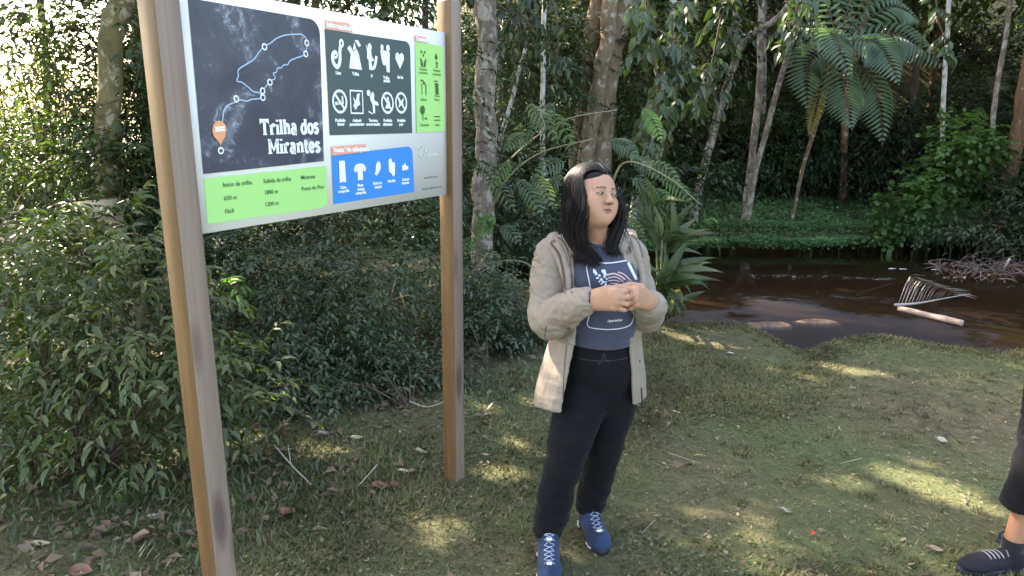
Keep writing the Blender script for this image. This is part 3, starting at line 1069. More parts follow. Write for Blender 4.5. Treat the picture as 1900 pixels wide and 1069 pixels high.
# ================================================================== TREES IN VIEW
tree('tree', 'straight pale mottled trunk standing right behind the far sign post', [(903, 0, 7.7), (900, 180, 7.7), (897, 330, 7.7), (896, 446, 7.7)], .122, .112, B_GREY, 0, 7.5, 16, .08, seed=3)
tree('tree', 'tall tan trunk leaning to the right, thickest of the clump behind the woman', [(1158, 0, 10.9), (1134, 110, 10.95), (1120, 230, 11.0), (1108, 350, 11.0)], .18, .15, B_TAN, 1, 7.5, 14, .12, seed=5)
tree('tree', 'ringed mid-thick trunk in the middle of the clump behind the woman', [(1136, 0, 10.7), (1119, 110, 10.7), (1099, 220, 10.8), (1080, 350, 10.8)], .13, .115, B_TAN, None, 7.5, 12, .12, seed=6)
tree('tree', 'dark brown straight trunk on the left of the clump behind the woman', [(1106, 0, 11.1), (1095, 110, 11.1), (1082, 210, 11.2), (1068, 350, 11.2)], .14, .10, B_TAN, 1, 7.5, 12, .15, seed=7)
tree('sapling', 'thin upright white stem between the pale trunk and the clump', [(1012, 10, 10.2), (1008, 110, 10.2), (1006, 250, 10.2), (1008, 330, 10.2)], .040, .032, B_PALE, None, 6.0, 8, .1, seed=8)
tree('sapling', 'slender grey pole leaning right beside the pale mottled trunk', [(975, 90, 10.4), (958, 150, 10.4), (935, 240, 10.4), (915, 330, 10.4)], .040, .030, B_PALE, None, 0, 8, .1, seed=9)
tree('sapling', 'broken-looking white lichened stem with a forked dead limb', [(1250, -30, 11.0), (1246, 90, 11.0), (1228, 190, 11.0), (1196, 292, 11.1)], .060, .046, B_PALE, 2, 6.5, 9, .12,
     branches=[([(1246, 98, 11.0), (1282, 122, 10.9), (1328, 166, 10.8)], .042, .028)], seed=10)
tree('tree', 'rusty crooked trunk forking towards a rising limb on the right', [(1368, -10, 11.6), (1366, 95, 11.6), (1350, 160, 11.7), (1322, 250, 11.7), (1297, 352, 11.8)], .072, .055, B_GREY, 1, 6.5, 10, .2,
     branches=[([(1362, 105, 11.6), (1396, 62, 11.4), (1440, 35, 11.2), (1500, -40, 11.0)], .065, .035)], seed=12)
tree('sapling', 'dim grey stem left of the tree fern, running straight up', [(1414, -10, 12.0), (1412, 120, 12.0), (1404, 230, 12.0), (1388, 350, 12.1)], .065, .05, B_GREY, 0, 6.5, 9, .12, seed=13)
tree('sapling', 'short slanting stem just left of the tree fern crown', [(1478, 40, 11.6), (1462, 100, 11.6), (1438, 180, 11.6), (1402, 320, 11.7)], .052, .04, B_GREY, None, 5.0, 8, .12, seed=14)
tree('sapling', 'thin bare stem at the top right between the fern and the leaning trunk', [(1762, -10, 12.5), (1758, 60, 12.5), (1750, 200, 12.5), (1748, 330, 12.6)], .042, .04, B_PALE, 2, 6.5, 8, .1, seed=15)
tree('sapling', 'slim leaning grey trunk above the bright green bush', [(1878, -20, 11.5), (1868, 60, 11.5), (1852, 150, 11.5), (1842, 230, 11.6), (1838, 330, 11.6)], .042, .036, B_GREY, 1, 6.5, 8, .12, seed=16)
tree('tree', 'thick rusty trunk cut by the right edge of the view', [(1925, 40, 11.2), (1905, 150, 11.2), (1888, 250, 11.3), (1872, 350, 11.4)], .11, .10, B_RUST, 0, 6.5, 12, .15, seed=17)
tree('tree', 'mossy yellowish trunk among leaves at the far left', [(232, -60, 4.9), (212, 60, 4.9), (203, 180, 4.9), (200, 300, 4.9), (190, 430, 4.9)], .085, .07, B_MOSS, 1, 5.8, 12, .2, seed=18)
tree('sapling', 'dark thin stem in front of the bright gap at the far left', [(70, -20, 6.8), (90, 140, 6.8), (78, 300, 6.8), (90, 430, 6.8)], .035, .03, B_DARK, None, 5.5, 8, .15, seed=19)
tree('tree', 'dark trunk hidden behind the left side of the sign board', [(262, 30, 8.2), (285, 200, 8.2), (300, 380, 8.2)], .13, .12, B_DARK, 0, 6.5, 10, .2, seed=20)

# pale stub of a cut trunk lit behind the left bushes
sp = at(184, 400, 4.6)
root = thing('tree_stump', 'pale broken tree stump behind the leaves left of the near post', 'stump', (sp[0], sp[1], 0))
mb = MB()
zz = np.linspace(-.1, sp[2] + .10, 8)
mb.add(*tube_np(np.stack([sp[0] + .03 * np.sin(zz * 3), sp[1] + 0 * zz, zz], -1), np.linspace(.19, .145, 8), 14, .18, 4))
link('stump_wood', mb.mesh('stump_wood', plain_mat('pale_stump', (.42, .34, .20), .8, .3, 6, .4), (sp[0], sp[1], 0), True), root)

# woodland fill behind the stream and along the sides: trunks rising out of view with shared crowns
r = np.random.RandomState(77)
fill = [(-1.6, 12.4), (-.2, 13.6), (1.6, 13.0), (2.6, 14.4), (3.9, 15.6), (5.2, 14.6), (6.6, 13.8), (8.2, 14.8), (9.6, 13.4), (11.2, 15.0), (-3.2, 11.2), (.8, 16.6), (4.8, 18.0), (7.6, 17.6), (10.5, 18.0), (-2.6, 15.6), (-1.0, 18.4), (2.6, 18.8), (12.8, 12.2), (13.5, 16.5)]
for k, (x, y) in enumerate(fill):
    zt = r.uniform(4.6, 6.6)
    h0 = float(height(x, y))
    tree('tree', 'dim slender trunk deep in the shaded wood behind the stream', [(x + r.uniform(-.5, .5), y + .2, h0 + zt), (x + r.uniform(-.2, .2), y, h0 + zt * .5), (x, y, h0)], r.uniform(.06, .13), .05,
         [B_DARK, B_GREY, B_RUST, B_DARK][k % 4], (k % 3 if y > 14.2 else None), 0, 8, .15, group='dim trunks of the wood behind the stream', seed=100 + k, world=True, crown_s=1.55 if y > 15.2 else 1.0)
left_fill = [(-4.9, 9.6, 5.2), (-6.6, 8.2, 5.6), (-4.0, 12.4, 6.0), (-8.2, 11.0, 6.0), (-6.2, 14.0, 6.2), (-10.5, 14.2, 6.5), (-3.4, 7.6, 4.6)]
for k, (x, y, zt) in enumerate(left_fill):
    tree('tree', 'thin tree half hidden in leaves in front of the bright clearing', [(x + .2, y + .1, zt), (x - .1, y, zt * .5), (x, y, 0)], .075, .05, [B_MOSS, B_GREY, B_DARK][k % 3], k % 3, 0, 8, .15,
         group='thin trees in front of the bright clearing', seed=140 + k, world=True, crown_s=.95)
# trees round the near side of the clearing, off to the left and behind: they throw its shade
near_fill = [(-6.4, 4.4, 5.4), (-7.6, 6.4, 6.2), (-5.2, 2.6, 4.8), (-2.6, 8.8, 5.4)]
for k, (x, y, zt) in enumerate(near_fill):
    tree('tree', 'leafy tree at the left side of the clearing with its crown above the view', [(x - .2, y + .1, zt), (x, y, zt * .5), (x, y, 0)], .10, .07, [B_MOSS, B_DARK][k % 2], k % 3, 0, 8, .15,
         group='shade trees along the left side of the clearing', seed=180 + k, world=True, crown_s=1.15)

# ================================================================== SHRUBS AND LEAF MASSES
A = at
def B(px, py, Y, rx, ry, rz, n):
    return (A(px, py, Y), (rx, ry, rz), n)


shrub('shrub', 'glossy green shrub in the left foreground beside the near sign post', gz(170, 880), [B(110, 640, 3.15, .50, .38, .34, 150), B(270, 600, 3.15, .38, .34, .36, 115), B(60, 780, 3.0, .42, .32, .28, 75), B(250, 780, 3.05, .36, .28, .30, 75),
      B(420, 720, 3.25, .22, .24, .30, 80), B(160, 480, 3.4, .55, .36, .30, 150)], .072, 7, .36, G_MID, LT_FULL, 290, seed=21, tw=(.16, .30), stems=36)
shrub('shrub', 'dense shrub with pale sunlit leaves at the far left edge', gz(20, 820), [B(-20, 520, 3.9, .55, .5, .42, 160), B(60, 470, 4.2, .55, .4, .30, 130), B(-60, 700, 3.7, .5, .4, .5, 120)], .09, 8, .38, G_MID, LT_MID, seed=22, stems=20)
shrub('bush', 'fine-leaved dark bluish bush filling the space under the sign board', gz(600, 790), [B(500, 520, 4.6, .55, .45, .55, 330), B(640, 560, 4.5, .50, .45, .50, 330), B(730, 500, 4.8, .45, .4, .6, 280), B(560, 660, 4.3, .55, .4, .34, 260), B(560, 740, 4.0, .5, .25, .16, 150), B(690, 690, 4.3, .4, .3, .26, 150), B(420, 540, 4.7, .4, .4, .5, 200)],
      .052, 8, .40, G_BLUE, LT_MID, seed=23, tw=(.14, .30), cat='bush', stems=6)
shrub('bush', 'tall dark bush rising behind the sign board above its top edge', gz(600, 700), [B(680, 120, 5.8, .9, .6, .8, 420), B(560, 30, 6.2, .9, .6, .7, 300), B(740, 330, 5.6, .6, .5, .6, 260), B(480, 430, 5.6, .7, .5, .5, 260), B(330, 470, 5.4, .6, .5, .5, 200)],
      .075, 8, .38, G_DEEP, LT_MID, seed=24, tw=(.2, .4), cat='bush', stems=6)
shrub('bush', 'dull green bush just right of the far sign post reaching the lawn', gz(905, 690), [B(905, 590, 5.0, .34, .3, .30, 220), B(950, 620, 5.2, .36, .3, .24, 190), B(880, 520, 5.2, .26, .3, .28, 130), B(960, 560, 5.6, .34, .3, .22, 110)],
      .058, 7, .42, G_BLUE, LT_MID, seed=25, tw=(.12, .26), cat='bush')
shrub('bush', 'low straggly bush at the foot of the big bush left of the far post', gz(760, 760), [B(700, 700, 4.2, .5, .25, .16, 130), B(790, 690, 4.4, .35, .25, .2, 110), B(560, 760, 3.9, .35, .2, .1, 60)], .05, 6, .4, G_BLUE, LT_MID, seed=26, tw=(.12, .26), cat='bush')
shrub('shrub', 'hanging bright leaf spray in the gap just right of the near post', gz(440, 780), [B(428, 534, 3.9, .05, .05, .05, 5)], .085, 6, .42, G_BRIGHT, LT_FULL, 24, seed=27, tw=(.06, .1), stems=2)

# leafy masses at the upper left, with bright gaps between them
shrub('leafy_tree', 'airy small-leaved tree filling the upper left corner', (-3.6, 5.6, 0), [B(40, 120, 5.6, .75, .6, .8, 170), B(160, 60, 5.4, .6, .6, .6, 170), B(20, 360, 5.2, .6, .5, .4, 130), B(150, 250, 5.2, .5, .4, .5, 150), B(230, 330, 5.0, .45, .4, .5, 190), B(235, 120, 5.6, .5, .4, .7, 190), B(20, 230, 5.8, .6, .5, .5, 190), B(100, 330, 5.4, .5, .4, .3, 130), B(90, 20, 5.2, .5, .4, .4, 120), B(0, 120, 7.2, .7, .5, .9, 240), B(60, 300, 7.2, .8, .5, .4, 160)],
      .075, 8, .40, G_MID, LT_MID, seed=31, tw=(.2, .4), cat='tree', stems=50)
shrub('leafy_tree', 'darker tree between the mossy trunk and the near sign post', (-2.6, 5.2, 0), [B(280, 60, 5.2, .5, .5, .7, 220), B(270, 260, 5.0, .4, .4, .5, 220), B(225, 430, 4.6, .5, .4, .3, 190), B(330, 330, 5.0, .4, .4, .4, 120)],
      .08, 8, .40, G_DEEP, LT_MID, seed=32, tw=(.2, .4), cat='tree', stems=50)

# undergrowth between the right post and the clump, over the little inlet
shrub('bush', 'dark bush between the pale mottled trunk and the clump', gz(980, 420), [B(965, 330, 9.4, .8, .5, .6, 260), B(1010, 150, 10.8, .8, .6, .9, 330), B(940, 60, 11.0, .8, .6, .8, 280), B(870, 260, 9.8, .4, .4, .9, 200)], .11, 8, .36, G_BLUE, LT_MID, seed=33, tw=(.25, .5), cat='bush')
shrub('bush', 'dense green bush growing low on the far bank left of the woman', gz(960, 430), [B(955, 425, 8.8, .6, .4, .25, 220), B(872, 400, 8.9, .3, .4, .5, 130), B(1010, 400, 9.0, .5, .4, .4, 160)], .085, 8, .4, G_BLUE, LT_MID, seed=34, tw=(.2, .4), cat='bush')
shrub('bush', 'broad dark bush behind the clump of trunks', (2.0, 12.0, 0), [B(1180, 200, 11.5, 1.2, .7, 1.1, 420), B(1060, 60, 11.8, .8, .6, .9, 280), B(1260, 60, 11.2, 1.0, .7, .9, 330), B(1250, 340, 10.6, .7, .6, .4, 200)], .12, 8, .38, G_DEEP, LT_MID, seed=35, tw=(.25, .5), cat='bush')

# large-leaved branches hanging at the top centre
def hanging(label, pts, leafL, n_tw, mat, seed, parts=60, sp_=(.25, .22, .3), name='leafy_branch', asp=.45, nl=5, tw=(.14, .26)):
    C = px_path(pts)
    r = np.random.RandomState(seed)
    cc = catmull(C, 22)
    base = cc[0]
    root = thing(name, label, 'branch', base)
    mb = MB()
    mb.add(*tube_np(cc, np.linspace(.018, .006, 22), 6))
    S = cc[r.randint(3, 22, n_tw)] + r.normal(0, 1, (n_tw, 3)) * np.array(sp_) * .3
    D = nrm(r.normal(0, 1, (n_tw, 3)) * [1, .8, .5] + [0, -.2, -.35])
    P, LD, LN, cv = twig_leaves(S, D, r.uniform(tw[0], tw[1], n_tw), nl, .6, 1.0, r=r)
    LD = nrm(LD + [0, 0, -.75])
    LN = nrm(r.normal(0, .6, LN.shape) + [0, -.8, .5])
    for k in range(n_tw):
        v, t, q = tube_np(np.vstack([cc[np.argmin(((cc - S[k]) ** 2).sum(1))], cv[k]]), [.006, .005, .004, .002], 4, cap=False)
        mb.add(v, t, q)
    link('stem', mb.mesh('stem', TWIG, base), root)
    ln = leafL * r.uniform(.6, 1.15, len(P))
    o = r.permutation(len(P))
    lm = leaf_mesh('leaf', mat, LT_FULL, 1.0, asp)
    for k in o[:parts]:
        place_leaf(lm, P[k], LD[k], LN[k], ln[k], root, base)
    o = o[parts:]
    if len(o):
        v, t = leaves_np(P[o], LD[o], LN[o], ln[o], ln[o] * asp, LT_FULL)
        link('foliage', mesh_np('foliage', v - base, t, mat), root, kind='stuff')
    return root


hanging('branch of large dull leaves hanging just right of the tan trunk', [(1190, -120, 7.6), (1205, 60, 7.5), (1222, 170, 7.4), (1205, 260, 7.4)], .17, 36, G_BLUE, 41, 190)
hanging('leafy branch with big grey-green leaves around the white lichened stem', [(1330, -140, 7.8), (1270, 20, 7.7), (1240, 130, 7.6), (1235, 240, 7.6)], .17, 40, G_BLUE, 42, 190)
hanging('leaf curtain hanging from the top left of the tan trunk', [(1000, -140, 8.0), (1025, -10, 7.9), (1035, 70, 7.8), (1030, 130, 7.8)], .13, 18, G_DEEP, 43, 150)
hanging('sprig of pale shiny leaves at the top just left of the tree fern', [(1560, -140, 8.6), (1500, -30, 8.4), (1478, 20, 8.3), (1470, 70, 8.3)], .15, 30, G_BLUE, 44, 140)
hanging('drooping leaves beside the rusty crooked trunk', [(1430, -120, 9.2), (1350, 0, 9.0), (1320, 120, 9.0), (1290, 210, 9.0)], .17, 36, G_DEEP, 45, 160)
hanging('brown-green leaves dangling right of the tree fern fronds', [(1730, -100, 10.0), (1740, 30, 9.8), (1762, 90, 9.8)], .16, 14, G_BLUE, 46, 60)
hanging('leaf sprays leaning in at the top behind the right sign post', [(985, -120, 7.8), (968, 0, 7.6), (965, 70, 7.6)], .12, 20, G_DEEP, 47, 130)
hanging('dark branch of drooping leaves above the pale mottled trunk', [(840, -100, 8.4), (880, -20, 8.4), (960, 30, 8.4), (1010, 60, 8.5)], .12, 26, G_DEEP, 48, 110)

# ---- pinnate-leaved bush arching left of and over the woman -------------------------------------------
def frond_np(C, wid, npairs, pl_w, droop=.25, updir=None, taper=.9, dbl=0, start=.12):
    """feather: spine C, leaflets of length wid at its widest. dbl>0 cuts each leaflet into that many small teeth pairs"""
    n = npairs
    cc = catmull(C, n + 2)[1:-1]
    T = nrm(np.gradient(cc, axis=0))
    upv = np.array([0, 0, 1.0]) if updir is None else np.asarray(updir, float)
    S = nrm(np.cross(T, np.broadcast_to(upv, T.shape)))
    N = nrm(np.cross(S, T))
    u = np.linspace(0, 1, n)
    env = np.sin(np.clip((u + start) / (1 + start), 0, 1) ** .8 * math.pi) ** taper
    vs, ts, o = [], [], 0
    for sg in (-1, 1):
        D = nrm(S * sg + T * .42 - np.array([0, 0, 1.0]) * droop)
        if not dbl:
            v, t = leaves_np(cc, D, N, wid * env + .01, pl_w, LT_FULL)
            vs.append(v); ts.append(t + o); o += len(v)
        else:
            k = dbl
            w = (np.arange(k) + .5) / k
            L = (wid * env + .01)[:, None, None]
            P = cc[:, None] + D[:, None] * w[None, :, None] * L - np.array([0, 0, 1.0]) * (w[None, :, None] ** 2) * L * droop * .5
            tl = pl_w * (1.05 - w[None, :] ** 1.6) * (env[:, None] * .6 + .4)
            for s2 in (-1, 1):
                DD = nrm(T[:, None] * s2 + D[:, None] * .55)
                DD = np.broadcast_to(DD, P.shape)
                NN = np.broadcast_to(N[:, None], P.shape)
                v, t = leaves_np(P.reshape(-1, 3), DD.reshape(-1, 3), NN.reshape(-1, 3), tl.reshape(-1), (wid / k) * 1.05, LT_LOW)
                vs.append(v); ts.append(t + o); o += len(v)
    return np.concatenate(vs), np.concatenate(ts), cc


def frond_obj(C, wid, npairs, pl_w, mat, parent, off, rach=.006, name='frond', rm=None, **k):
    v, t, cc = frond_np(C, wid, npairs, pl_w, **k)
    o = link(name, mesh_np(name, v - off, t, mat), parent)
    full = catmull(C, 14)
    mb = MB()
    mb.add(*tube_np(full, np.linspace(rach, rach * .35, 14), 5))
    link('rachis', mb.mesh('rachis', rm or STEM_G, off), o)
    return o


pb = gz(1010, 560)
pb[2] = float(height(pb[0], pb[1]))
pin = thing('arching_bush', 'bush with long arching stems and feathery compound leaves left of the woman', 'bush', pb)
mb = MB()
for pth in ([(895, 420, 6.6), (905, 345, 6.6), (975, 270, 6.5), (1050, 222, 6.4), (1145, 204, 6.3)], [(900, 420, 6.4), (935, 340, 6.3), (1000, 285, 6.2), (1100, 258, 6.1)], [(1120, 430, 6.2), (1140, 330, 6.1), (1170, 300, 6.0), (1240, 330, 5.9), (1300, 380, 5.9)],
            [(890, 500, 6.4), (930, 485, 6.2), (975, 488, 6.1), (1010, 520, 6.0)], [(905, 470, 6.4), (870, 520, 6.3), (862, 560, 6.2)]):
    C = px_path(pth)
    mb.add(*tube_np(catmull(C, 18), np.linspace(.012, .005, 18), 6))
link('stem', mb.mesh('stem', plain_mat('pale_stem', (.22, .19, .11), .7, .3, 20), pb, True), pin)
r = np.random.RandomState(5)
sprays = [(975, 190, 1040, 275), (1010, 200, 1075, 290), (1030, 190, 975, 260), (905, 330, 960, 400), (950, 300, 900, 360), (960, 330, 1010, 410), (985, 320, 1030, 395), (1010, 330, 975, 400), (1040, 325, 1000, 385), (880, 300, 930, 345),
          (1190, 200, 1230, 270), (1165, 290, 1230, 340), (1200, 300, 1270, 350), (1225, 330, 1290, 385), (1170, 330, 1230, 385), (1180, 370, 1220, 430), (1200, 350, 1260, 400), 
           (1130, 260, 1190, 300), (990, 250, 930, 285),  (920, 400, 880, 450), (925, 420, 970, 460), (885, 470, 935, 500), (880, 440, 850, 490), (1050, 300, 990, 330), (1150, 400, 1200, 460)]
for k, (x0_, y0_, x1_, y1_) in enumerate(sprays):
    Y = 6.3 + r.uniform(-.3, .3)
    a, b = A(x0_, y0_, Y), A(x1_, y1_, Y - r.uniform(0, .25))
    m_ = (a + b) / 2 + np.array([0, 0, .05])
    frond_obj(np.array([a, m_, b]), .115, 8 + r.randint(4), .026, [G_MID, G_BRIGHT, G_BLUE][k % 3], pin, pb, .004, droop=.35, name='compound_leaf', updir=(0, -.8, .6))

# ---- big strap-leaved ginger beside the woman -----------------------------------------------------------
gb = gz(1215, 600)
gb[2] = float(height(gb[0], gb[1]))
ging = thing('ginger_plant', 'large strap-leaved plant fanning out on the bank right behind the woman', 'plant', gb)
lm = leaf_mesh('leaf', G_MID, LT_STRAP, 1.0, .20)
lm2 = leaf_mesh('leaf', G_MID, LT_STRAP, 1.0, .21)
r = np.random.RandomState(8)
gst = []
ctr = [(1232, 455, 5.9), (1222, 520, 5.75), (1240, 560, 5.6), (1212, 400, 6.1)]
for k, (cx_, cy_, Y) in enumerate(ctr):
    c0 = A(cx_, cy_, Y)
    gst.append(c0)
tips = [(1262, 385, 0), (1250, 395, 0), (1282, 405, 0), (1292, 425, 0), (1312, 432, 0), (1318, 448, 0), (1300, 470, 0), (1225, 390, 0), (1205, 400, 0),
        (1308, 478, 1), (1330, 505, 1), (1322, 520, 1), (1305, 528, 1), (1285, 545, 1), (1268, 545, 1), (1255, 580, 1), (1240, 585, 1), (1310, 500, 1), (1180, 500, 1), (1195, 470, 1), (1290, 500, 1), (1275, 470, 1),
        (1230, 596, 2), (1250, 575, 2), (1212, 590, 2), (1270, 556, 2), (1215, 540, 2), (1185, 350, 3), (1170, 380, 3), (1230, 340, 3), (1255, 370, 3), (1240, 400, 3), (1200, 345, 3), (1265, 430, 0), (1245, 425, 0), (1290, 452, 0), (1300, 515, 1), (1288, 530, 1), (1315, 490, 1), (1265, 520, 1), (1275, 575, 2), (1262, 590, 2), (1225, 575, 2), (1296, 486, 1), (1305, 545, 2), (1284, 560, 2), (1230, 560, 2), (1240, 500, 1), (1215, 500, 1), (1272, 400, 0)]
for k, (tx, ty, ci) in enumerate(tips):
    c0 = gst[ci] + r.normal(0, .03, 3) + np.array([0, 0, r.uniform(-.14, .08)])
    tip = A(tx, ty, ctr[ci][2] - r.uniform(-.1, .35))
    d = tip - c0
    L = np.linalg.norm(d)
    d = nrm(d + np.array([0, 0, .30 * L]))
    place_leaf(lm if k % 4 else lm2, c0, d, nrm(np.array([r.normal(0, .25), -.55, 1.0])), L * 1.06, ging, gb)
mb = MB()
for c0 in gst:
    for s in range(2):
        e = c0 + np.array([r.normal(0, .02), 0, .05])
        mb.add(*tube_np(catmull([gb + np.array([r.normal(0, .08), r.normal(0, .05), -.03]), (gb + e) / 2 + [.02, 0, 0], e], 8), np.linspace(.014, .008, 8), 6))
link('stem', mb.mesh('stem', STEM_G, gb, True), ging)

# ---- tree fern -------------------------------------------------------------------------------------------
FY = 10.4
fc = A(1556, 78, FY)
fbase = A(1474, 348, 12.0)
fbase[2] = float(height(fbase[0], fbase[1]))
fern = thing('tree_fern', 'tree fern with a slender leaning trunk and drooping feathery fronds', 'tree fern', fbase)
mb = MB()
mb.add(*tube_np(catmull([fbase, A(1490, 310, 11.6), A(1512, 240, 11.2), A(1530, 165, 10.8), fc], 22), np.linspace(.030, .038, 22), 8, .2, 5))
link('trunk', mb.mesh('trunk', B_TAN, fbase, True), fern)
for k, (x, y, dy, mid, w, mt) in enumerate([(1584, 152, -.9, (1530, 40), .26, 0), (1671, 164, -.8, (1622, 60), .30, 0), (1758, 132, -.5, (1650, 48), .32, 0), (1500, 214, -.3, (1490, 90), .28, 1), (1582, 246, -.6, (1560, 150), .30, 1), (1638, 276, -.4, (1625, 140), .30, 1),
                                         (1712, 46, .3, (1640, 0), .28, 0), (1672, 10, .7, (1610, -30), .26, 0), (1460, 130, .5, (1500, 30), .24, 1), (1500, 258, .3, (1520, 180), .13, 2), (1610, -60, .6, (1580, -20), .26, 0), (1500, -30, .2, (1530, -10), .25, 0)]):
    tip = A(x, y, FY + dy)
    mp = A(mid[0], mid[1], FY + dy * .5)
    frond_obj(np.array([fc, mp * .6 + (fc + tip) / 2 * .4 + [0, 0, .05], (mp + tip) / 2 + np.array([0, 0, .03]), tip]), w * 1.3, 22, .042, [G_FERN, G_FERND, G_YEL][mt], fern, fbase, .007, droop=.15, dbl=0, updir=(0, -.75, .65), rm=TWIG)

# ---- right side bushes -------------------------------------------------------------------------------------
shrub('bush', 'bright green vine-covered bush on the far bank at the right', gz(1800, 440), [B(1795, 262, 11.4, .55, .45, .38, 200), B(1845, 330, 11.6, .5, .4, .45, 160), B(1738, 330, 11.4, .45, .4, .3, 120), B(1700, 370, 11.2, .35, .3, .3, 90), B(1645, 400, 11.1, .12, .12, .42, 60)],
      .10, 6, .8, G_BRIGHT, LT_ROUND, seed=51, tw=(.14, .3), cat='bush')
shrub('bush', 'dark tangled bush under the tree fern', (5.4, 14.0, 0), [B(1560, 300, 14.0, 1.1, .5, .55, 220), B(1640, 230, 14.4, 1.1, .6, .6, 220), B(1420, 320, 13.8, .9, .5, .45, 180), B(1380, 220, 14.4, .9, .6, .9, 220)], .11, 8, .4, G_DEEP, LT_MID, seed=52, tw=(.25, .45), cat='bush')
shrub('bush', 'pale-leaved bush leaning over the water at the right edge', gz(1880, 500, -.1), [B(1850, 420, 10.6, .7, .45, .22, 100), B(1900, 350, 11.0, .5, .5, .35, 120), B(1770, 430, 10.8, .5, .4, .14, 70), B(1900, 470, 10.0, .4, .4, .2, 60)],
      .10, 5, .5, G_BLUE, LT_MID, seed=53, tw=(.2, .4), cat='bush')
shrub('bush', 'low dense bush on the far bank below the bright green one', gz(1720, 430, -.1), [B(1720, 420, 11.2, .8, .35, .20, 260), B(1820, 390, 11.6, .7, .4, .25, 200)], .07, 7, .45, G_COVER, LT_MID, seed=54, tw=(.14, .28), cat='bush')

# shared undergrowth bushes deep in the shade
def bush_mesh(name, seed, mat, L):
    r = np.random.RandomState(seed)
    S, d = blob_points((0, 0, .9), (1.1, 1.0, 1.0), 480, r, .5, zmin=0)
    D = nrm(d + r.normal(0, .5, d.shape) + [0, -.1, .2])
    P, LD, LN, cv = twig_leaves(S, D, r.uniform(.25, .5, len(S)), 8, .5, r=r)
    ln = L * r.uniform(.6, 1.2, len(P))
    v, t = leaves_np(P, LD, LN, ln, ln * .4, LT_LOW)
    fol = mesh_np(name, v, t, mat)
    mb = MB()
    stems_mb(mb, np.zeros(3), S[:18], .02, .006, r)
    return fol, mb.mesh('stems', TWIG)


G_DARK = leaf_mat('leaf_darkened_for_shade', [(.012, .022, .010), (.020, .036, .014), (.030, .048, .020), (.014, .022, .012)], .45, .25, .35)  # leaf colour darkened to stand in for deep shade in the wood
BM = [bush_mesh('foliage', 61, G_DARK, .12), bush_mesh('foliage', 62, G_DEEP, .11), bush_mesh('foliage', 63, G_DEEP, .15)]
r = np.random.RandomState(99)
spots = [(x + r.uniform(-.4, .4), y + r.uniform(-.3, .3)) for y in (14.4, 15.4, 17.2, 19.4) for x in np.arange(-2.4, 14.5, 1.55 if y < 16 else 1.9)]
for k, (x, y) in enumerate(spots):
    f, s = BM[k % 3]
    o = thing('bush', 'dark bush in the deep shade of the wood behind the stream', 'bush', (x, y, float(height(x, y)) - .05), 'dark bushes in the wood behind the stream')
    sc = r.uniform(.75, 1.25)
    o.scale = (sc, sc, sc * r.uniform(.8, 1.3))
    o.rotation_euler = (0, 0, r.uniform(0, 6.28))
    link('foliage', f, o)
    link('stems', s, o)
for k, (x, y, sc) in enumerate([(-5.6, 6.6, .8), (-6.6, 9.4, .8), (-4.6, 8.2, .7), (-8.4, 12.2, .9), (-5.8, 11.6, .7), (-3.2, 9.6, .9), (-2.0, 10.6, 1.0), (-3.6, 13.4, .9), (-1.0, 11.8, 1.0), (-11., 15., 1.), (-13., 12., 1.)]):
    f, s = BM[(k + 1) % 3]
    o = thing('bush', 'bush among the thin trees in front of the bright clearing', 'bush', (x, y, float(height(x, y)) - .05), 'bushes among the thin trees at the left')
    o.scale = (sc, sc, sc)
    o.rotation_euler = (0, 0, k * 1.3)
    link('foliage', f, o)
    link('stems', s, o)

for k, (x, y, sc) in enumerate([(8.6, 9.6, 1.1), (9.8, 8.2, 1.2), (9.2, 11.2, 1.1), (11.4, 9.6, 1.3), (8.4, 6.6, .9), (10.6, 6.0, 1.2), (12.6, 11.6, 1.3)]):  # bushes added outside the view so the water mirrors woods, not sky
    f, s = BM[(k + 1) % 3]
    o = thing('bush', 'bush at the right-hand end of the stream bank', 'bush', (x, y, float(height(x, y)) - .05), 'bushes at the right-hand end of the stream')
    o.scale = (sc, sc, sc * 1.2)
    o.rotation_euler = (0, 0, k * 1.7)
    link('foliage', f, o)
    link('stems', s, o)
for k, (x, y, zt) in enumerate([(9.4, 10.4, 4.8), (10.6, 7.6, 5.0), (12.4, 9.4, 5.6), (9.8, 12.6, 5.2), (13.4, 12.6, 5.6), (15.5, 10.5, 6.0)]):  # trees added out of view to keep open sky off the water
    tree('tree', 'tree standing on the bank beyond the right edge of the view', [(x + .2, y, zt), (x, y, zt * .5), (x, y, float(height(x, y)))], .11, .08, [B_RUST, B_GREY][k % 2], k % 3, 0, 8, .15, group='trees beyond the right end of the stream', seed=220 + k, world=True, crown_s=1.1)
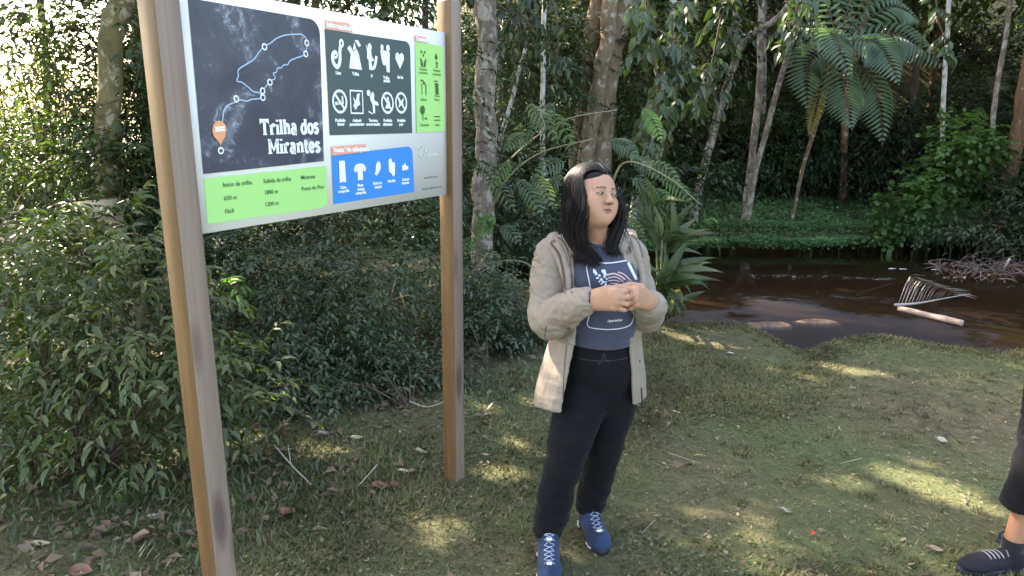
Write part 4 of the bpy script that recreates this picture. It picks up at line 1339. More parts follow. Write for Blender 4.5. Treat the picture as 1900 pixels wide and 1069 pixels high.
# ================================================================== PEOPLE: bodies and clothes grown from distance fields
class Field:
    def __init__(s, xs, ys, zs):
        s.xs, s.ys, s.zs = [np.asarray(a, np.float32) for a in (xs, ys, zs)]
        s.f = np.full((len(xs), len(ys), len(zs)), .25, np.float32)

    def block(s, lo, hi):
        sl, ax = [], []
        for a, l, h in zip((s.xs, s.ys, s.zs), lo, hi):
            i0, i1 = np.searchsorted(a, l), np.searchsorted(a, h)
            if i1 <= i0:
                return None, None
            sl.append(slice(i0, i1))
            ax.append(a[i0:i1])
        X, Y, Z = np.meshgrid(*ax, indexing='ij', sparse=True)
        return tuple(sl), (X, Y, Z)

    def comb(s, sl, d, k, op):
        f = s.f[sl]
        if op == 'add':
            if k > 0:
                h = np.maximum(k - np.abs(f - d), 0) / k
                s.f[sl] = np.minimum(f, d) - h * h * k * .25
            else:
                s.f[sl] = np.minimum(f, d)
        else:
            d = -d
            if k > 0:
                h = np.maximum(k - np.abs(f - d), 0) / k
                s.f[sl] = np.maximum(f, d) + h * h * k * .25
            else:
                s.f[sl] = np.maximum(f, d)

    def cone(s, a, b, ra, rb, k=.01, op='add', flat=None):
        """tapered capsule; flat=(axis, factor) squeezes it along a direction"""
        a, b = np.asarray(a, float), np.asarray(b, float)
        m = max(ra, rb) + k + .03
        sl, g = s.block(np.minimum(a, b) - m, np.maximum(a, b) + m)
        if sl is None:
            return
        X, Y, Z = g
        d = b - a
        L2_ = max(float(d @ d), 1e-9)
        t = np.clip(((X - a[0]) * d[0] + (Y - a[1]) * d[1] + (Z - a[2]) * d[2]) / L2_, 0, 1)
        px, py, pz = X - (a[0] + d[0] * t), Y - (a[1] + d[1] * t), Z - (a[2] + d[2] * t)
        if flat is None:
            q = np.sqrt(px * px + py * py + pz * pz)
        else:
            n, fc = flat
            n = nrm(n)
            w = px * n[0] + py * n[1] + pz * n[2]
            q = np.sqrt(np.maximum(px * px + py * py + pz * pz - w * w, 0) + (w / fc) ** 2)
        s.comb(sl, (q - (ra + (rb - ra) * t)).astype(np.float32), k, op)

    def ell(s, c, r, k=.01, op='add', R=None):
        c, r = np.asarray(c, float), np.asarray(r, float)
        m = max(r) + k + .03
        sl, g = s.block(c - m, c + m)
        if sl is None:
            return
        X, Y, Z = [g_ - c_ for g_, c_ in zip(g, c)]
        if R is not None:
            R = np.asarray(R, float)              # columns = local axes in world
            x = X * R[0, 0] + Y * R[1, 0] + Z * R[2, 0]
            y = X * R[0, 1] + Y * R[1, 1] + Z * R[2, 1]
            z = X * R[0, 2] + Y * R[1, 2] + Z * R[2, 2]
        else:
            x, y, z = X, Y, Z
        k0 = np.sqrt((x / r[0]) ** 2 + (y / r[1]) ** 2 + (z / r[2]) ** 2)
        k1 = np.sqrt((x / r[0] ** 2) ** 2 + (y / r[1] ** 2) ** 2 + (z / r[2] ** 2) ** 2) + 1e-9
        s.comb(sl, (k0 * (k0 - 1) / k1).astype(np.float32), k, op)

    def loft(s, secs, k=.02, op='add', inset=0.0, sq=2.0, noise_fn=None, cap=True):
        """secs rows: z, cx, cy, rx, ry, yaw  -> stacked ellipses"""
        S = np.array(sorted(secs, key=lambda r_: r_[0]), float)
        mr = S[:, 3:5].max() + .04 + k
        lo = [S[:, 1].min() - mr, S[:, 2].min() - mr, S[0, 0] - (.03 if cap else 0)]
        hi = [S[:, 1].max() + mr, S[:, 2].max() + mr, S[-1, 0] + (.03 if cap else 0)]
        sl, g = s.block(lo, hi)
        if sl is None:
            return
        X, Y, Z = g
        z = Z.ravel()
        cs = catmull(S, 160)
        col = lambda i: np.interp(z, cs[:, 0], cs[:, i])[None, None, :]
        cx, cy, rx, ry, yw = [col(i) for i in range(1, 6)]
        c_, s_ = np.cos(yw), np.sin(yw)
        x = (X - cx) * c_ + (Y - cy) * s_
        y = -(X - cx) * s_ + (Y - cy) * c_
        rx, ry = rx - inset, ry - inset
        q = (np.abs(x / rx) ** sq + np.abs(y / ry) ** sq) ** (1 / sq)
        d = (q - 1) * np.minimum(rx, ry)
        if noise_fn is not None:
            d = d + noise_fn(x, y, Z, np.arctan2(x / rx, -y / ry))
        dz = np.maximum(S[0, 0] - Z, Z - S[-1, 0])
        d = np.maximum(d, dz)
        s.comb(sl, d.astype(np.float32), k, op)

    def half(s, p, n, k=0.0, lo=None, hi=None):
        """cut away everything on the side n points to"""
        p, n = np.asarray(p, float), nrm(n)
        sl, g = s.block(lo if lo is not None else [-99] * 3, hi if hi is not None else [99] * 3)
        X, Y, Z = g
        d = (X - p[0]) * n[0] + (Y - p[1]) * n[1] + (Z - p[2]) * n[2]
        s.comb(sl, (-d).astype(np.float32) + 0 * s.f[sl], k, 'sub')

    def mesh(s):
        """surface nets on the rectilinear grid"""
        f = s.f
        ins = f < 0
        c = np.zeros(tuple(n - 1 for n in f.shape), np.int8)
        for i in (0, 1):
            for j in (0, 1):
                for k in (0, 1):
                    c += ins[i:f.shape[0] - 1 + i, j:f.shape[1] - 1 + j, k:f.shape[2] - 1 + k]
        act = (c > 0) & (c < 8)
        I, J, K = np.nonzero(act)
        idx = np.full(c.shape, -1, np.int64)
        idx[I, J, K] = np.arange(len(I))
        acc = np.zeros((len(I), 3))
        cnt = np.zeros(len(I))
        corners = [(i, j, k) for i in (0, 1) for j in (0, 1) for k in (0, 1)]
        ax = (s.xs.astype(float), s.ys.astype(float), s.zs.astype(float))
        for a in corners:
            for d_ in range(3):
                if a[d_]:
                    continue
                b = list(a)
                b[d_] = 1
                fa = f[I + a[0], J + a[1], K + a[2]]
                fb = f[I + b[0], J + b[1], K + b[2]]
                m = (fa < 0) != (fb < 0)
                t = np.where(m, fa / (fa - fb + 1e-12), 0)
                for e, (G, Q) in enumerate(zip(ax, (I, J, K))):
                    va = G[Q + a[e]]
                    vb = G[Q + b[e]]
                    acc[:, e] += np.where(m, va + (vb - va) * t, 0)
                cnt += m
        v = acc / cnt[:, None]
        quads = []
        for d_ in range(3):
            n1, n2 = [(1, 2), (2, 0), (0, 1)][d_]
            sl0 = [slice(None)] * 3
            sl1 = [slice(None)] * 3
            sl0[d_] = slice(0, -1)
            sl1[d_] = slice(1, None)
            A0, A1 = ins[tuple(sl0)], ins[tuple(sl1)]
            e = A0 != A1
            P_ = np.stack(np.nonzero(e), -1)
            ok = (P_[:, n1] > 0) & (P_[:, n2] > 0) & (P_[:, n1] < f.shape[n1] - 1) & (P_[:, n2] < f.shape[n2] - 1)
            P_ = P_[ok]
            fl = A0[tuple(P_.T)]
            o1 = np.zeros(3, int); o1[n1] = 1
            o2 = np.zeros(3, int); o2[n2] = 1
            q = np.stack([idx[tuple((P_ - o1 - o2).T)], idx[tuple((P_ - o2).T)], idx[tuple(P_.T)], idx[tuple((P_ - o1).T)]], -1)
            q[~fl] = q[~fl][:, ::-1]
            quads.append(q)
        return v, np.concatenate(quads)


def sdf_obj(name, F, mat, parent, off, smooth_it=1, colfn=None, disp=None, sw=.45):
    v, q = F.mesh()
    # a little Laplacian smoothing hides the lattice
    for _ in range(smooth_it):
        acc = np.zeros_like(v)
        cnt = np.zeros(len(v))
        for a, b in ((0, 1), (1, 2), (2, 3), (3, 0)):
            np.add.at(acc, q[:, a], v[q[:, b]])
            np.add.at(cnt, q[:, a], 1)
        v = v * sw + (1 - sw) * acc / np.maximum(cnt, 1)[:, None]
    if disp is not None:
        fn_ = np.cross(v[q[:, 2]] - v[q[:, 0]], v[q[:, 3]] - v[q[:, 1]])
        vn = np.zeros_like(v)
        for a in range(4):
            np.add.at(vn, q[:, a], fn_)
        v = v + nrm(vn) * disp(v)[:, None]
    me = mesh_np(name, v - np.asarray(off), q, mat, True)
    if colfn is not None:
        c = colfn(v)
        at_ = me.color_attributes.new('tint', 'FLOAT_COLOR', 'POINT')
        at_.data.foreach_set('color', np.concatenate([c, np.ones((len(c), 1))], 1).astype(np.float32).ravel())
    o = link(name, me, parent)
    return o, v, q


def wrinkle(amp, sc=(16, 16, 9), seed=0, fine=.35):
    """cloth creases: sharp ridges between soft hollows, bent by a slower noise"""
    def fn(v):
        w = fbm(v * 6.0, 2, seed + 40)[:, None] * np.array([1.6, 1.2, 1.4])
        p = v * np.array(sc) + w
        a = 1 - np.abs(fbm(p, 2, seed) - .5) * 4
        b = 1 - np.abs(fbm(p * 2.3 + 7, 2, seed + 3) - .5) * 4
        m = .35 + .9 * vnoise(v * 5.0 + seed, seed + 9)
        return (amp * m * (np.clip(a, -.4, 1) + fine * np.clip(b, -.4, 1) - .35)).astype(float)
    return fn


def rng_ax(lo, hi, d):
    return np.arange(lo, hi, d)


def cloth_mat(name, col, rough=.85, weave=900, var=.12, sheen=.3, spec=.2, fold=.0):
    m, nt, bs, out = new_mat(name)
    v = coords(nt)
    n = noise(nt, weave * .35, 2, .6, v)
    n2 = noise(nt, 14, 4, .6, v)
    r_ = ramp(nt, [(.3, tuple(c * (1 - var) for c in col)), (.7, tuple(min(1, c * (1 + var)) for c in col))], n2.outputs[0])
    nt.links.new(r_.outputs[0], bs.inputs['Base Color'])
    bs.inputs['Roughness'].default_value = rough
    bs.inputs['Specular IOR Level'].default_value = spec
    bs.inputs['Sheen Weight'].default_value = sheen
    b1 = bump(nt, n.outputs[0], .25, .002)
    nt.links.new(b1, bs.inputs['Normal'])
    return m


m_skin, nt, bs, out = new_mat('skin')
vc = nt.nodes.new('ShaderNodeVertexColor')
vc.layer_name = 'tint'
v = coords(nt)
n = noise(nt, 60, 4, .6, v)
c = mixc(nt, 1.0, vc.outputs[0], ramp(nt, [(.3, (.93, .91, .9)), (.7, (1.05, 1.04, 1.03))], n.outputs[0]).outputs[0], 'MULTIPLY')
nt.links.new(c, bs.inputs['Base Color'])
bs.inputs['Roughness'].default_value = .5
bs.inputs['Specular IOR Level'].default_value = .4
bs.inputs['Subsurface Weight'].default_value = .12
bs.inputs['Subsurface Radius'].default_value = (.012, .005, .003)
nt.links.new(bump(nt, n.outputs[0], .06, .001), bs.inputs['Normal'])

m_jacket = cloth_mat('jacket_khaki', (.265, .215, .172), .8, 700, .05, .05)
m_lining = cloth_mat('jacket_trim_brown', (.085, .052, .035), .85)
m_shirt = cloth_mat('shirt_slate', (.050, .056, .088), .85, 800, .10, .25)
m_trous = cloth_mat('trousers_black', (.0060, .0060, .0075), .8, 800, .15, .05, .12)
m_print = flat((.58, .58, .62), 'shirt_print_white', .8)
m_printp = flat((.55, .36, .34), 'shirt_print_pink', .8)
m_hair, nt, bs, out = new_mat('hair_black')
bs.inputs['Base Color'].default_value = (.010, .007, .0075, 1)
bs.inputs['Roughness'].default_value = .5
bs.inputs['Specular IOR Level'].default_value = .22
m_boot = cloth_mat('boot_blue', (.016, .034, .080), .7, 500, .45, .1)
m_sole = plain_mat('boot_sole', (.022, .024, .032), .7, .2, 30)
m_solep = plain_mat('boot_sole_pale', (.42, .42, .38), .6, .1, 30)
m_lace = flat((.30, .34, .44), 'boot_lace', .7)
m_cuffb = cloth_mat('boot_collar_teal', (.035, .09, .11), .85)


def rotm(yaw, pitch, roll):
    return np.array((Matrix.Rotation(yaw, 3, 'Z') @ Matrix.Rotation(pitch, 3, 'X') @ Matrix.Rotation(roll, 3, 'Y')))


# ---------------------------------------------------------------- the woman
WY = 2.56
W0 = np.array([.27, 2.52, 0.])
woman = thing('person', 'woman with long dark hair in open khaki jacket and black trousers, hands held together', 'person', W0)
HC = at(1101, 367, WY - .03)                 # middle of the head
HR = rotm(math.radians(32), math.radians(-14), math.radians(9))   # turned to her left, chin up, tilted
hp = lambda x, y, z: HC + HR @ np.array([x, y, z])
NB = at(1108, 448, WY + .01)                 # base of the neck
yawB = math.radians(20)


def head(F, hp, HR, NBp, k_neck=.03):
    e = lambda c, r_, k=.012, op='add': F.ell(hp(*c), r_, k, op, HR)
    cn = lambda a, b, ra, rb, k=.008, op='add': F.cone(hp(*a), hp(*b), ra, rb, k, op)
    e((0, .018, .028), (.074, .092, .086), 0)
    e((0, -.022, -.030), (.0655, .060, .074), .03)
    e((0, -.012, .030), (.067, .070, .070), .02)
    e((0, -.056, -.083), (.024, .020, .018), .024)          # chin
    cn((-.052, .008, -.058), (-.016, -.050, -.084), .018, .015, .03)
    cn((.052, .008, -.058), (.016, -.050, -.084), .018, .015, .03)
    for sx in (-1, 1):
        e((sx * .038, -.053, -.024), (.027, .024, .025), .022)     # cheek
        e((sx * .031, -.060, -.052), (.023, .017, .027), .022)
        cn((sx * .013, -.081, .0195), (sx * .043, -.069, .018), .0052, .0040, .014)   # brow
        e((sx * .031, -.094, .000), (.0185, .0135, .0100), .018, 'sub')        # socket
        e((sx * .031, -.0690, .000), (.0155, .0150, .0120), .005)              # lids
        cn((sx * .018, -.0815, .0040), (sx * .044, -.0755, .0022), .0026, .0022, .004)    # upper lid rim
        e((sx * .0125, -.0935, -.0300), (.0078, .0090, .0066), .007)            # nostril wings
        e((sx * .0062, -.1000, -.0375), (.0034, .0048, .0026), .002, 'sub')
    cn((0, -.081, .010), (0, -.0965, -.024), .0070, .0095, .013)
    e((0, -.0985, -.0275), (.0108, .0095, .0085), .008)
    cn((0, -.089, -.0360), (0, -.0860, -.046), .0050, .0050, .008)
    # lips, a little apart
    cn((-.0225, -.0755, -.0555), (-.006, -.0835, -.0528), .0022, .0036, .004)
    cn((.0225, -.0755, -.0555), (.006, -.0835, -.0528), .0022, .0036, .004)
    cn((-.006, -.0850, -.0525), (.006, -.0850, -.0525), .0040, .0040, .003)
    cn((-.0210, -.0750, -.0570), (-.006, -.0815, -.0615), .0022, .0042, .004)
    cn((.0210, -.0750, -.0570), (.006, -.0815, -.0615), .0022, .0042, .004)
    cn((-.006, -.0815, -.0615), (.006, -.0815, -.0615), .0042, .0042, .003)
    cn((-.0130, -.0870, -.0570), (.0130, -.0870, -.0570), .0013, .0013, .001, 'sub')
    # neck
    F.cone(hp(0, .028, -.045), NBp + np.array([0, .01, 0]), .050, .054, k_neck)
    F.cone(hp(0, -.012, -.088), NBp + np.array([0, -.02, 0]), .030, .040, k_neck)


def hand(F, wrist, knuck, side_up, back, fingers, thumb, s=1.0, wr=.026):
    """wrist point, middle-knuckle point, direction along the knuckles towards the index side, direction the back faces"""
    w, kn = np.asarray(wrist), np.asarray(knuck)
    u = nrm(side_up)
    bk = nrm(back)
    F.cone(w, w + (kn - w) * .30, wr, .030 * s, .02, flat=(bk, .68))
    offs = [.028, .0095, -.0095, -.0275]
    rads = [.0112, .0116, .0108, .0096]
    for o_, r_, fg in zip(offs, rads, fingers):
        k0 = kn + u * o_ * s - bk * (abs(o_) * .12) + nrm(kn - w) * (-.002 if abs(o_) > .02 else .003)
        F.cone(w + (kn - w) * .22 + u * o_ * .72, k0, .0175 * s, (r_ + .0035) * s, .014)
        pts = [k0] + [np.asarray(p) for p in fg]
        for i in range(len(pts) - 1):
            F.cone(pts[i], pts[i + 1], r_ * s * (1 - .08 * i), r_ * s * (.94 - .1 * i), .0028 if i else .005)
        F.ell(k0 + bk * .004, (.0105 * s,) * 3, .006)
    # clefts between neighbouring fingers
    for j in range(3):
        a0 = kn + u * (offs[j] + offs[j + 1]) / 2 * s + nrm(kn - w) * .012
        A_, B_ = [a0 + bk * .009], [a0 + bk * .009]
        p1 = (np.asarray(fingers[j][0]) + np.asarray(fingers[j + 1][0])) / 2
        F.cone(a0 + bk * .011, p1 + bk * .009, .0016, .0030, .002, 'sub')
        p2 = (np.asarray(fingers[j][1]) + np.asarray(fingers[j + 1][1])) / 2
        F.cone(p1 + bk * .009, p2 + nrm(p1 - a0) * .008, .0030, .0030, .002, 'sub')
    t0 = w + (kn - w) * .18 + u * .022 * s - bk * .006
    pts = [t0] + [np.asarray(p) for p in thumb]
    rr = [.017, .0135, .0120, .0095]
    for i in range(len(pts) - 1):
        F.cone(pts[i], pts[i + 1], rr[i] * s, rr[i + 1] * s, .008 if i == 0 else .003)


E_R, W_R = at(1018, 590, 2.50), at(1096, 557, 2.335)     # her right elbow and wrist (image left)
S_R = at(1030, 478, 2.575)
S_L = at(1167, 472, 2.66)
E_L, W_L = at(1198, 580, 2.60), at(1207, 560, 2.40)
K_R = at(1141, 556, 2.275)
K_L = at(1180, 551, 2.305)

F = Field(rng_ax(-.12, .72, .0029), rng_ax(2.14, 2.84, .0029), np.concatenate([rng_ax(.02, .98, .009), rng_ax(.98, 1.13, .0026), rng_ax(1.13, 1.335, .006), rng_ax(1.335, 1.62, .0024)]))
head(F, hp, HR, NB)
PEL = at(1117, 690, WY + .02)
CHS = at(1108, 530, WY + .03)
# trunk and limbs under the clothes
F.loft([(PEL[2] - .08, PEL[0], PEL[1], .10, .08, yawB), (PEL[2], PEL[0], PEL[1], .115, .085, yawB), (.95, (PEL[0] + CHS[0]) / 2, PEL[1], .105, .085, yawB), (CHS[2], CHS[0], CHS[1], .135, .105, yawB), (1.28, NB[0], NB[1] + .02, .13, .075, yawB), (1.34, NB[0], NB[1] + .02, .07, .055, yawB)], .02)
for S_, E_, W_ in ((S_R, E_R, W_R), (S_L, E_L, W_L)):
    F.cone(S_, E_, .044, .036, .03)
    F.cone(E_, W_, .036, .0245, .012)
uR = nrm(np.array([.02, .05, 1.0]))
bR = nrm(np.array([-.35, -1, .15]))
pxR = lambda x, y, Y: at(x, y, Y)
hand(F, W_R, K_R, uR, bR,
     [[pxR(1159, 541, 2.285), pxR(1161, 545, 2.318), pxR(1150, 546, 2.335)],
      [pxR(1163, 552, 2.280), pxR(1165, 554, 2.316), pxR(1152, 554, 2.335)],
      [pxR(1162, 564, 2.280), pxR(1163, 565, 2.314), pxR(1151, 565, 2.332)],
      [pxR(1157, 575, 2.285), pxR(1160, 575, 2.314), pxR(1150, 574, 2.328)]],
     [pxR(1124, 537, 2.30), pxR(1146, 535, 2.31), pxR(1162, 538, 2.325)], 1.02, .027)
uL = nrm(np.array([-.05, .1, 1.0]))
bL = nrm(np.array([.45, -1, .15]))
hand(F, W_L, K_L, uL, bL,
     [[pxR(1164, 536, 2.315), pxR(1152, 532, 2.325), pxR(1143, 531, 2.335)],
      [pxR(1168, 551, 2.305), pxR(1160, 552, 2.33), pxR(1166, 553, 2.35)],
      [pxR(1168, 562, 2.305), pxR(1162, 563, 2.33), pxR(1168, 563, 2.35)],
      [pxR(1170, 572, 2.31), pxR(1164, 573, 2.33), pxR(1170, 573, 2.345)]],
     [pxR(1190, 533, 2.36), pxR(1172, 529, 2.345), pxR(1158, 530, 2.335)], .98, .026)
HIPR, HIPL = at(1088, 712, WY + .02), at(1148, 706, WY + .06)
KNR, KNL = at(1046, 862, 2.475), at(1122, 836, 2.60)
ANR, ANL = at(1018, 990, 2.47), at(1094, 948, 2.68)
for a_, b_, c_ in ((HIPR, KNR, ANR), (HIPL, KNL, ANL)):
    F.cone(a_ + (b_ - a_) * .2, b_, .055, .045, .02)
    F.cone(b_, c_, .050, .032, .02)
    F.cone(c_, c_ + np.array([.0, -.03, -.05]), .026, .022, .02)
SKIN = np.array([.41, .222, .142])


def skin_col(v):
    c = np.tile(SKIN, (len(v), 1))
    L = (v - HC) @ HR                     # head frame
    x, y, z = L.T
    on = (y < -.03) & (np.abs(z) < .13) & (np.abs(x) < .08)
    # cheeks and nose a touch redder
    w = np.exp(-((np.abs(x) - .036) ** 2 + (z + .025) ** 2) / .018 ** 2) * on
    c = c * (1 - w[:, None] * .35) + w[:, None] * .35 * np.array([.45, .18, .125])
    lip = on & (y < -.068) & (np.abs(x) < .0235) & (z < -.0495 - .20 * np.abs(x)) & (z > -.0658 + .33 * np.abs(x))
    c[lip] = (.30, .105, .09)
    gap = on & (y < -.06) & (np.abs(x) < .0185) & (np.abs(z + .0568) < .0019)
    c[gap] = (.10, .03, .03)
    bx = np.abs(x)
    bz = .0215 + .16 * (bx - .012) - 4.5 * (bx - .012) ** 2 * (bx > .012)
    br = on & (bx > .0115) & (bx < .047) & (np.abs(z - bz) < .0029 * (1.25 - (bx - .0115) / .055))
    c[br] = c[br] * .1 + .9 * np.array([.045, .025, .018])
    lash = on & (bx > .0165) & (bx < .0455) & (np.abs(z - (.0045 - .12 * (bx - .031) - 6 * (bx - .031) ** 2)) < .0026)
    c[lash] = (.05, .028, .022)
    nos = on & (((bx - .0062) / .0045) ** 2 + ((z + .0375) / .0030) ** 2 < 1) & (y < -.09)
    c[nos] = (.12, .05, .04)

    return c


body, bv, bq = sdf_obj('body', F, m_skin, woman, W0, 1, skin_col, sw=.62)
del F
m_eye = flat((.26, .22, .20), 'eye_white', .2)
m_iris = flat((.022, .012, .008), 'iris_dark', .15)
for sx in (-1, 1):
    c0 = hp(sx * .031, -.0705, .0)
    U, V = np.meshgrid(np.linspace(0, 2 * math.pi, 17)[:-1], np.linspace(0, math.pi, 11), indexing='ij')

    def ball(rad, cc, flat_=1.0):
        d = np.stack([np.cos(U) * np.sin(V), np.cos(V), np.sin(U) * np.sin(V)], -1) * np.array([1, flat_, 1])
        return cc + (d * rad).reshape(-1, 3) @ HR.T
    q = [(i * 11 + j, ((i + 1) % 16) * 11 + j, ((i + 1) % 16) * 11 + j + 1, i * 11 + j + 1) for i in range(16) for j in range(10)]
    # an almond of eyeball set between the lids
    mb = MB()
    d = np.stack([np.cos(U) * np.sin(V) * .0122, -np.cos(V) * .004 - .0152, np.sin(U) * np.sin(V) * .0038], -1).reshape(-1, 3)
    mb.add(c0 + d @ HR.T, q=q)
    eo = link('eye', mb.mesh('eye', m_eye, W0, True), woman)
    mb = MB()
    d = np.stack([np.cos(U) * np.sin(V) * .0062 + .0014, -np.cos(V) * .003 - .0172, np.sin(U) * np.sin(V) * .0040], -1).reshape(-1, 3)
    mb.add(c0 + d @ HR.T, q=q)
    link('iris', mb.mesh('iris', m_iris, W0, True), eo)

# ---- shirt ---------------------------------------------------------------
cN = lambda v_, sc, sd=0: fbm(v_ * sc, 3, sd)


def folds(amp, fz=9., fa=2.2, seed=0, slant=0.0):
    def fn(x, y, Z, ang):
        p = np.stack(np.broadcast_arrays(np.cos(ang) * fa + slant * Z, np.sin(ang) * fa, Z * fz + 0 * ang), -1)
        return (amp * (fbm(p, 3, seed) - .5) * 2).astype(np.float32)
    return fn


def vfolds(amp, seed=0, fa=5.0, fz=2.0):
    return folds(amp, fz, fa, seed)


torso = [(.905, 1118, .140, .118), (.96, 1117, .141, .118), (1.02, 1116, .140, .119), (1.08, 1113, .136, .118), (1.14, 1111, .137, .122), (1.19, 1110, .140, .124), (1.24, 1108, .140, .108), (1.285, 1107, .125, .086), (1.325, 1107, .085, .064)]


def x_at(px, z, Y):
    """world x of a photograph column at height z, distance Y"""
    lo, hi = 0, 1069
    for _ in range(30):
        m = (lo + hi) / 2
        if at(px, m, Y)[2] > z:
            lo = m
        else:
            hi = m
    return at(px, lo, Y)[0]


TS = [(z, x_at(px, z, WY), WY + .025, rx, ry, yawB) for z, px, rx, ry in torso]
F = Field(rng_ax(0, .62, .0042), rng_ax(2.3, 2.85, .0042), rng_ax(.88, 1.40, .0042))
F.loft(TS, .0, noise_fn=folds(.007, 11, 2.0, 5, 3.0))
for S_, E_ in ((S_R, E_R), (S_L, E_L)):
    F.cone(S_ + (NB - S_) * .35, S_ + (E_ - S_) * .28, .046, .046, .02)
ch = np.array([math.sin(yawB), -math.cos(yawB), 0])
sdv = np.array([math.cos(yawB), math.sin(yawB), 0])
for sg in (-1, 1):
    F.ell(np.array([x_at(1111, 1.165, WY), WY + .025, 1.165]) + ch * .085 + sdv * (sg * .056 - .006), (.058, .050, .060), .05)
F.ell(np.array([x_at(1116, 1.0, WY), WY + .025, 1.0]) + ch * .062, (.10, .075, .10), .05)
F.cone(NB + np.array([0, 0, .11]), NB + np.array([.0, -.015, .012]), .050, .056, .008, 'sub')
shirt, sv, sq_ = sdf_obj('shirt', F, m_shirt, woman, W0, 2, disp=wrinkle(.0035, (9, 9, 13), 5))
del F
mb = MB()
a = np.arange(25) * 2 * math.pi / 24
colr = [NB + np.array([0, -.012, -.004]) + sdv * .057 * math.cos(t) + ch * (.056 * math.sin(t) + .006) + np.array([0, 0, -.018 * math.sin(t) + .016]) for t in a]
mb.add(*tube_np(colr, .0055, 6))
link('collar', mb.mesh('collar', m_shirt, W0, True), woman)

tree_s = BVHTree.FromPolygons([Vector(p) for p in sv], sq_.tolist())


def on_shirt(px, py, lift=.0022, bvh=None):
    d = Vector(ray(px, py)).normalized()
    h = (bvh or tree_s).ray_cast(Vector(_O), d)
    if h[0] is None:
        return None
    return np.array(h[0] + h[1] * lift)


def cloth_ribbon(pts, w, name, mat, bvh=None, lift=.0022, parent=None, n=None):
    P = catmull(pts, n or 6 * len(pts)) if len(pts) > 2 else np.array(pts, float)
    if len(P) == 2:
        P = np.linspace(P[0], P[1], 10)
    T = nrm(np.gradient(P, axis=0))
    N = np.stack([-T[:, 1], T[:, 0]], -1)
    L_, R_ = [], []
    for p, n_ in zip(P, N):
        a_, b_ = on_shirt(*(p + n_ * w / 2), lift, bvh), on_shirt(*(p - n_ * w / 2), lift, bvh)
        if a_ is None or b_ is None:
            continue
        L_.append(a_)
        R_.append(b_)
    if len(L_) < 2:
        return None
    m_ = len(L_)
    mb = MB()
    mb.add(L_ + R_, q=[(i, i + 1, m_ + i + 1, m_ + i) for i in range(m_ - 1)])
    return link(name, mb.mesh(name, mat, W0), parent or shirt)


cloth_ribbon([(1107, 487), (1100, 489), (1090, 491), (1089, 500), (1093, 520), (1097, 545), (1096, 575), (1092, 592), (1090, 600), (1094, 607), (1110, 610), (1130, 611), (1152, 609), (1168, 603), (1174, 592), (1175, 575)], 1.8, 'print_frame', m_print)
cloth_ribbon([(1110, 487), (1120, 489), (1135, 488), (1150, 486), (1162, 484)], 2.4, 'print_frame', m_print)
cloth_ribbon([(1165, 488), (1184, 527)], 5.0, 'print_stripe', m_print)
# winged motif: pale florets down the left, pink bars fanned to the right
r = np.random.RandomState(31)


def blob_print(px, py, rad, mat, mb, irr=.35):
    n_ = 9
    c = on_shirt(px, py)
    if c is None:
        return
    vs = []
    for k in range(n_):
        t = k * 2 * math.pi / n_
        rr = rad * (1 + irr * r.uniform(-1, 1))
        p = on_shirt(px + rr * math.cos(t), py + rr * math.sin(t))
        if p is None:
            return
        vs.append(p)
    mb.add(vs + [c], t=[(k, (k + 1) % n_, n_) for k in range(n_)])


mb = MB()
for px, py, rd in [(1103, 503, 3.6), (1106, 508, 3.0), (1120, 504, 4.2), (1122, 509, 3.0), (1112, 512, 2.4), (1108, 516, 2.6), (1115, 519, 2.6), (1119, 523, 2.8), (1123, 528, 3.0), (1126, 533, 3.6), (1131, 536, 3.4), (1112, 522, 1.6), (1116, 527, 1.8), (1121, 514, 2), (1125, 518, 1.8), (1129, 530, 2.2), (1137, 535, 2.6), (1124, 523, 1.6)]:
    blob_print(px, py, rd, m_print, mb)
link('print_florets', mb.mesh('print_florets', m_print, W0), shirt)
for pts, w in [([(1124, 511), (1138, 508), (1150, 512), (1160, 519)], 2.8), ([(1127, 516), (1140, 514), (1150, 518), (1156, 523)], 2.0), ([(1128, 521), (1140, 520), (1150, 523)], 1.8), ([(1132, 526), (1143, 526), (1150, 529)], 1.8), ([(1134, 531), (1146, 532)], 1.8), ([(1146, 505), (1157, 509), (1170, 521)], 2.2),
               ([(1163, 521), (1167, 526), (1161, 528)], 1.6)]:
    cloth_ribbon(pts, w, 'print_bar', m_printp)
cu = bpy.data.curves.new('txt', 'FONT')
cu.body = 'Aparados'
cu.size = 1
cu.shear = .35
cu.offset = .03
cu.resolution_u = 2
tmp = bpy.data.objects.new('tmp', cu)
tm = bpy.data.meshes.new_from_object(tmp)
bpy.data.objects.remove(tmp)
tv = np.array([v.co[:] for v in tm.vertices])
wd = tv[:, 0].max()
cd, cr = on_shirt(1127, 597.5), on_shirt(1154, 593)
vs = []
for x_, y_, _z in tv:
    p = on_shirt(1126.5 + x_ / wd * 28, 597.5 - x_ / wd * 2.2 - y_ * 6.0)
    vs.append(p if p is not None else cd)
tm2 = bpy.data.meshes.new('print_word')
tm2.from_pydata([Vector(p - W0) for p in vs], [], [list(p.vertices) for p in tm.polygons])
tm2.materials.append(m_print)
link('print_word', tm2, shirt)

# ---- trousers --------------------------------------------------------------
F = Field(rng_ax(-.12, .60, .0048), rng_ax(2.25, 2.95, .0048), rng_ax(.05, 1.0, .0048))
hx, hy = (HIPR[0] + HIPL[0]) / 2, WY + .035
F.loft([(.70, hx, hy, .120, .09, yawB), (.76, hx, hy, .150, .120, yawB), (.82, hx, hy, .156, .126, yawB), (.88, x_at(1118, .88, WY), hy, .142, .116, yawB), (.945, x_at(1118, .94, WY), hy, .130, .110, yawB)], .01, noise_fn=folds(.004, 12, 2.5, 9))


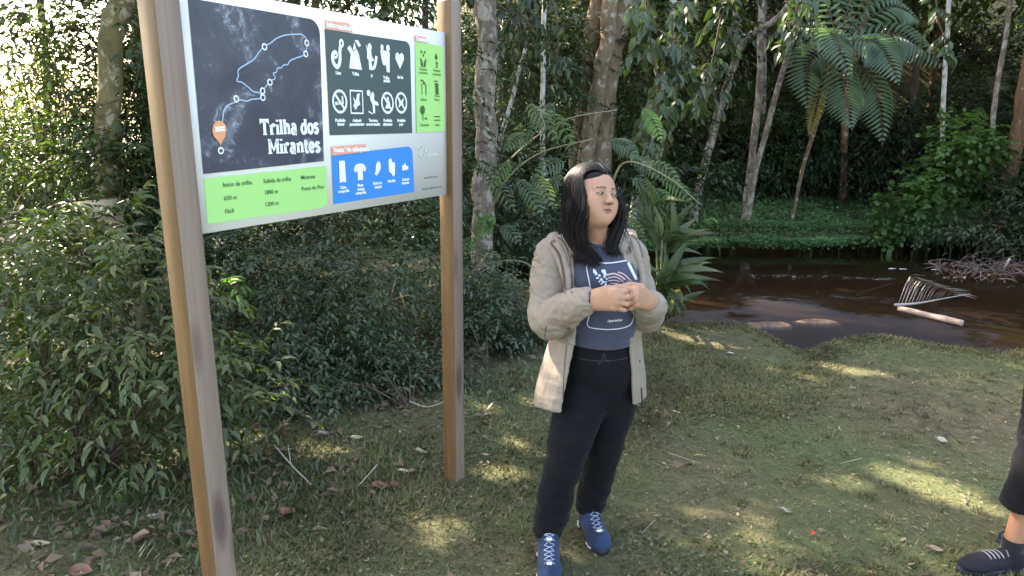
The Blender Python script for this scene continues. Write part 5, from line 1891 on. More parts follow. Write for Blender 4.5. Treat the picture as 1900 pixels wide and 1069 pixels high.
def leg_cloth(F, a_, b_, c_, ra, rb, rc, seed):
    r = np.random.RandomState(seed)
    N = 26
    P = catmull([a_, b_, c_], N)
    rad = np.interp(np.linspace(0, 1, N), [0, .5, 1], [ra, rb, rc])
    rad = rad + .0045 * (vnoise(np.stack([np.arange(N) * .9, np.zeros(N) + seed], -1), seed) - .5) * 2 * np.linspace(.3, 1.2, N)
    for i in range(N - 1):
        o = np.array([r.normal(0, .002), r.normal(0, .002), 0])
        F.cone(P[i] + o, P[i + 1] + o, rad[i], rad[i + 1], .02 if i < 7 else .012)


leg_cloth(F, HIPR + [0.0, .01, -.01], KNR + [0, .01, 0], ANR + [0, .01, .02], .098, .070, .058, 3)
leg_cloth(F, HIPL + [.0, .01, -.01], KNL + [0, .01, 0], ANL + [0, .005, .02], .090, .062, .054, 4)
F.cone((HIPR + HIPL) / 2 + [0, .01, -.035], (HIPR + HIPL) / 2 + [0, .02, .05], .112, .11, .03)
F.half(ANR + [0, 0, -.010], [.1, -.25, -1], lo=[-.3, 2, 0], hi=[.21, 3, .4])
F.half(ANL + [0, 0, -.004], [.05, -.3, -1], lo=[.21, 2, 0], hi=[.8, 3, .4])
trous, tv_, tq_ = sdf_obj('trousers', F, m_trous, woman, W0, 1, disp=wrinkle(.0075, (9, 9, 14), 15))
del F
cb = BVHTree.FromPolygons([Vector(p) for p in tv_], tq_.tolist())
m_seam = flat((.011, .011, .014), 'seam', .7)
for pts in ([(1118, 655), (1117, 668), (1110, 676)], [(1121, 655), (1123, 667), (1131, 672)]):
    cloth_ribbon(pts, 2.0, 'drawcord', m_seam, cb, .003, trous)
cloth_ribbon([(1064, 662), (1090, 668), (1120, 670), (1150, 667), (1176, 660)], 1.5, 'waist_seam', m_seam, cb, .002, trous)

# ---- boots -------------------------------------------------------------------
def boot(an, toe_dir, L=.255, s=1.0):
    """an: ankle above; toe_dir: heading"""
    f = nrm(np.array([toe_dir[0], toe_dir[1], 0.]))
    sd_ = np.array([-f[1], f[0], 0])
    hx_ = np.array([an[0], an[1], 0]) - f * .055
    gz_ = float(height(an[0], an[1]))
    P = lambda u, w, z: hx_ + f * u + sd_ * w + np.array([0, 0, z + gz_])
    F = Field(rng_ax(hx_[0] - .34, hx_[0] + .34, .0038), rng_ax(hx_[1] - .34, hx_[1] + .34, .0038), rng_ax(gz_ + .012, gz_ + .26, .0038))
    R = np.stack([f, sd_, [0, 0, 1]], 1)
    F.ell(P(.045, 0, .052), (.055, .038, .050), 0, 'add', R)
    F.ell(P(.125, 0, .048), (.085, .044, .045), .03, 'add', R)
    F.ell(P(.190, .003, .038), (.062, .046, .036), .03, 'add', R)
    F.cone(P(.045, 0, .07), P(.052, 0, .160), .041, .046, .02)
    F.cone(P(.10, 0, .085), P(.075, 0, .150), .030, .032, .03)
    F.cone(P(.052, 0, .150), P(.052, 0, .22), .036, .036, .004, 'sub')
    F.half([0, 0, gz_ + .020], [0, 0, -1])
    o, bv_, bq_ = sdf_obj('boot', F, m_boot, woman, W0, 1)
    # sole: lofted outline
    n_ = 28
    t = np.arange(n_) * 2 * math.pi / n_
    u = .122 + .132 * np.cos(t)
    w = .046 * np.sin(t) * (1 + .12 * np.cos(t) - .18 * np.exp(-((np.cos(t) + .25) / .3) ** 2))
    mb = MB()
    rings = [(.96, .000), (1.03, .006), (1.04, .022), (1.0, .034)]
    vs = []
    for k_, z_ in rings:
        vs += [P(.122 + (a_ - .122) * k_, b_ * k_, z_ + .012 * max(0, math.cos(c_)) ** 4 * (1 if z_ < .01 else .4)) for a_, b_, c_ in zip(u, w, t)]
    q = [(i * n_ + j, i * n_ + (j + 1) % n_, (i + 1) * n_ + (j + 1) % n_, (i + 1) * n_ + j) for i in range(3) for j in range(n_)]
    vs.append(P(.122, 0, 0))
    vs.append(P(.122, 0, .034))
    m = len(vs)
    mb.add(vs, [(j, m - 2, (j + 1) % n_) for j in range(n_)] + [(3 * n_ + j, 3 * n_ + (j + 1) % n_, m - 1) for j in range(n_)], q)
    link('sole', mb.mesh('sole', m_sole, W0, False), o)
    for u0, u1 in ((.005, .05), (.16, .21)):
        for sg in (-1, 1):
            mb = MB()
            pts = [P(uu, sg * (.043 if u0 < .1 else .0455) * (1.0 if .02 < uu < .2 else .85), .017) for uu in np.linspace(u0, u1, 5)]
            mb.add(*tube_np(pts, .0045, 5))
            link('sole_inlay', mb.mesh('sole_inlay', m_solep, W0, True), o)
    bt = BVHTree.FromPolygons([Vector(p) for p in bv_], bq_.tolist())
    # laces: rows crossing the tongue, found on the boot from above and in front
    def surf(u_, w_, z_):
        o_ = Vector(P(u_ + .12, w_, z_ + .16))
        d_ = Vector(P(u_, w_ * .9, z_)) - o_
        h = bt.ray_cast(o_, d_.normalized())
        return np.array(h[0] + h[1] * .003) if h[0] else P(u_, w_, z_)
    r_l = np.random.RandomState(6)
    rows = [(.175, .060), (.158, .070), (.141, .080), (.124, .092), (.110, .106), (.100, .122), (.094, .138)]
    for i, (u_, z_) in enumerate(rows):
        nx = rows[min(i + 1, 6)]
        for sg in (-1, 1):
            pts = [surf(u_, sg * .020, z_), surf((u_ + nx[0]) / 2, 0, (z_ + nx[1]) / 2) + np.array([0, 0, .002]), surf(nx[0], -sg * .020, nx[1])]
            mb = MB()
            mb.add(*tube_np(catmull(pts, 7) + r_l.normal(0, .0012, (7, 3)), .0019, 5))
            link('lace', mb.mesh('lace', m_lace, W0, True), o)
    for rr_ in (0, 5):
        mb = MB()
        c_ = surf(*[rows[rr_][0], 0, rows[rr_][1]])
        mb.add(*tube_np([c_ - sd_ * .010, c_ + sd_ * .010], .0055, 6))
        link('lace_tab', mb.mesh('lace_tab', m_pw, W0, True), o)
    mb = MB()
    a = np.arange(21) * 2 * math.pi / 20
    mb.add(*tube_np([P(.052 + .043 * math.cos(t_), .043 * math.sin(t_), .163 + .006 * math.cos(t_)) for t_ in a], .0075, 7))
    link('boot_collar', mb.mesh('boot_collar', m_cuffb, W0, True), o)
    mb = MB()
    mb.add(*tube_np([P(.050, 0, .10), P(.050, 0, .17), P(.052, 0, .21)], [.034, .036, .037], 12))
    link('sock', mb.mesh('sock', cloth_mat('sock_grey_blue', (.09, .12, .17)), W0, True), o)
    return o


boot(ANR, (-.02, -1))
boot(ANL, (.20, -1))

# ---- jacket --------------------------------------------------------------------
JS0 = [(.60, 1096, .240, .190), (.70, 1098, .232, .182), (.76, 1101, .222, .174), (.84, 1105, .203, .162), (.92, 1108, .186, .152), (1.00, 1109, .172, .144), (1.08, 1108, .168, .142), (1.16, 1108, .172, .146), (1.23, 1107, .176, .136), (1.28, 1106, .158, .110), (1.32, 1106, .118, .085), (1.345, 1106, .088, .072)]
JS = [(z, x_at(px, z, WY) , WY + .045, rx, ry, yawB) for z, px, rx, ry in JS0]
F = Field(rng_ax(-.16, .74, .0045), rng_ax(2.18, 2.98, .0045), rng_ax(.60, 1.44, .0045))
F.loft(JS, 0, noise_fn=vfolds(.011, 12, 3.2, 3.0))


def sleeve(F, S_, E_, W_, rs, re, rw, seed, n=20):
    P = catmull([S_, (S_ + E_) / 2 + np.array([0, .01, 0]), E_, (E_ + W_) / 2, W_], n * 2)
    r = np.random.RandomState(seed)
    u = np.linspace(0, 1, n * 2)
    rad = np.interp(u, [0, .25, .5, .62, .85, 1], [rs, rs * .95, re, re * .98, rw * 1.28, rw])
    wr = .013 * (vnoise(np.stack([u * 21, u * 0 + seed], -1), seed) - .5) * 2
    wr = wr * np.interp(u, [0, .35, .6, 1], [.2, .8, 1.2, .9])
    for i in range(len(P) - 1):
        o = r.normal(0, .0035, 3)
        F.cone(P[i] + o, P[i + 1] + o, rad[i] + wr[i], rad[i + 1] + wr[i], .016)


sleeve(F, S_R + [-.0, .02, -.005], E_R + [-.008, .01, -.008], W_R + (E_R - W_R) * .02, .068, .056, .034, 5)
sleeve(F, S_L + [.0, .02, -.01], E_L + [.005, .01, -.012], W_L + (E_L - W_L) * .05 + [0, 0, -.004], .056, .052, .036, 8)
F.cone(S_R + [0, .02, .0], NB + [-.03, .03, -.01], .060, .050, .03)
F.cone(S_L + [0, .02, .0], NB + [.03, .03, -.01], .058, .050, .03)
# hollow it
F2 = Field(F.xs, F.ys, F.zs)
F2.loft([(z if z > .61 else .50, x, y, rx - .012, ry - .012, w_) for z, x, y, rx, ry, w_ in JS[:-1]] + [(1.44, JS[-1][1], JS[-1][2] - .02, .070, .060, yawB)], 0, noise_fn=vfolds(.011, 12, 3.2, 3.0))
for W_, E_, rw in ((W_R, E_R, .0265), (W_L, E_L, .0275)):
    F2.cone(W_ + nrm(W_ - E_) * .03, W_ + (E_ - W_) * .35, rw, rw, .0)
# the open front: a vertical slot whose edges follow the photograph
edge_z = [.58, .66, .76, .88, .95, 1.05, 1.15, 1.25, 1.30, 1.345, 1.45]
eL = [1046, 1046, 1052, 1060, 1065, 1066, 1062, 1058, 1062, 1072, 1076]     # her right-hand panel edge (image left)
eR = [1197, 1196, 1192, 1188, 1186, 1190, 1188, 1178, 1168, 1154, 1150]
sl, (X, Y, Z) = F.block([-9, 2.0, .5], [9, WY + .045, 9])
z_ = Z.ravel()
front_Y = WY - .10
xl = np.interp(z_, edge_z, [x_at(p, z, front_Y) for p, z in zip(eL, edge_z)])[None, None, :]
xr = np.interp(z_, edge_z, [x_at(p, z, front_Y - .0) for p, z in zip(eR, edge_z)])[None, None, :]
# walls of the slot converge on the body axis
ax_x = np.interp(z_, [s_[0] for s_ in JS], [s_[1] for s_ in JS])[None, None, :]
k = np.clip((WY + .10 - Y) / .20, 0.15, 1.6)
d = np.maximum((ax_x + (xl - ax_x) * k) - X, X - (ax_x + (xr - ax_x) * k))
slot = d.astype(np.float32)
keep = F.f[sl].copy()
# sleeves must not be cut: restore them afterwards
F3 = Field(F.xs, F.ys, F.zs)
sleeve(F3, S_R + [-.0, .02, -.005], E_R + [-.008, .01, -.008], W_R + (E_R - W_R) * .02, .068, .056, .034, 5)
sleeve(F3, S_L + [.0, .02, -.01], E_L + [.005, .01, -.012], W_L + (E_L - W_L) * .05 + [0, 0, -.004], .056, .052, .036, 8)
F.f[sl] = np.maximum(keep, -slot)
F.f = np.maximum(F.f, -F2.f)
arm_only = F3.f.copy()
fz = np.broadcast_to(F.zs[None, None, :], F.f.shape)
arm_only = np.where(fz < 1.22, arm_only, .2)
for W_, E_, rw in ((W_R, E_R, .0265), (W_L, E_L, .0275)):
    Ft = Field(F.xs, F.ys, F.zs)
    Ft.cone(W_ + nrm(W_ - E_) * .03, W_ + (E_ - W_) * .3, rw, rw, .0)
    arm_only = np.maximum(arm_only, -Ft.f)
F.f = np.minimum(F.f, arm_only)
# slanted hem
F.half([.30, 2.5, .655], [.05, -.10, -1])
jacket, jv, jq = sdf_obj('jacket', F, m_jacket, woman, W0, 2, disp=lambda v: wrinkle(.0085, (12, 12, 17), 25, .6)(v) * np.where(v[:, 2] < .92, .25, 1.0))
del F, F2, F3, Ft, arm_only, keep, fz
jb = BVHTree.FromPolygons([Vector(p) for p in jv], jq.tolist())
def edge_tube(pxs, Y, rad, name, mat, par=jacket):
    pts = []
    for p in pxs:
        pts.append(at(p[0], p[1], p[2] if len(p) > 2 else Y))
    mb = MB()
    mb.add(*tube_np(catmull(pts, 8 * len(pts)), rad, 7))
    return link(name, mb.mesh(name, mat, W0, True), par)


# hood folded on the shoulders: two soft rolls from the nape to the chest
F = Field(rng_ax(-.10, .66, .0045), rng_ax(2.36, 2.95, .0045), rng_ax(1.12, 1.46, .0045))
hr = [at(1052, 452, 2.75), at(1028, 446, 2.64), at(1030, 458, 2.555), at(1044, 485, 2.50), at(1052, 520, 2.465), at(1056, 545, 2.455)]
hl = [at(1148, 440, 2.80), at(1168, 438, 2.70), at(1172, 452, 2.60), at(1183, 480, 2.555), at(1192, 515, 2.53), at(1193, 545, 2.50)]
hb = [hr[0], at(1090, 432, 2.82), at(1120, 430, 2.82), hl[0]]
for pl_, r0_, r1_ in ((hr, .030, .010), (hl, .026, .009), (hb, .032, .030)):
    C = catmull(pl_, 26)
    rd = np.linspace(r0_, r1_, 26)
    rr = np.random.RandomState(3)
    for i in range(25):
        F.cone(C[i], C[i + 1], rd[i] * (1 + .12 * rr.normal()), rd[i + 1], .012)
hood, hv_, hq_ = sdf_obj('hood', F, m_jacket, jacket, W0, 2, disp=wrinkle(.005, (14, 14, 14), 35))
del F
jb = BVHTree.FromPolygons([Vector(p) for p in jv] + [Vector(p) for p in hv_], jq.tolist() + (hq_ + len(jv)).tolist())
cloth_ribbon([(1030, 446), (1023, 452), (1030, 461), (1038, 474), (1043, 492), (1047, 515), (1048, 545)], 4.2, 'piping', m_lining, jb, .003, jacket)
cloth_ribbon([(1034, 440), (1046, 450), (1054, 466), (1058, 485), (1060, 510), (1061, 545)], 1.8, 'piping', m_lining, jb, .003, jacket)
cloth_ribbon([(1172, 436), (1182, 445), (1189, 460), (1193, 478)], 3.4, 'piping', m_lining, jb, .003, jacket)
cloth_ribbon([(1052, 640), (1048, 680), (1043, 760)], 1.2, 'piping', m_lining, jb, .003, jacket)
cloth_ribbon([(1014, 605), (1008, 640), (1000, 660)], 1.6, 'pocket_seam', m_lining, jb, .003, jacket)
edge_tube([(1054, 600, 2.40), (1056, 612, 2.395), (1053, 624, 2.40)], 0, .006, 'waist_cord', m_lining)
edge_tube([(1190, 720, 2.47), (1191, 736, 2.47), (1192, 756, 2.47)], 0, .003, 'zip_end', m_seam)

# bracelet
mb = MB()
wdir = nrm(K_R - W_R)
u1 = nrm(np.cross(wdir, [0, 0, 1]))
u2 = np.cross(wdir, u1)
a = np.arange(25) * 2 * math.pi / 24
c0 = W_R + wdir * .012
mb.add(*tube_np([c0 + u1 * .024 * math.cos(t) + u2 * .034 * math.sin(t) for t in a], .0028, 6))
link('bracelet', mb.mesh('bracelet', m_seam, W0, True), woman)

# ---- hair ----------------------------------------------------------------------
r = np.random.RandomState(17)
F = Field(rng_ax(.0, .52, .0042), rng_ax(2.36, 2.80, .0042), rng_ax(1.18, 1.64, .0042))
F.ell(hp(0, .024, .032), (.078, .093, .085), 0, 'add', HR)
F.ell(hp(0, -.024, .062), (.064, .0505, .034), .015, 'add', HR)
F.ell(hp(-.016, .030, -.02), (.062, .076, .09), .015, 'add', HR)
F.ell(hp(.016, .030, -.02), (.058, .076, .09), .015, 'add', HR)
F.cone(hp(-.020, .045, -.03), at(1068, 455, WY + .03), .060, .045, .03)
F.cone(at(1064, 400, WY + .02), at(1084, 470, WY - .055), .040, .026, .03)
F.cone(hp(.015, .050, -.03), at(1130, 450, WY + .05), .056, .044, .03)
# the face shows through: carve forwards
F.ell(hp(.006, -.100, -.034), (.060, .078, .086), .010, 'sub', HR)
F.ell(hp(.004, -.108, .010), (.042, .078, .066), .014, 'sub', HR)
F.cone(hp(0, -.03, -.08), NB + [.0, -.05, .0], .045, .040, .01, 'sub')
hbase, _, _ = sdf_obj('hair', F, m_hair, woman, W0, 2)
del F


def strand(path, rad, n=16, wav=.006, ph=0, fq=2.5):
    C = catmull(path, n)
    u = np.linspace(0, 1, n)
    amp = wav * np.clip((u - .25) * 1.8, 0, 1)
    C = C + np.stack([np.sin(u * fq * 6.28 + ph) * amp, np.cos(u * fq * 5.1 + ph * 1.7) * amp, 0 * u], -1)
    R = rad * np.interp(u, [0, .15, .7, 1], [.6, 1, .9, .25])
    return tube_np(C, R, 5)


mb = MB()
part = lambda t: (-.004 + r.normal(0, .002), -.060 + .13 * t, .096 - .055 * (t - .25) ** 2 * 3)     # parting line over the crown
drop = {
    # per side: image points (x, y, distance) of ends from the face edge backwards
    -1: [[(1088, 345, WY - .10), (1083, 378, WY - .105), (1083, 415, WY - .09), (1093, 458, WY - .10), (1107, 488, WY - .11)],
         [(1076, 340, WY - .075), (1069, 385, WY - .07), (1068, 430, WY - .06), (1082, 472, WY - .085), (1090, 490, WY - .10)],
         [(1060, 345, WY - .02), (1052, 390, WY - .01), (1050, 432, WY - .01), (1064, 470, WY - .07), (1072, 486, WY - .09)],
         [(1056, 350, WY + .03), (1046, 392, WY + .04), (1042, 430, WY + .05), (1050, 462, WY + .02), (1060, 478, WY - .03)],
         [(1064, 350, WY + .08), (1054, 395, WY + .09), (1048, 430, WY + .11), (1056, 456, WY + .11), (1064, 468, WY + .11)]],
    1: [[(1136, 332, WY - .075), (1146, 365, WY - .055), (1143, 410, WY - .05), (1136, 448, WY - .055), (1140, 470, WY - .06)],
        [(1140, 334, WY - .04), (1150, 375, WY - .02), (1149, 415, WY - .02), (1145, 450, WY - .03), (1150, 474, WY - .045)],
        [(1138, 338, WY + .01), (1148, 385, WY + .03), (1152, 420, WY + .03), (1154, 450, WY + .02), (1158, 468, WY + .0)],
        [(1128, 340, WY + .06), (1140, 390, WY + .08), (1146, 425, WY + .09), (1150, 448, WY + .09), (1150, 460, WY + .09)]]}
for sg in (-1, 1):
    G = [[at(*p) for p in g] for g in drop[sg]]
    ng = len(G)
    for k in range(1500 if sg < 0 else 1000):
        f = r.rand() ** 1.35 * (ng - 1)
        i = min(int(f), ng - 2)
        w = f - i
        g = [G[i][j] * (1 - w) + G[i + 1][j] * w for j in range(5)]
        t = f / (ng - 1)
        # over the skull: from the parting, sideways and back, on a slightly larger shell than the scalp
        y0 = -.090 + .173 * t + r.normal(0, .004)
        sc_ = 1.0 + r.uniform(.0, .05)
        sk = []
        lift = .006 * (1 - t) ** 2
        for th in (3, 26, 52, 78):
            yy = y0 * (1 - .25 * th / 78) + .018 * th / 78
            m_ = math.sqrt(max(.12, 1 - ((yy - .0) / .102) ** 2))
            sk.append(hp(sg * .090 * sc_ * m_ * math.sin(math.radians(th)) - .004, yy + .022, .034 + lift + .0925 * sc_ * m_ * math.cos(math.radians(th))))
        jit = r.normal(0, 1, 3) * np.array([.007, .010, .004]) * (1 if k % 14 else 2.0)
        cut = r.uniform(.7, 1.1)
        cl = math.floor(f * 6 + (k % 3)) * 1.3
        pts = [sk[0], sk[1], sk[2], sk[3] * .8 + g[0] * .2 + jit * .2, g[1] + jit * .6, g[2] + jit, g[3] + jit * 1.2, g[3] + (g[4] - g[3]) * cut + jit * 1.4]
        mb.add(*strand(pts, (r.uniform(.0010, .0021) if k % 14 else .0006), 24, .017, f * 1.6 + (0 if sg > 0 else 2.0) + r.normal(0, .30), 1.75 + .15 * math.sin(cl)))
link('hair_locks', mb.mesh('hair_locks', m_hair, W0, True), hbase)

# ================================================================== SECOND PERSON, standing at the right edge (only a lower leg is in view)
ank = gz(1878, 1014, .115)
V0 = np.array([ank[0] + .06, ank[1], 0.])
man = thing('person', 'person cut off by the right edge, black trousers, bare ankle and dark laced shoe', 'person', V0)
fd = nrm(np.array([-1., -.10, 0]))
sdr = np.array([-fd[1], fd[0], 0])
an1 = ank
an2 = ank + np.array([.30, .20, 0])
mid_ = (an1 + an2) / 2 + np.array([.03, 0, 0])
hip1, hip2 = np.array([mid_[0], mid_[1] - .09, .88]), np.array([mid_[0], mid_[1] + .09, .88])
kn1, kn2 = (an1 + hip1) / 2 + fd * .03 + [0, 0, -.02], (an2 + hip2) / 2 + fd * .03 + [0, 0, -.02]
top = np.array([mid_[0], mid_[1], 1.42])
F = Field(rng_ax(V0[0] - .5, V0[0] + .7, .008), rng_ax(V0[1] - .4, V0[1] + .7, .008), rng_ax(.02, 1.80, .008))
F.loft([(.84, mid_[0], mid_[1], .09, .14, 0), (1.0, mid_[0], mid_[1], .09, .13, 0), (1.25, mid_[0], mid_[1], .11, .17, 0), (1.42, mid_[0], mid_[1], .07, .15, 0), (1.47, mid_[0], mid_[1], .055, .06, 0)], .02)
F.cone(top, top + [-.02, 0, .14], .055, .052, .02)
F.ell(top + [-.03, 0, .24], (.098, .075, .118), .02)
F.cone(top + [-.125, 0, .23], top + [-.120, 0, .215], .012, .012, .01)
for h_, k_, a_ in ((hip1, kn1, an1), (hip2, kn2, an2)):
    F.cone(h_, k_, .075, .052, .02)
    F.cone(k_, k_ + (a_ - k_) * .35, .050, .056, .02)
    F.cone(k_ + (a_ - k_) * .35, a_, .054, .034, .02)
    F.cone(a_, a_ + [0, 0, -.05], .031, .026, .01)
for sg in (-1, 1):
    sh = top + sdr * sg * .17 + [0, 0, -.02]
    el = sh + sdr * sg * .05 + [.05, 0, -.28]
    el = sh + sdr * sg * .05 + [.09, 0, -.27]
    wr_ = el + fd * .01 + [0.03, 0, -.23]
    dn = np.array([0, 0, -1.])
    F.cone(sh, el, .046, .036, .02)
    F.cone(el, wr_, .036, .024, .02)
    F.cone(wr_, wr_ + dn * .06, .026, .032, .02)
    for j_ in range(4):
        b0 = wr_ + dn * .07 + fd * (.028 - j_ * .018)
        F.cone(b0, b0 + dn * .035, .010, .009, .004)
        F.cone(b0 + dn * .035, b0 + dn * .06 - sdr * sg * .015, .009, .008, .003)
    F.cone(wr_ + fd * .02 + dn * .02, wr_ + fd * .045 + dn * .06, .012, .009, .006)
sdf_obj('body', F, m_skin, man, V0, 1, lambda v: np.tile(SKIN * [.9, .85, .8], (len(v), 1)))
F = Field(rng_ax(V0[0] - .5, V0[0] + .7, .007), rng_ax(V0[1] - .4, V0[1] + .7, .007), rng_ax(.12, 1.50, .007))
F.loft([(.86, mid_[0], mid_[1], .12, .165, 0), (1.0, mid_[0], mid_[1], .115, .155, 0), (1.25, mid_[0], mid_[1], .130, .185, 0), (1.40, mid_[0], mid_[1], .09, .165, 0), (1.46, mid_[0], mid_[1], .06, .07, 0)], .02)
for sg in (-1, 1):
    sh = top + sdr * sg * .17 + [0, 0, -.02]
    F.cone(sh, sh + sdr * sg * .03 + [.02, 0, -.16], .062, .058, .03)
F.cone(top + [0, 0, .10], top + [-.01, 0, .03], .045, .062, .01, 'sub')
sdf_obj('shirt', F, cloth_mat('shirt_grey', (.10, .10, .11)), man, V0, 1, disp=wrinkle(.005, (10, 10, 12), 55))
F = Field(rng_ax(V0[0] - .5, V0[0] + .7, .0055), rng_ax(V0[1] - .4, V0[1] + .7, .0055), rng_ax(.10, 1.02, .0055))
F.loft([(.78, mid_[0], mid_[1], .10, .15, 0), (.86, mid_[0], mid_[1], .125, .170, 0), (.98, mid_[0], mid_[1], .115, .155, 0)], .02)
for h_, k_, a_ in ((hip1, kn1, an1), (hip2, kn2, an2)):
    F.cone(h_ + [0, 0, -.02], k_, .100, .092, .03)
    F.cone(k_, a_ + [0, 0, .04], .092, .086, .03)
F.half([0, 0, .195], [.05, 0, -1], lo=[0, 0, 0], hi=[9, 9, .5])
for h_, k_, a_ in ((hip1, kn1, an1), (hip2, kn2, an2)):
    F.cone(a_ + [0, 0, .0], a_ + [0, 0, .10], .072, .074, 0, 'sub')
sdf_obj('trousers', F, m_trous, man, V0, 1, disp=wrinkle(.006, (9, 9, 10), 65))
del F
m_shoe = cloth_mat('shoe_dark', (.010, .009, .014), .7, 400, .3, .05)
m_lace2 = flat((.20, .20, .24), 'shoe_lace', .8)
m_sock2 = cloth_mat('sock_black', (.008, .008, .010))
for a_ in (an1, an2):
    hx_ = np.array([a_[0], a_[1], 0]) - fd * .06
    gz_ = float(height(a_[0], a_[1]))
    P = lambda u, w, z: hx_ + fd * u + sdr * w + np.array([0, 0, z + gz_])
    R = np.stack([fd, sdr, [0, 0, 1]], 1)
    F = Field(rng_ax(hx_[0] - .34, hx_[0] + .34, .004), rng_ax(hx_[1] - .34, hx_[1] + .34, .004), rng_ax(gz_ + .012, gz_ + .2, .004))
    F.ell(P(.045, 0, .045), (.058, .038, .045), 0, 'add', R)
    F.ell(P(.13, 0, .040), (.09, .043, .040), .03, 'add', R)
    F.ell(P(.205, .003, .032), (.068, .046, .030), .03, 'add', R)
    F.cone(P(.045, 0, .05), P(.055, 0, .085), .038, .040, .02)
    F.cone(P(.055, 0, .085), P(.055, 0, .16), .034, .034, .004, 'sub')
    F.half([0, 0, gz_ + .020], [0, 0, -1])
    o, bv_, bq_ = sdf_obj('shoe', F, m_shoe, man, V0, 1)
    n_ = 28
    t = np.arange(n_) * 2 * math.pi / n_
    u = .13 + .145 * np.cos(t)
    w = .047 * np.sin(t) * (1 + .12 * np.cos(t) - .18 * np.exp(-((np.cos(t) + .25) / .3) ** 2))
    vs = []
    for k_, z_ in [(.96, .0), (1.03, .006), (1.03, .018), (.99, .028)]:
        vs += [P(.13 + (p_ - .13) * k_, b_ * k_, z_) for p_, b_ in zip(u, w)]
    q = [(i * n_ + j, i * n_ + (j + 1) % n_, (i + 1) * n_ + (j + 1) % n_, (i + 1) * n_ + j) for i in range(3) for j in range(n_)]
    vs += [P(.13, 0, 0), P(.13, 0, .028)]
    m = len(vs)
    mb = MB()
    mb.add(vs, [(j, m - 2, (j + 1) % n_) for j in range(n_)] + [(3 * n_ + j, 3 * n_ + (j + 1) % n_, m - 1) for j in range(n_)], q)
    link('sole', mb.mesh('sole', m_sole, V0), o)
    bt = BVHTree.FromPolygons([Vector(p) for p in bv_], bq_.tolist())
    for i in range(5):
        u_ = .165 - i * .018
        pts = []
        for w_ in (-.028, -.012, .012, .028):
            h = bt.ray_cast(Vector(P(u_, w_, .25)), Vector((0, 0, -1)))
            pts.append(np.array(h[0]) + [0, 0, .002] if h[0] else P(u_, w_, .08))
        mb = MB()
        mb.add(*tube_np(catmull(pts, 9), .0026, 5))
        link('lace', mb.mesh('lace', m_lace2, V0, True), o)
    mb = MB()
    mb.add(*tube_np([P(.052, 0, .05), P(.056, 0, .085), P(.060, 0, .140)], [.036, .040, .040], 14))
    link('sock', mb.mesh('sock', m_sock2, V0, True), o)
mb = MB()
rr = np.random.RandomState(5)
F = Field(rng_ax(V0[0] - .3, V0[0] + .5, .008), rng_ax(V0[1] - .2, V0[1] + .5, .008), rng_ax(1.5, 1.85, .008))
F.ell(top + [-.015, 0, .26], (.103, .082, .118), 0)
F.ell(top + [-.115, 0, .20], (.06, .09, .10), .01, 'sub')
sdf_obj('hair', F, m_hair, man, V0, 1, disp=lambda v: .006 * (fbm(v * 60, 2) - .5))
del F
# ================================================================== GROUND COVER, GRASS AND LITTER (nobody could count these)
def in_stream(x, y):
    return (y > np.interp(x, _lip_x, _lip_y) - .02) & (y < np.interp(x, _far_x, _far_y) + .1)


r = np.random.RandomState(301)


def scatter(n, x0, x1, y0, y1, dens):
    x = r.uniform(x0, x1, n)
    y = y0 + (y1 - y0) * r.rand(n) ** 1.25
    k = (r.rand(n) < dens(x, y)) & ~in_stream(x, y)
    return x[k], y[k]


def lawn_d(x, y):
    p = np.stack([x, y], -1)
    m = sm((fbm(p * 1.0, 3, 41) - .36) / .22)
    rim = np.exp(-((y - np.interp(x, _lip_x, _lip_y) + .15) / .22) ** 2)
    return np.clip(.22 + .78 * m + rim, 0, 1) * (x > -3.2)


x, y = scatter(330000, -2.6, 5.6, 1.6, 7.6, lawn_d)
z = height(x, y)
P = np.stack([x, y, z - .002], -1)
n = len(P)
a = r.uniform(0, 6.28, n)
p2 = np.stack([x, y], -1)
lush = sm((fbm(p2 * 1.0, 3, 41) - .45) / .25) + np.exp(-((y - np.interp(x, _lip_x, _lip_y) + .12) / .2) ** 2)
D = np.stack([np.cos(a), np.sin(a), r.uniform(.15, 1.1, n) + .5 * lush], -1)
L = r.uniform(.012, .032, n) * (1 + .8 * lush)
v, t = leaves_np(P, D, np.stack([-np.cos(a), -np.sin(a), 0 * a + .6], -1), L, .0042 + .12 * L, (np.array([(0, .5, 0), (0, -.5, 0), (1, 0, -.15)]), np.array([(0, 1, 2)])))
g = link('lawn_grass', mesh_np('lawn_grass', v, t, G_GRASS), kind='stuff')
# taller tufts standing out of the short grass
tx, ty = scatter(2600, -3.0, 5.4, 1.7, 7.4, lambda x, y: sm((fbm(np.stack([x, y], -1) * 1.3, 3, 63) - .42) / .2) * .8 + .08 + .5 * (x < -.3 - .3 * (3.2 - y)))
m_ = 16
n = len(tx) * m_
a = r.uniform(0, 6.28, n)
bx_ = np.repeat(tx, m_) + r.normal(0, .016, n)
by_ = np.repeat(ty, m_) + r.normal(0, .016, n)
P = np.stack([bx_, by_, height(bx_, by_) - .003], -1)
D = np.stack([np.cos(a), np.sin(a), r.uniform(.5, 2.4, n)], -1)
L = np.repeat(r.uniform(.025, .060, len(tx)), m_) * r.uniform(.6, 1.1, n)
v, t = leaves_np(P, D, np.stack([-np.cos(a), -np.sin(a), 0 * a + .6], -1), L, .0035 + .05 * L, (np.array([(0, .5, 0), (0, -.5, 0), (.6, .35, -.02), (.6, -.35, -.02), (1, 0, -.22)]), np.array([(0, 1, 2), (1, 3, 2), (2, 3, 4)])))
link('grass_tufts', mesh_np('grass_tufts', v, t, G_GRASS), kind='stuff')
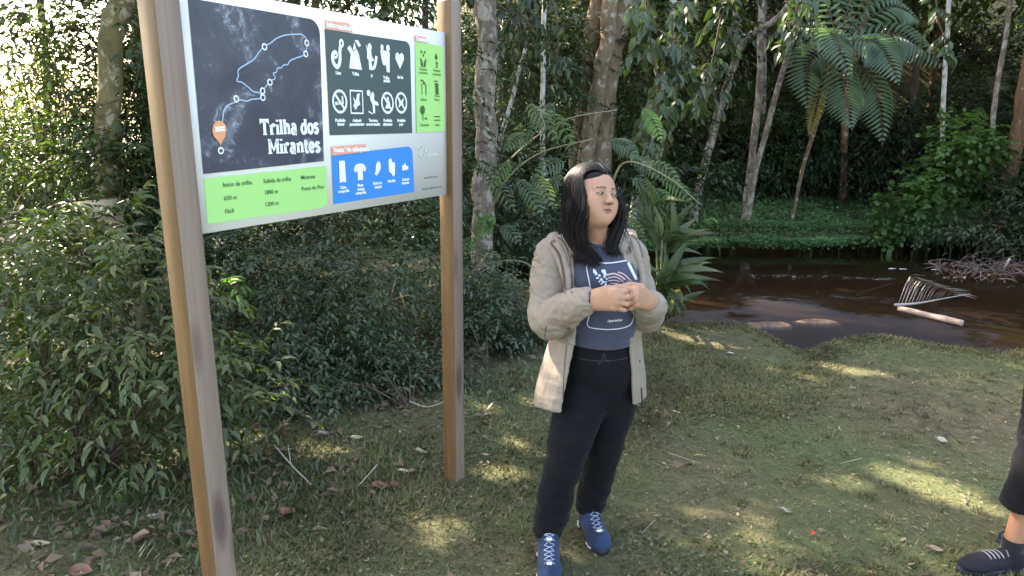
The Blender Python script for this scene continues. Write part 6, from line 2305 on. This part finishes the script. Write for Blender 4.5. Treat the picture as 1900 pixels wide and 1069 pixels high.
# small round-leaved weeds in the lawn
x, y = scatter(26000, -2.6, 5.6, 1.7, 7.6, lambda x, y: sm((fbm(np.stack([x, y], -1) * 1.6, 3, 77) - .5) / .15) * .9 + .05)
P = np.stack([x, y, height(x, y) + .006 + .012 * r.rand(len(x))], -1)
n = len(P)
a = r.uniform(0, 6.28, n)
D = np.stack([np.cos(a), np.sin(a), r.uniform(-.1, .5, n)], -1)
L = r.uniform(.010, .024, n)
v, t = leaves_np(P, D, np.stack([r.normal(0, .3, n), r.normal(0, .3, n), np.ones(n)], -1), L, L * .8, LT_ROUND)
link('lawn_weeds', mesh_np('lawn_weeds', v, t, G_COVER if False else G_MID), kind='stuff')
# dead bits and clippings lying on the lawn
G_BITS = leaf_mat('litter_bits', [(.16, .12, .07), (.10, .07, .045), (.30, .25, .17), (.07, .05, .03), (.21, .17, .11), (.12, .09, .05)], .75, .1, .2, .3, (1, .9, .6))
x, y = scatter(60000, -3., 5.4, 1.5, 7.2, lambda x, y: .35 + .65 * (1 - sm((fbm(np.stack([x, y], -1) * 1.0, 3, 41) - .36) / .22)))
P = np.stack([x, y, height(x, y) + .008 + .012 * r.rand(len(x))], -1)
n = len(P)
a = r.uniform(0, 6.28, n)
D = np.stack([np.cos(a), np.sin(a), r.normal(0, .15, n)], -1)
L = r.uniform(.008, .034, n) * (r.rand(n) * .7 + .5)
v, t = leaves_np(P, D, np.stack([r.normal(0, .3, n), r.normal(0, .3, n), np.ones(n)], -1), L, L * r.uniform(.15, .5, n), LT_LOW)
link('lawn_litter', mesh_np('lawn_litter', v, t, G_BITS), kind='stuff')
# leaf litter under the bushes
x, y = scatter(6500, -4.5, 1.0, 1.8, 7.5, lambda x, y: np.clip(sm((y - 2.2 - 1.2 * (x + 1.0)) / 1.2), .05, 1) * (y < 7.5) * .8)
P = np.stack([x, y, height(x, y) + .01 + .02 * r.rand(len(x))], -1)
n = len(P)
a = r.uniform(0, 6.28, n)
D = np.stack([np.cos(a), np.sin(a), r.normal(0, .2, n)], -1)
L = r.uniform(.03, .085, n)
v, t = leaves_np(P, D, np.stack([r.normal(0, .4, n), r.normal(0, .4, n), np.ones(n)], -1), L, L * r.uniform(.35, .6, n), LT_MID)
link('leaf_litter', mesh_np('leaf_litter', v, t, G_DEAD), kind='stuff')
# longer weeds at the bush edge, left foreground
x, y = scatter(42000, -4.5, 1.2, 1.8, 7.6, lambda x, y: sm((y - 2.0 - 1.25 * (x + 1.0)) / 1.3) * sm((fbm(np.stack([x, y], -1) * 1.4, 3, 91) - .38) / .2))
P = np.stack([x, y, height(x, y)], -1)
n = len(P)
a = r.uniform(0, 6.28, n)
D = np.stack([np.cos(a), np.sin(a), r.uniform(.5, 2.0, n)], -1)
L = r.uniform(.03, .085, n)
v, t = leaves_np(P, D, np.stack([-np.cos(a), -np.sin(a), 0 * a + .5], -1), L, L * .16, LT_LOW)
link('weeds', mesh_np('weeds', v, t, G_MID), kind='stuff')
# carpet of small leaves on the far bank
x = r.uniform(-2.5, 12.5, 110000)
yf = np.interp(x, _far_x, _far_y)
y = yf - .28 - .3 * fbm(np.stack([x * 1.7, x * 0], -1), 3, 8) + 3.4 * r.rand(len(x)) ** 1.6
k = r.rand(len(x)) < np.clip(.35 + 1.2 * (fbm(np.stack([x, y], -1) * 1.3, 3, 15) - .3), 0, 1)
x, y = x[k], y[k]
k = 16000
xe = r.uniform(.5, 12.0, k)
x = np.concatenate([x, xe])
y = np.concatenate([y, np.interp(xe, _far_x, _far_y) - .12 - .42 * fbm(np.stack([xe * 2.2, xe * 0], -1), 3, 8) * r.rand(k) ** .5])
hh = .05 + .22 * fbm(np.stack([x, y], -1) * 1.8, 3, 19)
P = np.stack([x, y, np.maximum(height(x, y), WZ) + hh * r.rand(len(x)) ** .4], -1)
n = len(P)
a = r.uniform(0, 6.28, n)
D = np.stack([np.cos(a), np.sin(a) - .3, r.uniform(-.6, .5, n)], -1)
L = r.uniform(.035, .075, n)
v, t = leaves_np(P, D, np.stack([r.normal(0, .4, n), r.normal(-.4, .3, n), np.ones(n)], -1), L, L * .62, LT_LOW)
link('bank_ground_cover', mesh_np('bank_ground_cover', v, t, G_COVER), kind='stuff')

# ================================================================== FALLEN LEAVES, TWIGS, THINGS IN THE WATER
def fallen(px, py, size, col, label, curl=.2, asp=.5, rot=0, name='fallen_leaf', z=0, tilt=.15):
    p = gz(px, py, .02)
    p[2] = float(height(p[0], p[1])) + .016 + z
    m = plain_mat('fallen_leaf', col, .65, .22, 40, spec=.25)
    U = np.linspace(0, 1, 9)
    wv = np.sin(np.clip(U, 0, 1) ** .8 * math.pi) ** .8 * asp / 2
    vs = []
    for u_, w_ in zip(U, wv):
        for s_ in (-1, -.5, 0, .5, 1):
            vs.append(((u_ - .5) * size, s_ * w_ * size, (curl * (abs(s_) ** 2) * w_ + .18 * curl * math.cos(u_ * 5) + .03 * abs(s_)) * size))
    q = [(i * 5 + j, i * 5 + j + 5, i * 5 + j + 6, i * 5 + j + 1) for i in range(8) for j in range(4)]
    mb = MB()
    mb.add(vs, q=q)
    me = mb.mesh('blade', m, smooth=True)
    root = thing(name, label, 'leaf', p, 'fallen leaves on the lawn')
    root.rotation_euler = (tilt, tilt * .6, math.radians(rot))
    link('blade', me, root)
    mb = MB()
    mb.add(*tube_np([(-.5 * size, 0, 0), (-.62 * size, .02 * size, .01), (-.75 * size, .06 * size, 0)], [.0016, .0014, .001], 4))
    mb.add(*tube_np([(-.5 * size, 0, .003), (0, 0, .004), (.48 * size, 0, .003)], [.0013, .0010, .0005], 4))
    link('midrib', mb.mesh('midrib', m), root)
    return root


PALE, BRN, RED, TAN_ = (.52, .46, .36), (.19, .085, .05), (.26, .09, .06), (.34, .26, .17)
for a in [(287, 961, .075, (.34, .31, .26), 'pale grey oval leaf on the grass just left of the near post', .06, .5, 25),
          (534, 955, .085, (.22, .10, .07), 'upright reddish-brown dead leaf right of the near post', .6, .75, 70),
          (662, 815, .07, (.36, .33, .18), 'broad pale yellow leaf lying between the two posts', .08, .5, 12),
          (782, 839, .07, (.30, .27, .18), 'curled pale leaf just left of the far post', .7, .4, -8),
          (750, 877, .06, (.46, .40, .24), 'small tan leaf below the curled one near the far post', .3, .4, 5),
          (600, 808, .07, (.27, .20, .16), 'crumpled pinkish leaf beside a dark one between the posts', .8, .6, 40),
          (640, 868, .07, (.36, .27, .19), 'narrow tan leaf standing on edge between the posts', .6, .35, 80),
          (706, 905, .09, (.17, .085, .05), 'dark brown dead leaf below the small tan leaf', .5, .6, 15),
          (735, 905, .07, (.13, .07, .045), 'darker folded leaf touching the dark brown one', .6, .5, -30),
          (518, 868, .08, (.28, .18, .14), 'brown curled leaf under the thin pale twig', .7, .5, 95),
          (571, 765, .06, (.36, .10, .05), 'red-orange dead leaf in the dark under the bush', .6, .7, 60),
          (255, 1005, .10, (.22, .14, .10), 'crumpled brown leaf below the pale grey oval one', .7, .7, 200),
          (150, 1062, .09, (.19, .10, .07), 'flat reddish leaf at the bottom left edge of the view', .15, .7, 0),
          (76, 1012, .08, (.34, .29, .17), 'long tan leaf low at the left edge', .2, .35, 8),
          (137, 945, .09, (.18, .11, .07), 'folded brown leaf at the foot of the left shrub', .8, .6, 45),
          (700, 700, .05, (.30, .24, .17), 'tiny pale leaf caught in the low bush left of the far post', .3, .5, 20),
          (902, 845, .045, (.34, .25, .17), 'small brown leaf on the grass right of the far post', .3, .4, 10),
          (840, 1000, .035, (.38, .30, .18), 'tiny curved leaf low between the far post and the woman', .5, .3, 10),
          (1297, 845, .045, (.50, .42, .18), 'thin yellow leaf on the lawn right of the woman', .6, .35, 25),
          (1748, 816, .058, (.34, .30, .24), 'round pale leaf on the lawn near the person at the right', .2, .8, -50),
          (1736, 1020, .055, (.30, .22, .15), 'oval brown leaf low at the right in front of the dark shoe', .2, .55, -15),
          (1583, 718, .055, (.48, .42, .34), 'small pale folded leaf up the lawn towards the water notch', .8, .5, 30),
          (1357, 653, .05, (.55, .50, .42), 'tiny whitish leaf near the bank behind the woman', .5, .5, 15),
          (1382, 662, .04, (.50, .45, .38), 'second tiny whitish leaf beside the first near the bank', .5, .5, 60),
          (1512, 713, .10, (.22, .16, .10), 'long thin brown leaf up the lawn left of the pale folded one', .3, .16, -12),
          (1256, 762, .055, (.40, .32, .16), 'thin curved straw-coloured leaf at the woman\'s coat hem', .4, .3, -10),
          (1458, 948, .05, (.36, .30, .26), 'pale crumpled leaf left above the red petal', .6, .4, -30),
          (1370, 790, .04, (.44, .38, .28), 'small pale speck of a leaf in mid lawn', .6, .5, 80)]:
    fallen(*a)
fallen(1507, 992, .042, (.62, .05, .05), 'bright red petal lying on the lawn', .4, .45, 70, name='fallen_petal')


def stick(label, pts, r0, r1, mat, kids=(), cat='twig', name='twig', group=None, n=6):
    P = np.array([gz(px, py, z) + [0, 0, 0] for px, py, z in pts])
    off = P[0]
    root = thing(name, label, cat, off, group)
    mb = MB()
    mb.add(*tube_np(catmull(P, 4 * len(P)), np.linspace(r0, r1, 4 * len(P)), n, .25, 3))
    link('stem', mb.mesh('stem', mat, off, True), root)
    for kp in kids:
        Q = np.array([gz(*p) for p in kp])
        mb = MB()
        mb.add(*tube_np(catmull(Q, 8), np.linspace(r0 * .6, r1 * .6, 8), 5))
        link('side_twig', mb.mesh('side_twig', mat, off, True), root)
    return root


m_st = plain_mat('dry_twig', (.36, .31, .25), .8, .25, 30)
m_sd = plain_mat('dark_dead_wood', (.16, .11, .075), .9, .35, 25, .4)
stick('thin pale forked twig on the grass between the posts', [(508, 825, .05), (540, 862, .06), (578, 900, .03)], .004, .003, m_st, [[(540, 862, .06), (536, 838, .09), (534, 826, .10)], [(500, 833, .02), (520, 832, .04), (545, 833, .03)]])
stick('long grey stick slanting up out of the dark bush base', [(420, 770, .03), (480, 742, .06), (545, 712, .14)], .014, .009, m_sd)
stick('grey stick lying along the bush edge left of the centre', [(470, 822, .04), (510, 800, .05), (540, 775, .07)], .010, .006, m_sd, [[(510, 800, .05), (520, 790, .10), (538, 786, .12)]])
stick('thin dry stem standing in the grass below the far post', [(700, 862, .10), (680, 885, .06), (662, 905, .02)], .003, .002, m_st)
stick('fine bare twig bending at the foot of the bush near the far post', [(760, 745, .08), (790, 755, .10), (818, 748, .12), (830, 740, .14)], .004, .002, m_st)
#stick('mossy log piece lying behind the near post base', [(300, 925, .05), (350, 905, .06), (420, 900, .05)], .028, .022, m_sd, name='log', cat='log')
for k, (a_, b_) in enumerate([((1480, 640), (1520, 648)), ((1215, 905), (1190, 930)), ((1600, 790), (1560, 800)), ((1470, 995), (1500, 1005)), ((1240, 780), (1300, 800))]):
    stick(['straw stalk lying near the bank notch', 'straw stalk lying at the woman\'s near foot', 'straw stalk lying left of the round pale leaf', 'straw stalk lying just below the red petal', 'straw stalk lying right of the woman\'s knees'][k], [(a_[0], a_[1] + 60, .02), ((a_[0] + b_[0]) / 2, (a_[1] + b_[1]) / 2 + 60, .025), (b_[0], b_[1] + 60, .02)], (.0016), .0010, m_st, group='straw stalks on the lawn', name='dry_stalk', cat='stalk')

# floating log and palm frond
stick('pale bare log floating in the stream beside the dead palm frond', [(1668, 572, WZ + .02), (1700, 580, WZ + .03), (1745, 590, WZ + .035), (1786, 600, WZ + .03)], .030, .034, plain_mat('bleached_log', (.38, .27, .21), .8, .25, 14, .5, stretch=(1, 1, 1)), name='floating_log', cat='log', n=10)
pr = gz(1664, 566, WZ + .03)
pf = thing('palm_frond', 'dead grey palm frond lying half out of the water', 'palm frond', pr)
m_pf = plain_mat('dead_palm', (.32, .28, .25), .75, .25, 20)
mb = MB()
spine = [gz(1660, 566, WZ + .03), gz(1700, 563, WZ + .05), gz(1740, 556, WZ + .06), gz(1800, 545, WZ + .05)]
cs = catmull(spine, 20)
mb.add(*tube_np(cs, np.linspace(.016, .005, 20), 6))
link('rachis', mb.mesh('rachis', m_pf, pr, True), pf)
r = np.random.RandomState(4)
for k in range(30):
    s0 = cs[min(19, int(k * .55) + 1)]
    f = k / 29.
    tpx = 1742 + 72 * f + r.uniform(-6, 6)
    tpy = 514 + 30 * f ** 1.2 + r.uniform(-5, 5)
    tz = gz(tpx, tpy, WZ + .12)
    tip = s0 + nrm(tz - s0) * min(np.linalg.norm(tz - s0), .85 - .35 * f)
    tip[2] = WZ + .06 + .16 * (1 - f) + r.uniform(-.02, .02)
    mid = (s0 + tip) / 2 + np.array([-.05, 0, .13 * (1 - f) + .03])
    c3 = catmull([s0, mid, tip], 7)
    S = np.array([.5, -.3, .6])
    w = np.array([.003, .006, .007, .006, .005, .003, .001])
    mb = MB()
    mb.add(np.vstack([c3 - S * w[:, None], c3 + S * w[:, None]]), q=[(i, i + 1, 7 + i + 1, 7 + i) for i in range(6)])
    link('leaflet', mb.mesh('leaflet', m_pf, pr), pf)
# low stones breaking the surface by the notch
for k, (px, py, sx, sy, sz, lab) in enumerate([(1425, 603, .26, .09, .05, 'low grey-brown stone breaking the water left of the notch'), (1515, 597, .24, .08, .045, 'flat pale stone awash right of the first by the notch'), (1395, 606, .1, .06, .06, 'small pinkish stone at the water edge of the bank')]):
    p = gz(px, py, WZ)
    r = np.random.RandomState(k + 2)
    U, V = np.meshgrid(np.linspace(0, 2 * math.pi, 25)[:-1], np.linspace(0, math.pi, 13), indexing='ij')
    d = np.stack([np.cos(U) * np.sin(V), np.sin(U) * np.sin(V), np.cos(V)], -1)
    R = .75 + .5 * fbm(d * 1.7 + k * 5, 3, k)
    vv = (d * R[..., None] * [sx, sy, sz]).reshape(-1, 3)
    q = [(i * 13 + j, ((i + 1) % 24) * 13 + j, ((i + 1) % 24) * 13 + j + 1, i * 13 + j + 1) for i in range(24) for j in range(12)]
    mb = MB()
    mb.add(vv, q=q)
    thing('stone', lab, 'stone', p - [0, 0, .02], data=mb.mesh('stone', plain_mat('wet_stone', (.16, .095, .065), .6, .5, 14, .9), smooth=True))
# brush pile in the water at the right
r = np.random.RandomState(14)
bp0 = gz(1840, 505, WZ)
bpile = thing('brush_pile', 'tangle of dead twigs and debris lying in the water at the right', 'brush pile', bp0)
mb = MB()
for k in range(150):
    c = gz(1740 + 200 * r.rand() ** .8, 488 + 30 * r.rand(), WZ)
    c = c + [r.normal(0, .1), r.normal(0, .2), r.uniform(0, .08)]
    d = nrm(np.array([r.normal(0, 1), r.normal(0, .7), r.normal(0, .35)])) * r.uniform(.08, .4)
    mb.add(*tube_np(catmull([c - d / 2, c + [0, 0, .03], c + d / 2], 5), [.007, .006, .005, .004, .003], 4))
link('sticks', mb.mesh('sticks', plain_mat('wet_twigs', (.17, .12, .11), .7, .4, 20), bp0), bpile, kind='stuff')
P = np.array([gz(1740 + 190 * r.rand(), 488 + 32 * r.rand(), WZ + .03) for _ in range(220)])
n = len(P)
v, t = leaves_np(P, r.normal(0, 1, (n, 3)), np.array([0, 0, 1.]) + r.normal(0, .5, (n, 3)), .07, .035, LT_MID)
link('debris', mesh_np('debris', v - bp0, t, G_DEAD), bpile, kind='stuff')
for a_, b_, lab in [((1862, 500), (1874, 480), 'short white peeled stick poking up from the brush pile'), ((1884, 498), (1900, 508), 'pale bent stick at the right end of the brush pile')]:
    q0, q1 = gz(a_[0], a_[1], WZ + .05), A(b_[0], b_[1], gz(a_[0], a_[1], WZ + .05)[1] - .05)
    root = thing('stick', lab, 'stick', q0)
    mb = MB()
    mb.add(*tube_np([q0, (q0 + q1) / 2, q1], [.014, .013, .012], 7))
    link('stem', mb.mesh('stem', m_st, q0, True), root)
for px, py, lab in [(1728, 501, 'white leaf floating alone left of the brush pile'), (1668, 500, 'right one of two white leaves floating side by side'), (1648, 499, 'left one of two white leaves floating side by side')]:
    q = gz(px, py, WZ + .006)
    v, t = leaves_np(np.zeros((1, 3)), np.array([[1., .1, 0]]), np.array([[0, 0, 1.]]), .13, .05, LT_ROUND)
    thing('floating_leaf', lab, 'leaf', q, data=mesh_np('floating_leaf', v, t, m_pw))

# ================================================================== GAPS IN THE LEAVES where the photograph shows sun reaching the ground
_s = np.array(sun_dir)
gaps = [(1690, 858, .13, 0), (1740, 905, .12, 0), (1660, 880, .06, 0), (1790, 925, .10, 0), (1575, 683, .13, 0), (1560, 900, .05, 0), (1600, 895, .05, 0), (930, 885, .10, 0), (965, 835, .07, 0), (905, 760, .08, 0), (985, 745, .07, 0), (880, 905, .05, 0),
        (800, 985, .10, 0), (470, 815, .07, 0), (430, 822, .05, 0), (1235, 770, .05, 0), (1420, 680, .07, 0), (1880, 690, .08, 0), (1500, 700, .06, 0), (620, 1040, .07, 0)]
GP = [(gz(a, b, c_), r_) for a, b, r_, c_ in gaps]
GP += [(at(430, 534, 3.9), .16), (at(40, 470, 4.0), .30), (at(110, 430, 4.2), .18), (at(186, 405, 5.6), .25), (at(200, 200, 6.4), .2), (at(20, 560, 3.8), .2), (at(60, 200, 5.6), .5), (at(20, 60, 5.6), .5), (at(1040, 330, 6.3), .22), (at(1100, 200, 9.0), .3), (at(897, 150, 9.6), .3)]
rc = np.random.RandomState(55)
BIG = ('foliage', 'crown')
bpy.context.view_layer.update()
for o in list(SC.objects):
    if o.type != 'MESH' or o.name.split('.')[0] not in BIG:
        continue
    me = o.data
    nv = len(me.vertices)
    co = np.empty(nv * 3, np.float32)
    me.vertices.foreach_get('co', co)
    M = np.array(o.matrix_world)
    w = co.reshape(-1, 3) @ M[:3, :3].T + M[:3, 3]
    nf = len(me.polygons)
    lv = np.empty(nf * 3, np.int32)
    me.loops.foreach_get('vertex_index', lv)
    f = lv.reshape(-1, 3)
    c = w[f[:, 0]]
    kill = np.zeros(nf, bool)
    for p, rad in GP:
        d = c - p
        t = d @ _s
        q = np.linalg.norm(d - t[:, None] * _s, axis=1)
        kill |= (t > .25) & (q < rad * (.75 + .5 * vnoise(c * 9.0)) * (1 + .01 * t))
    if not kill.any():
        continue
    # whole leaves go, never halves: leaves are runs of equal length in the face list
    per = {4: 2, 5: 4, 6: 4, 8: 8}
    d0 = np.flatnonzero(np.diff(f.min(1)) > 0)
    mats_ = list(me.materials)
    vmin = f.min(1)
    lid = np.cumsum(np.concatenate([[0], (f[1:, 0] != f[:-1, 0]) & (vmin[1:] > f[:-1].max(1) - 0)]))
    bad = np.unique(lid[kill])
    keep = ~np.isin(lid, bad)
    f2 = f[keep]
    used, inv = np.unique(f2, return_inverse=True)
    m2 = mesh_np(me.name, co.reshape(-1, 3)[used], inv.reshape(-1, 3), mats_)
    o.data = m2
# single leaves standing in those gaps
for o in list(SC.objects):
    if o.type == 'MESH' and o.name.split('.')[0] == 'leaf' and o.parent is not None:
        c = np.array(o.matrix_world.translation)
        for p, rad in GP:
            d = c - p
            t = float(d @ _s)
            if t > .35 and np.linalg.norm(d - t * _s) < rad:
                bpy.data.objects.remove(o)
                break
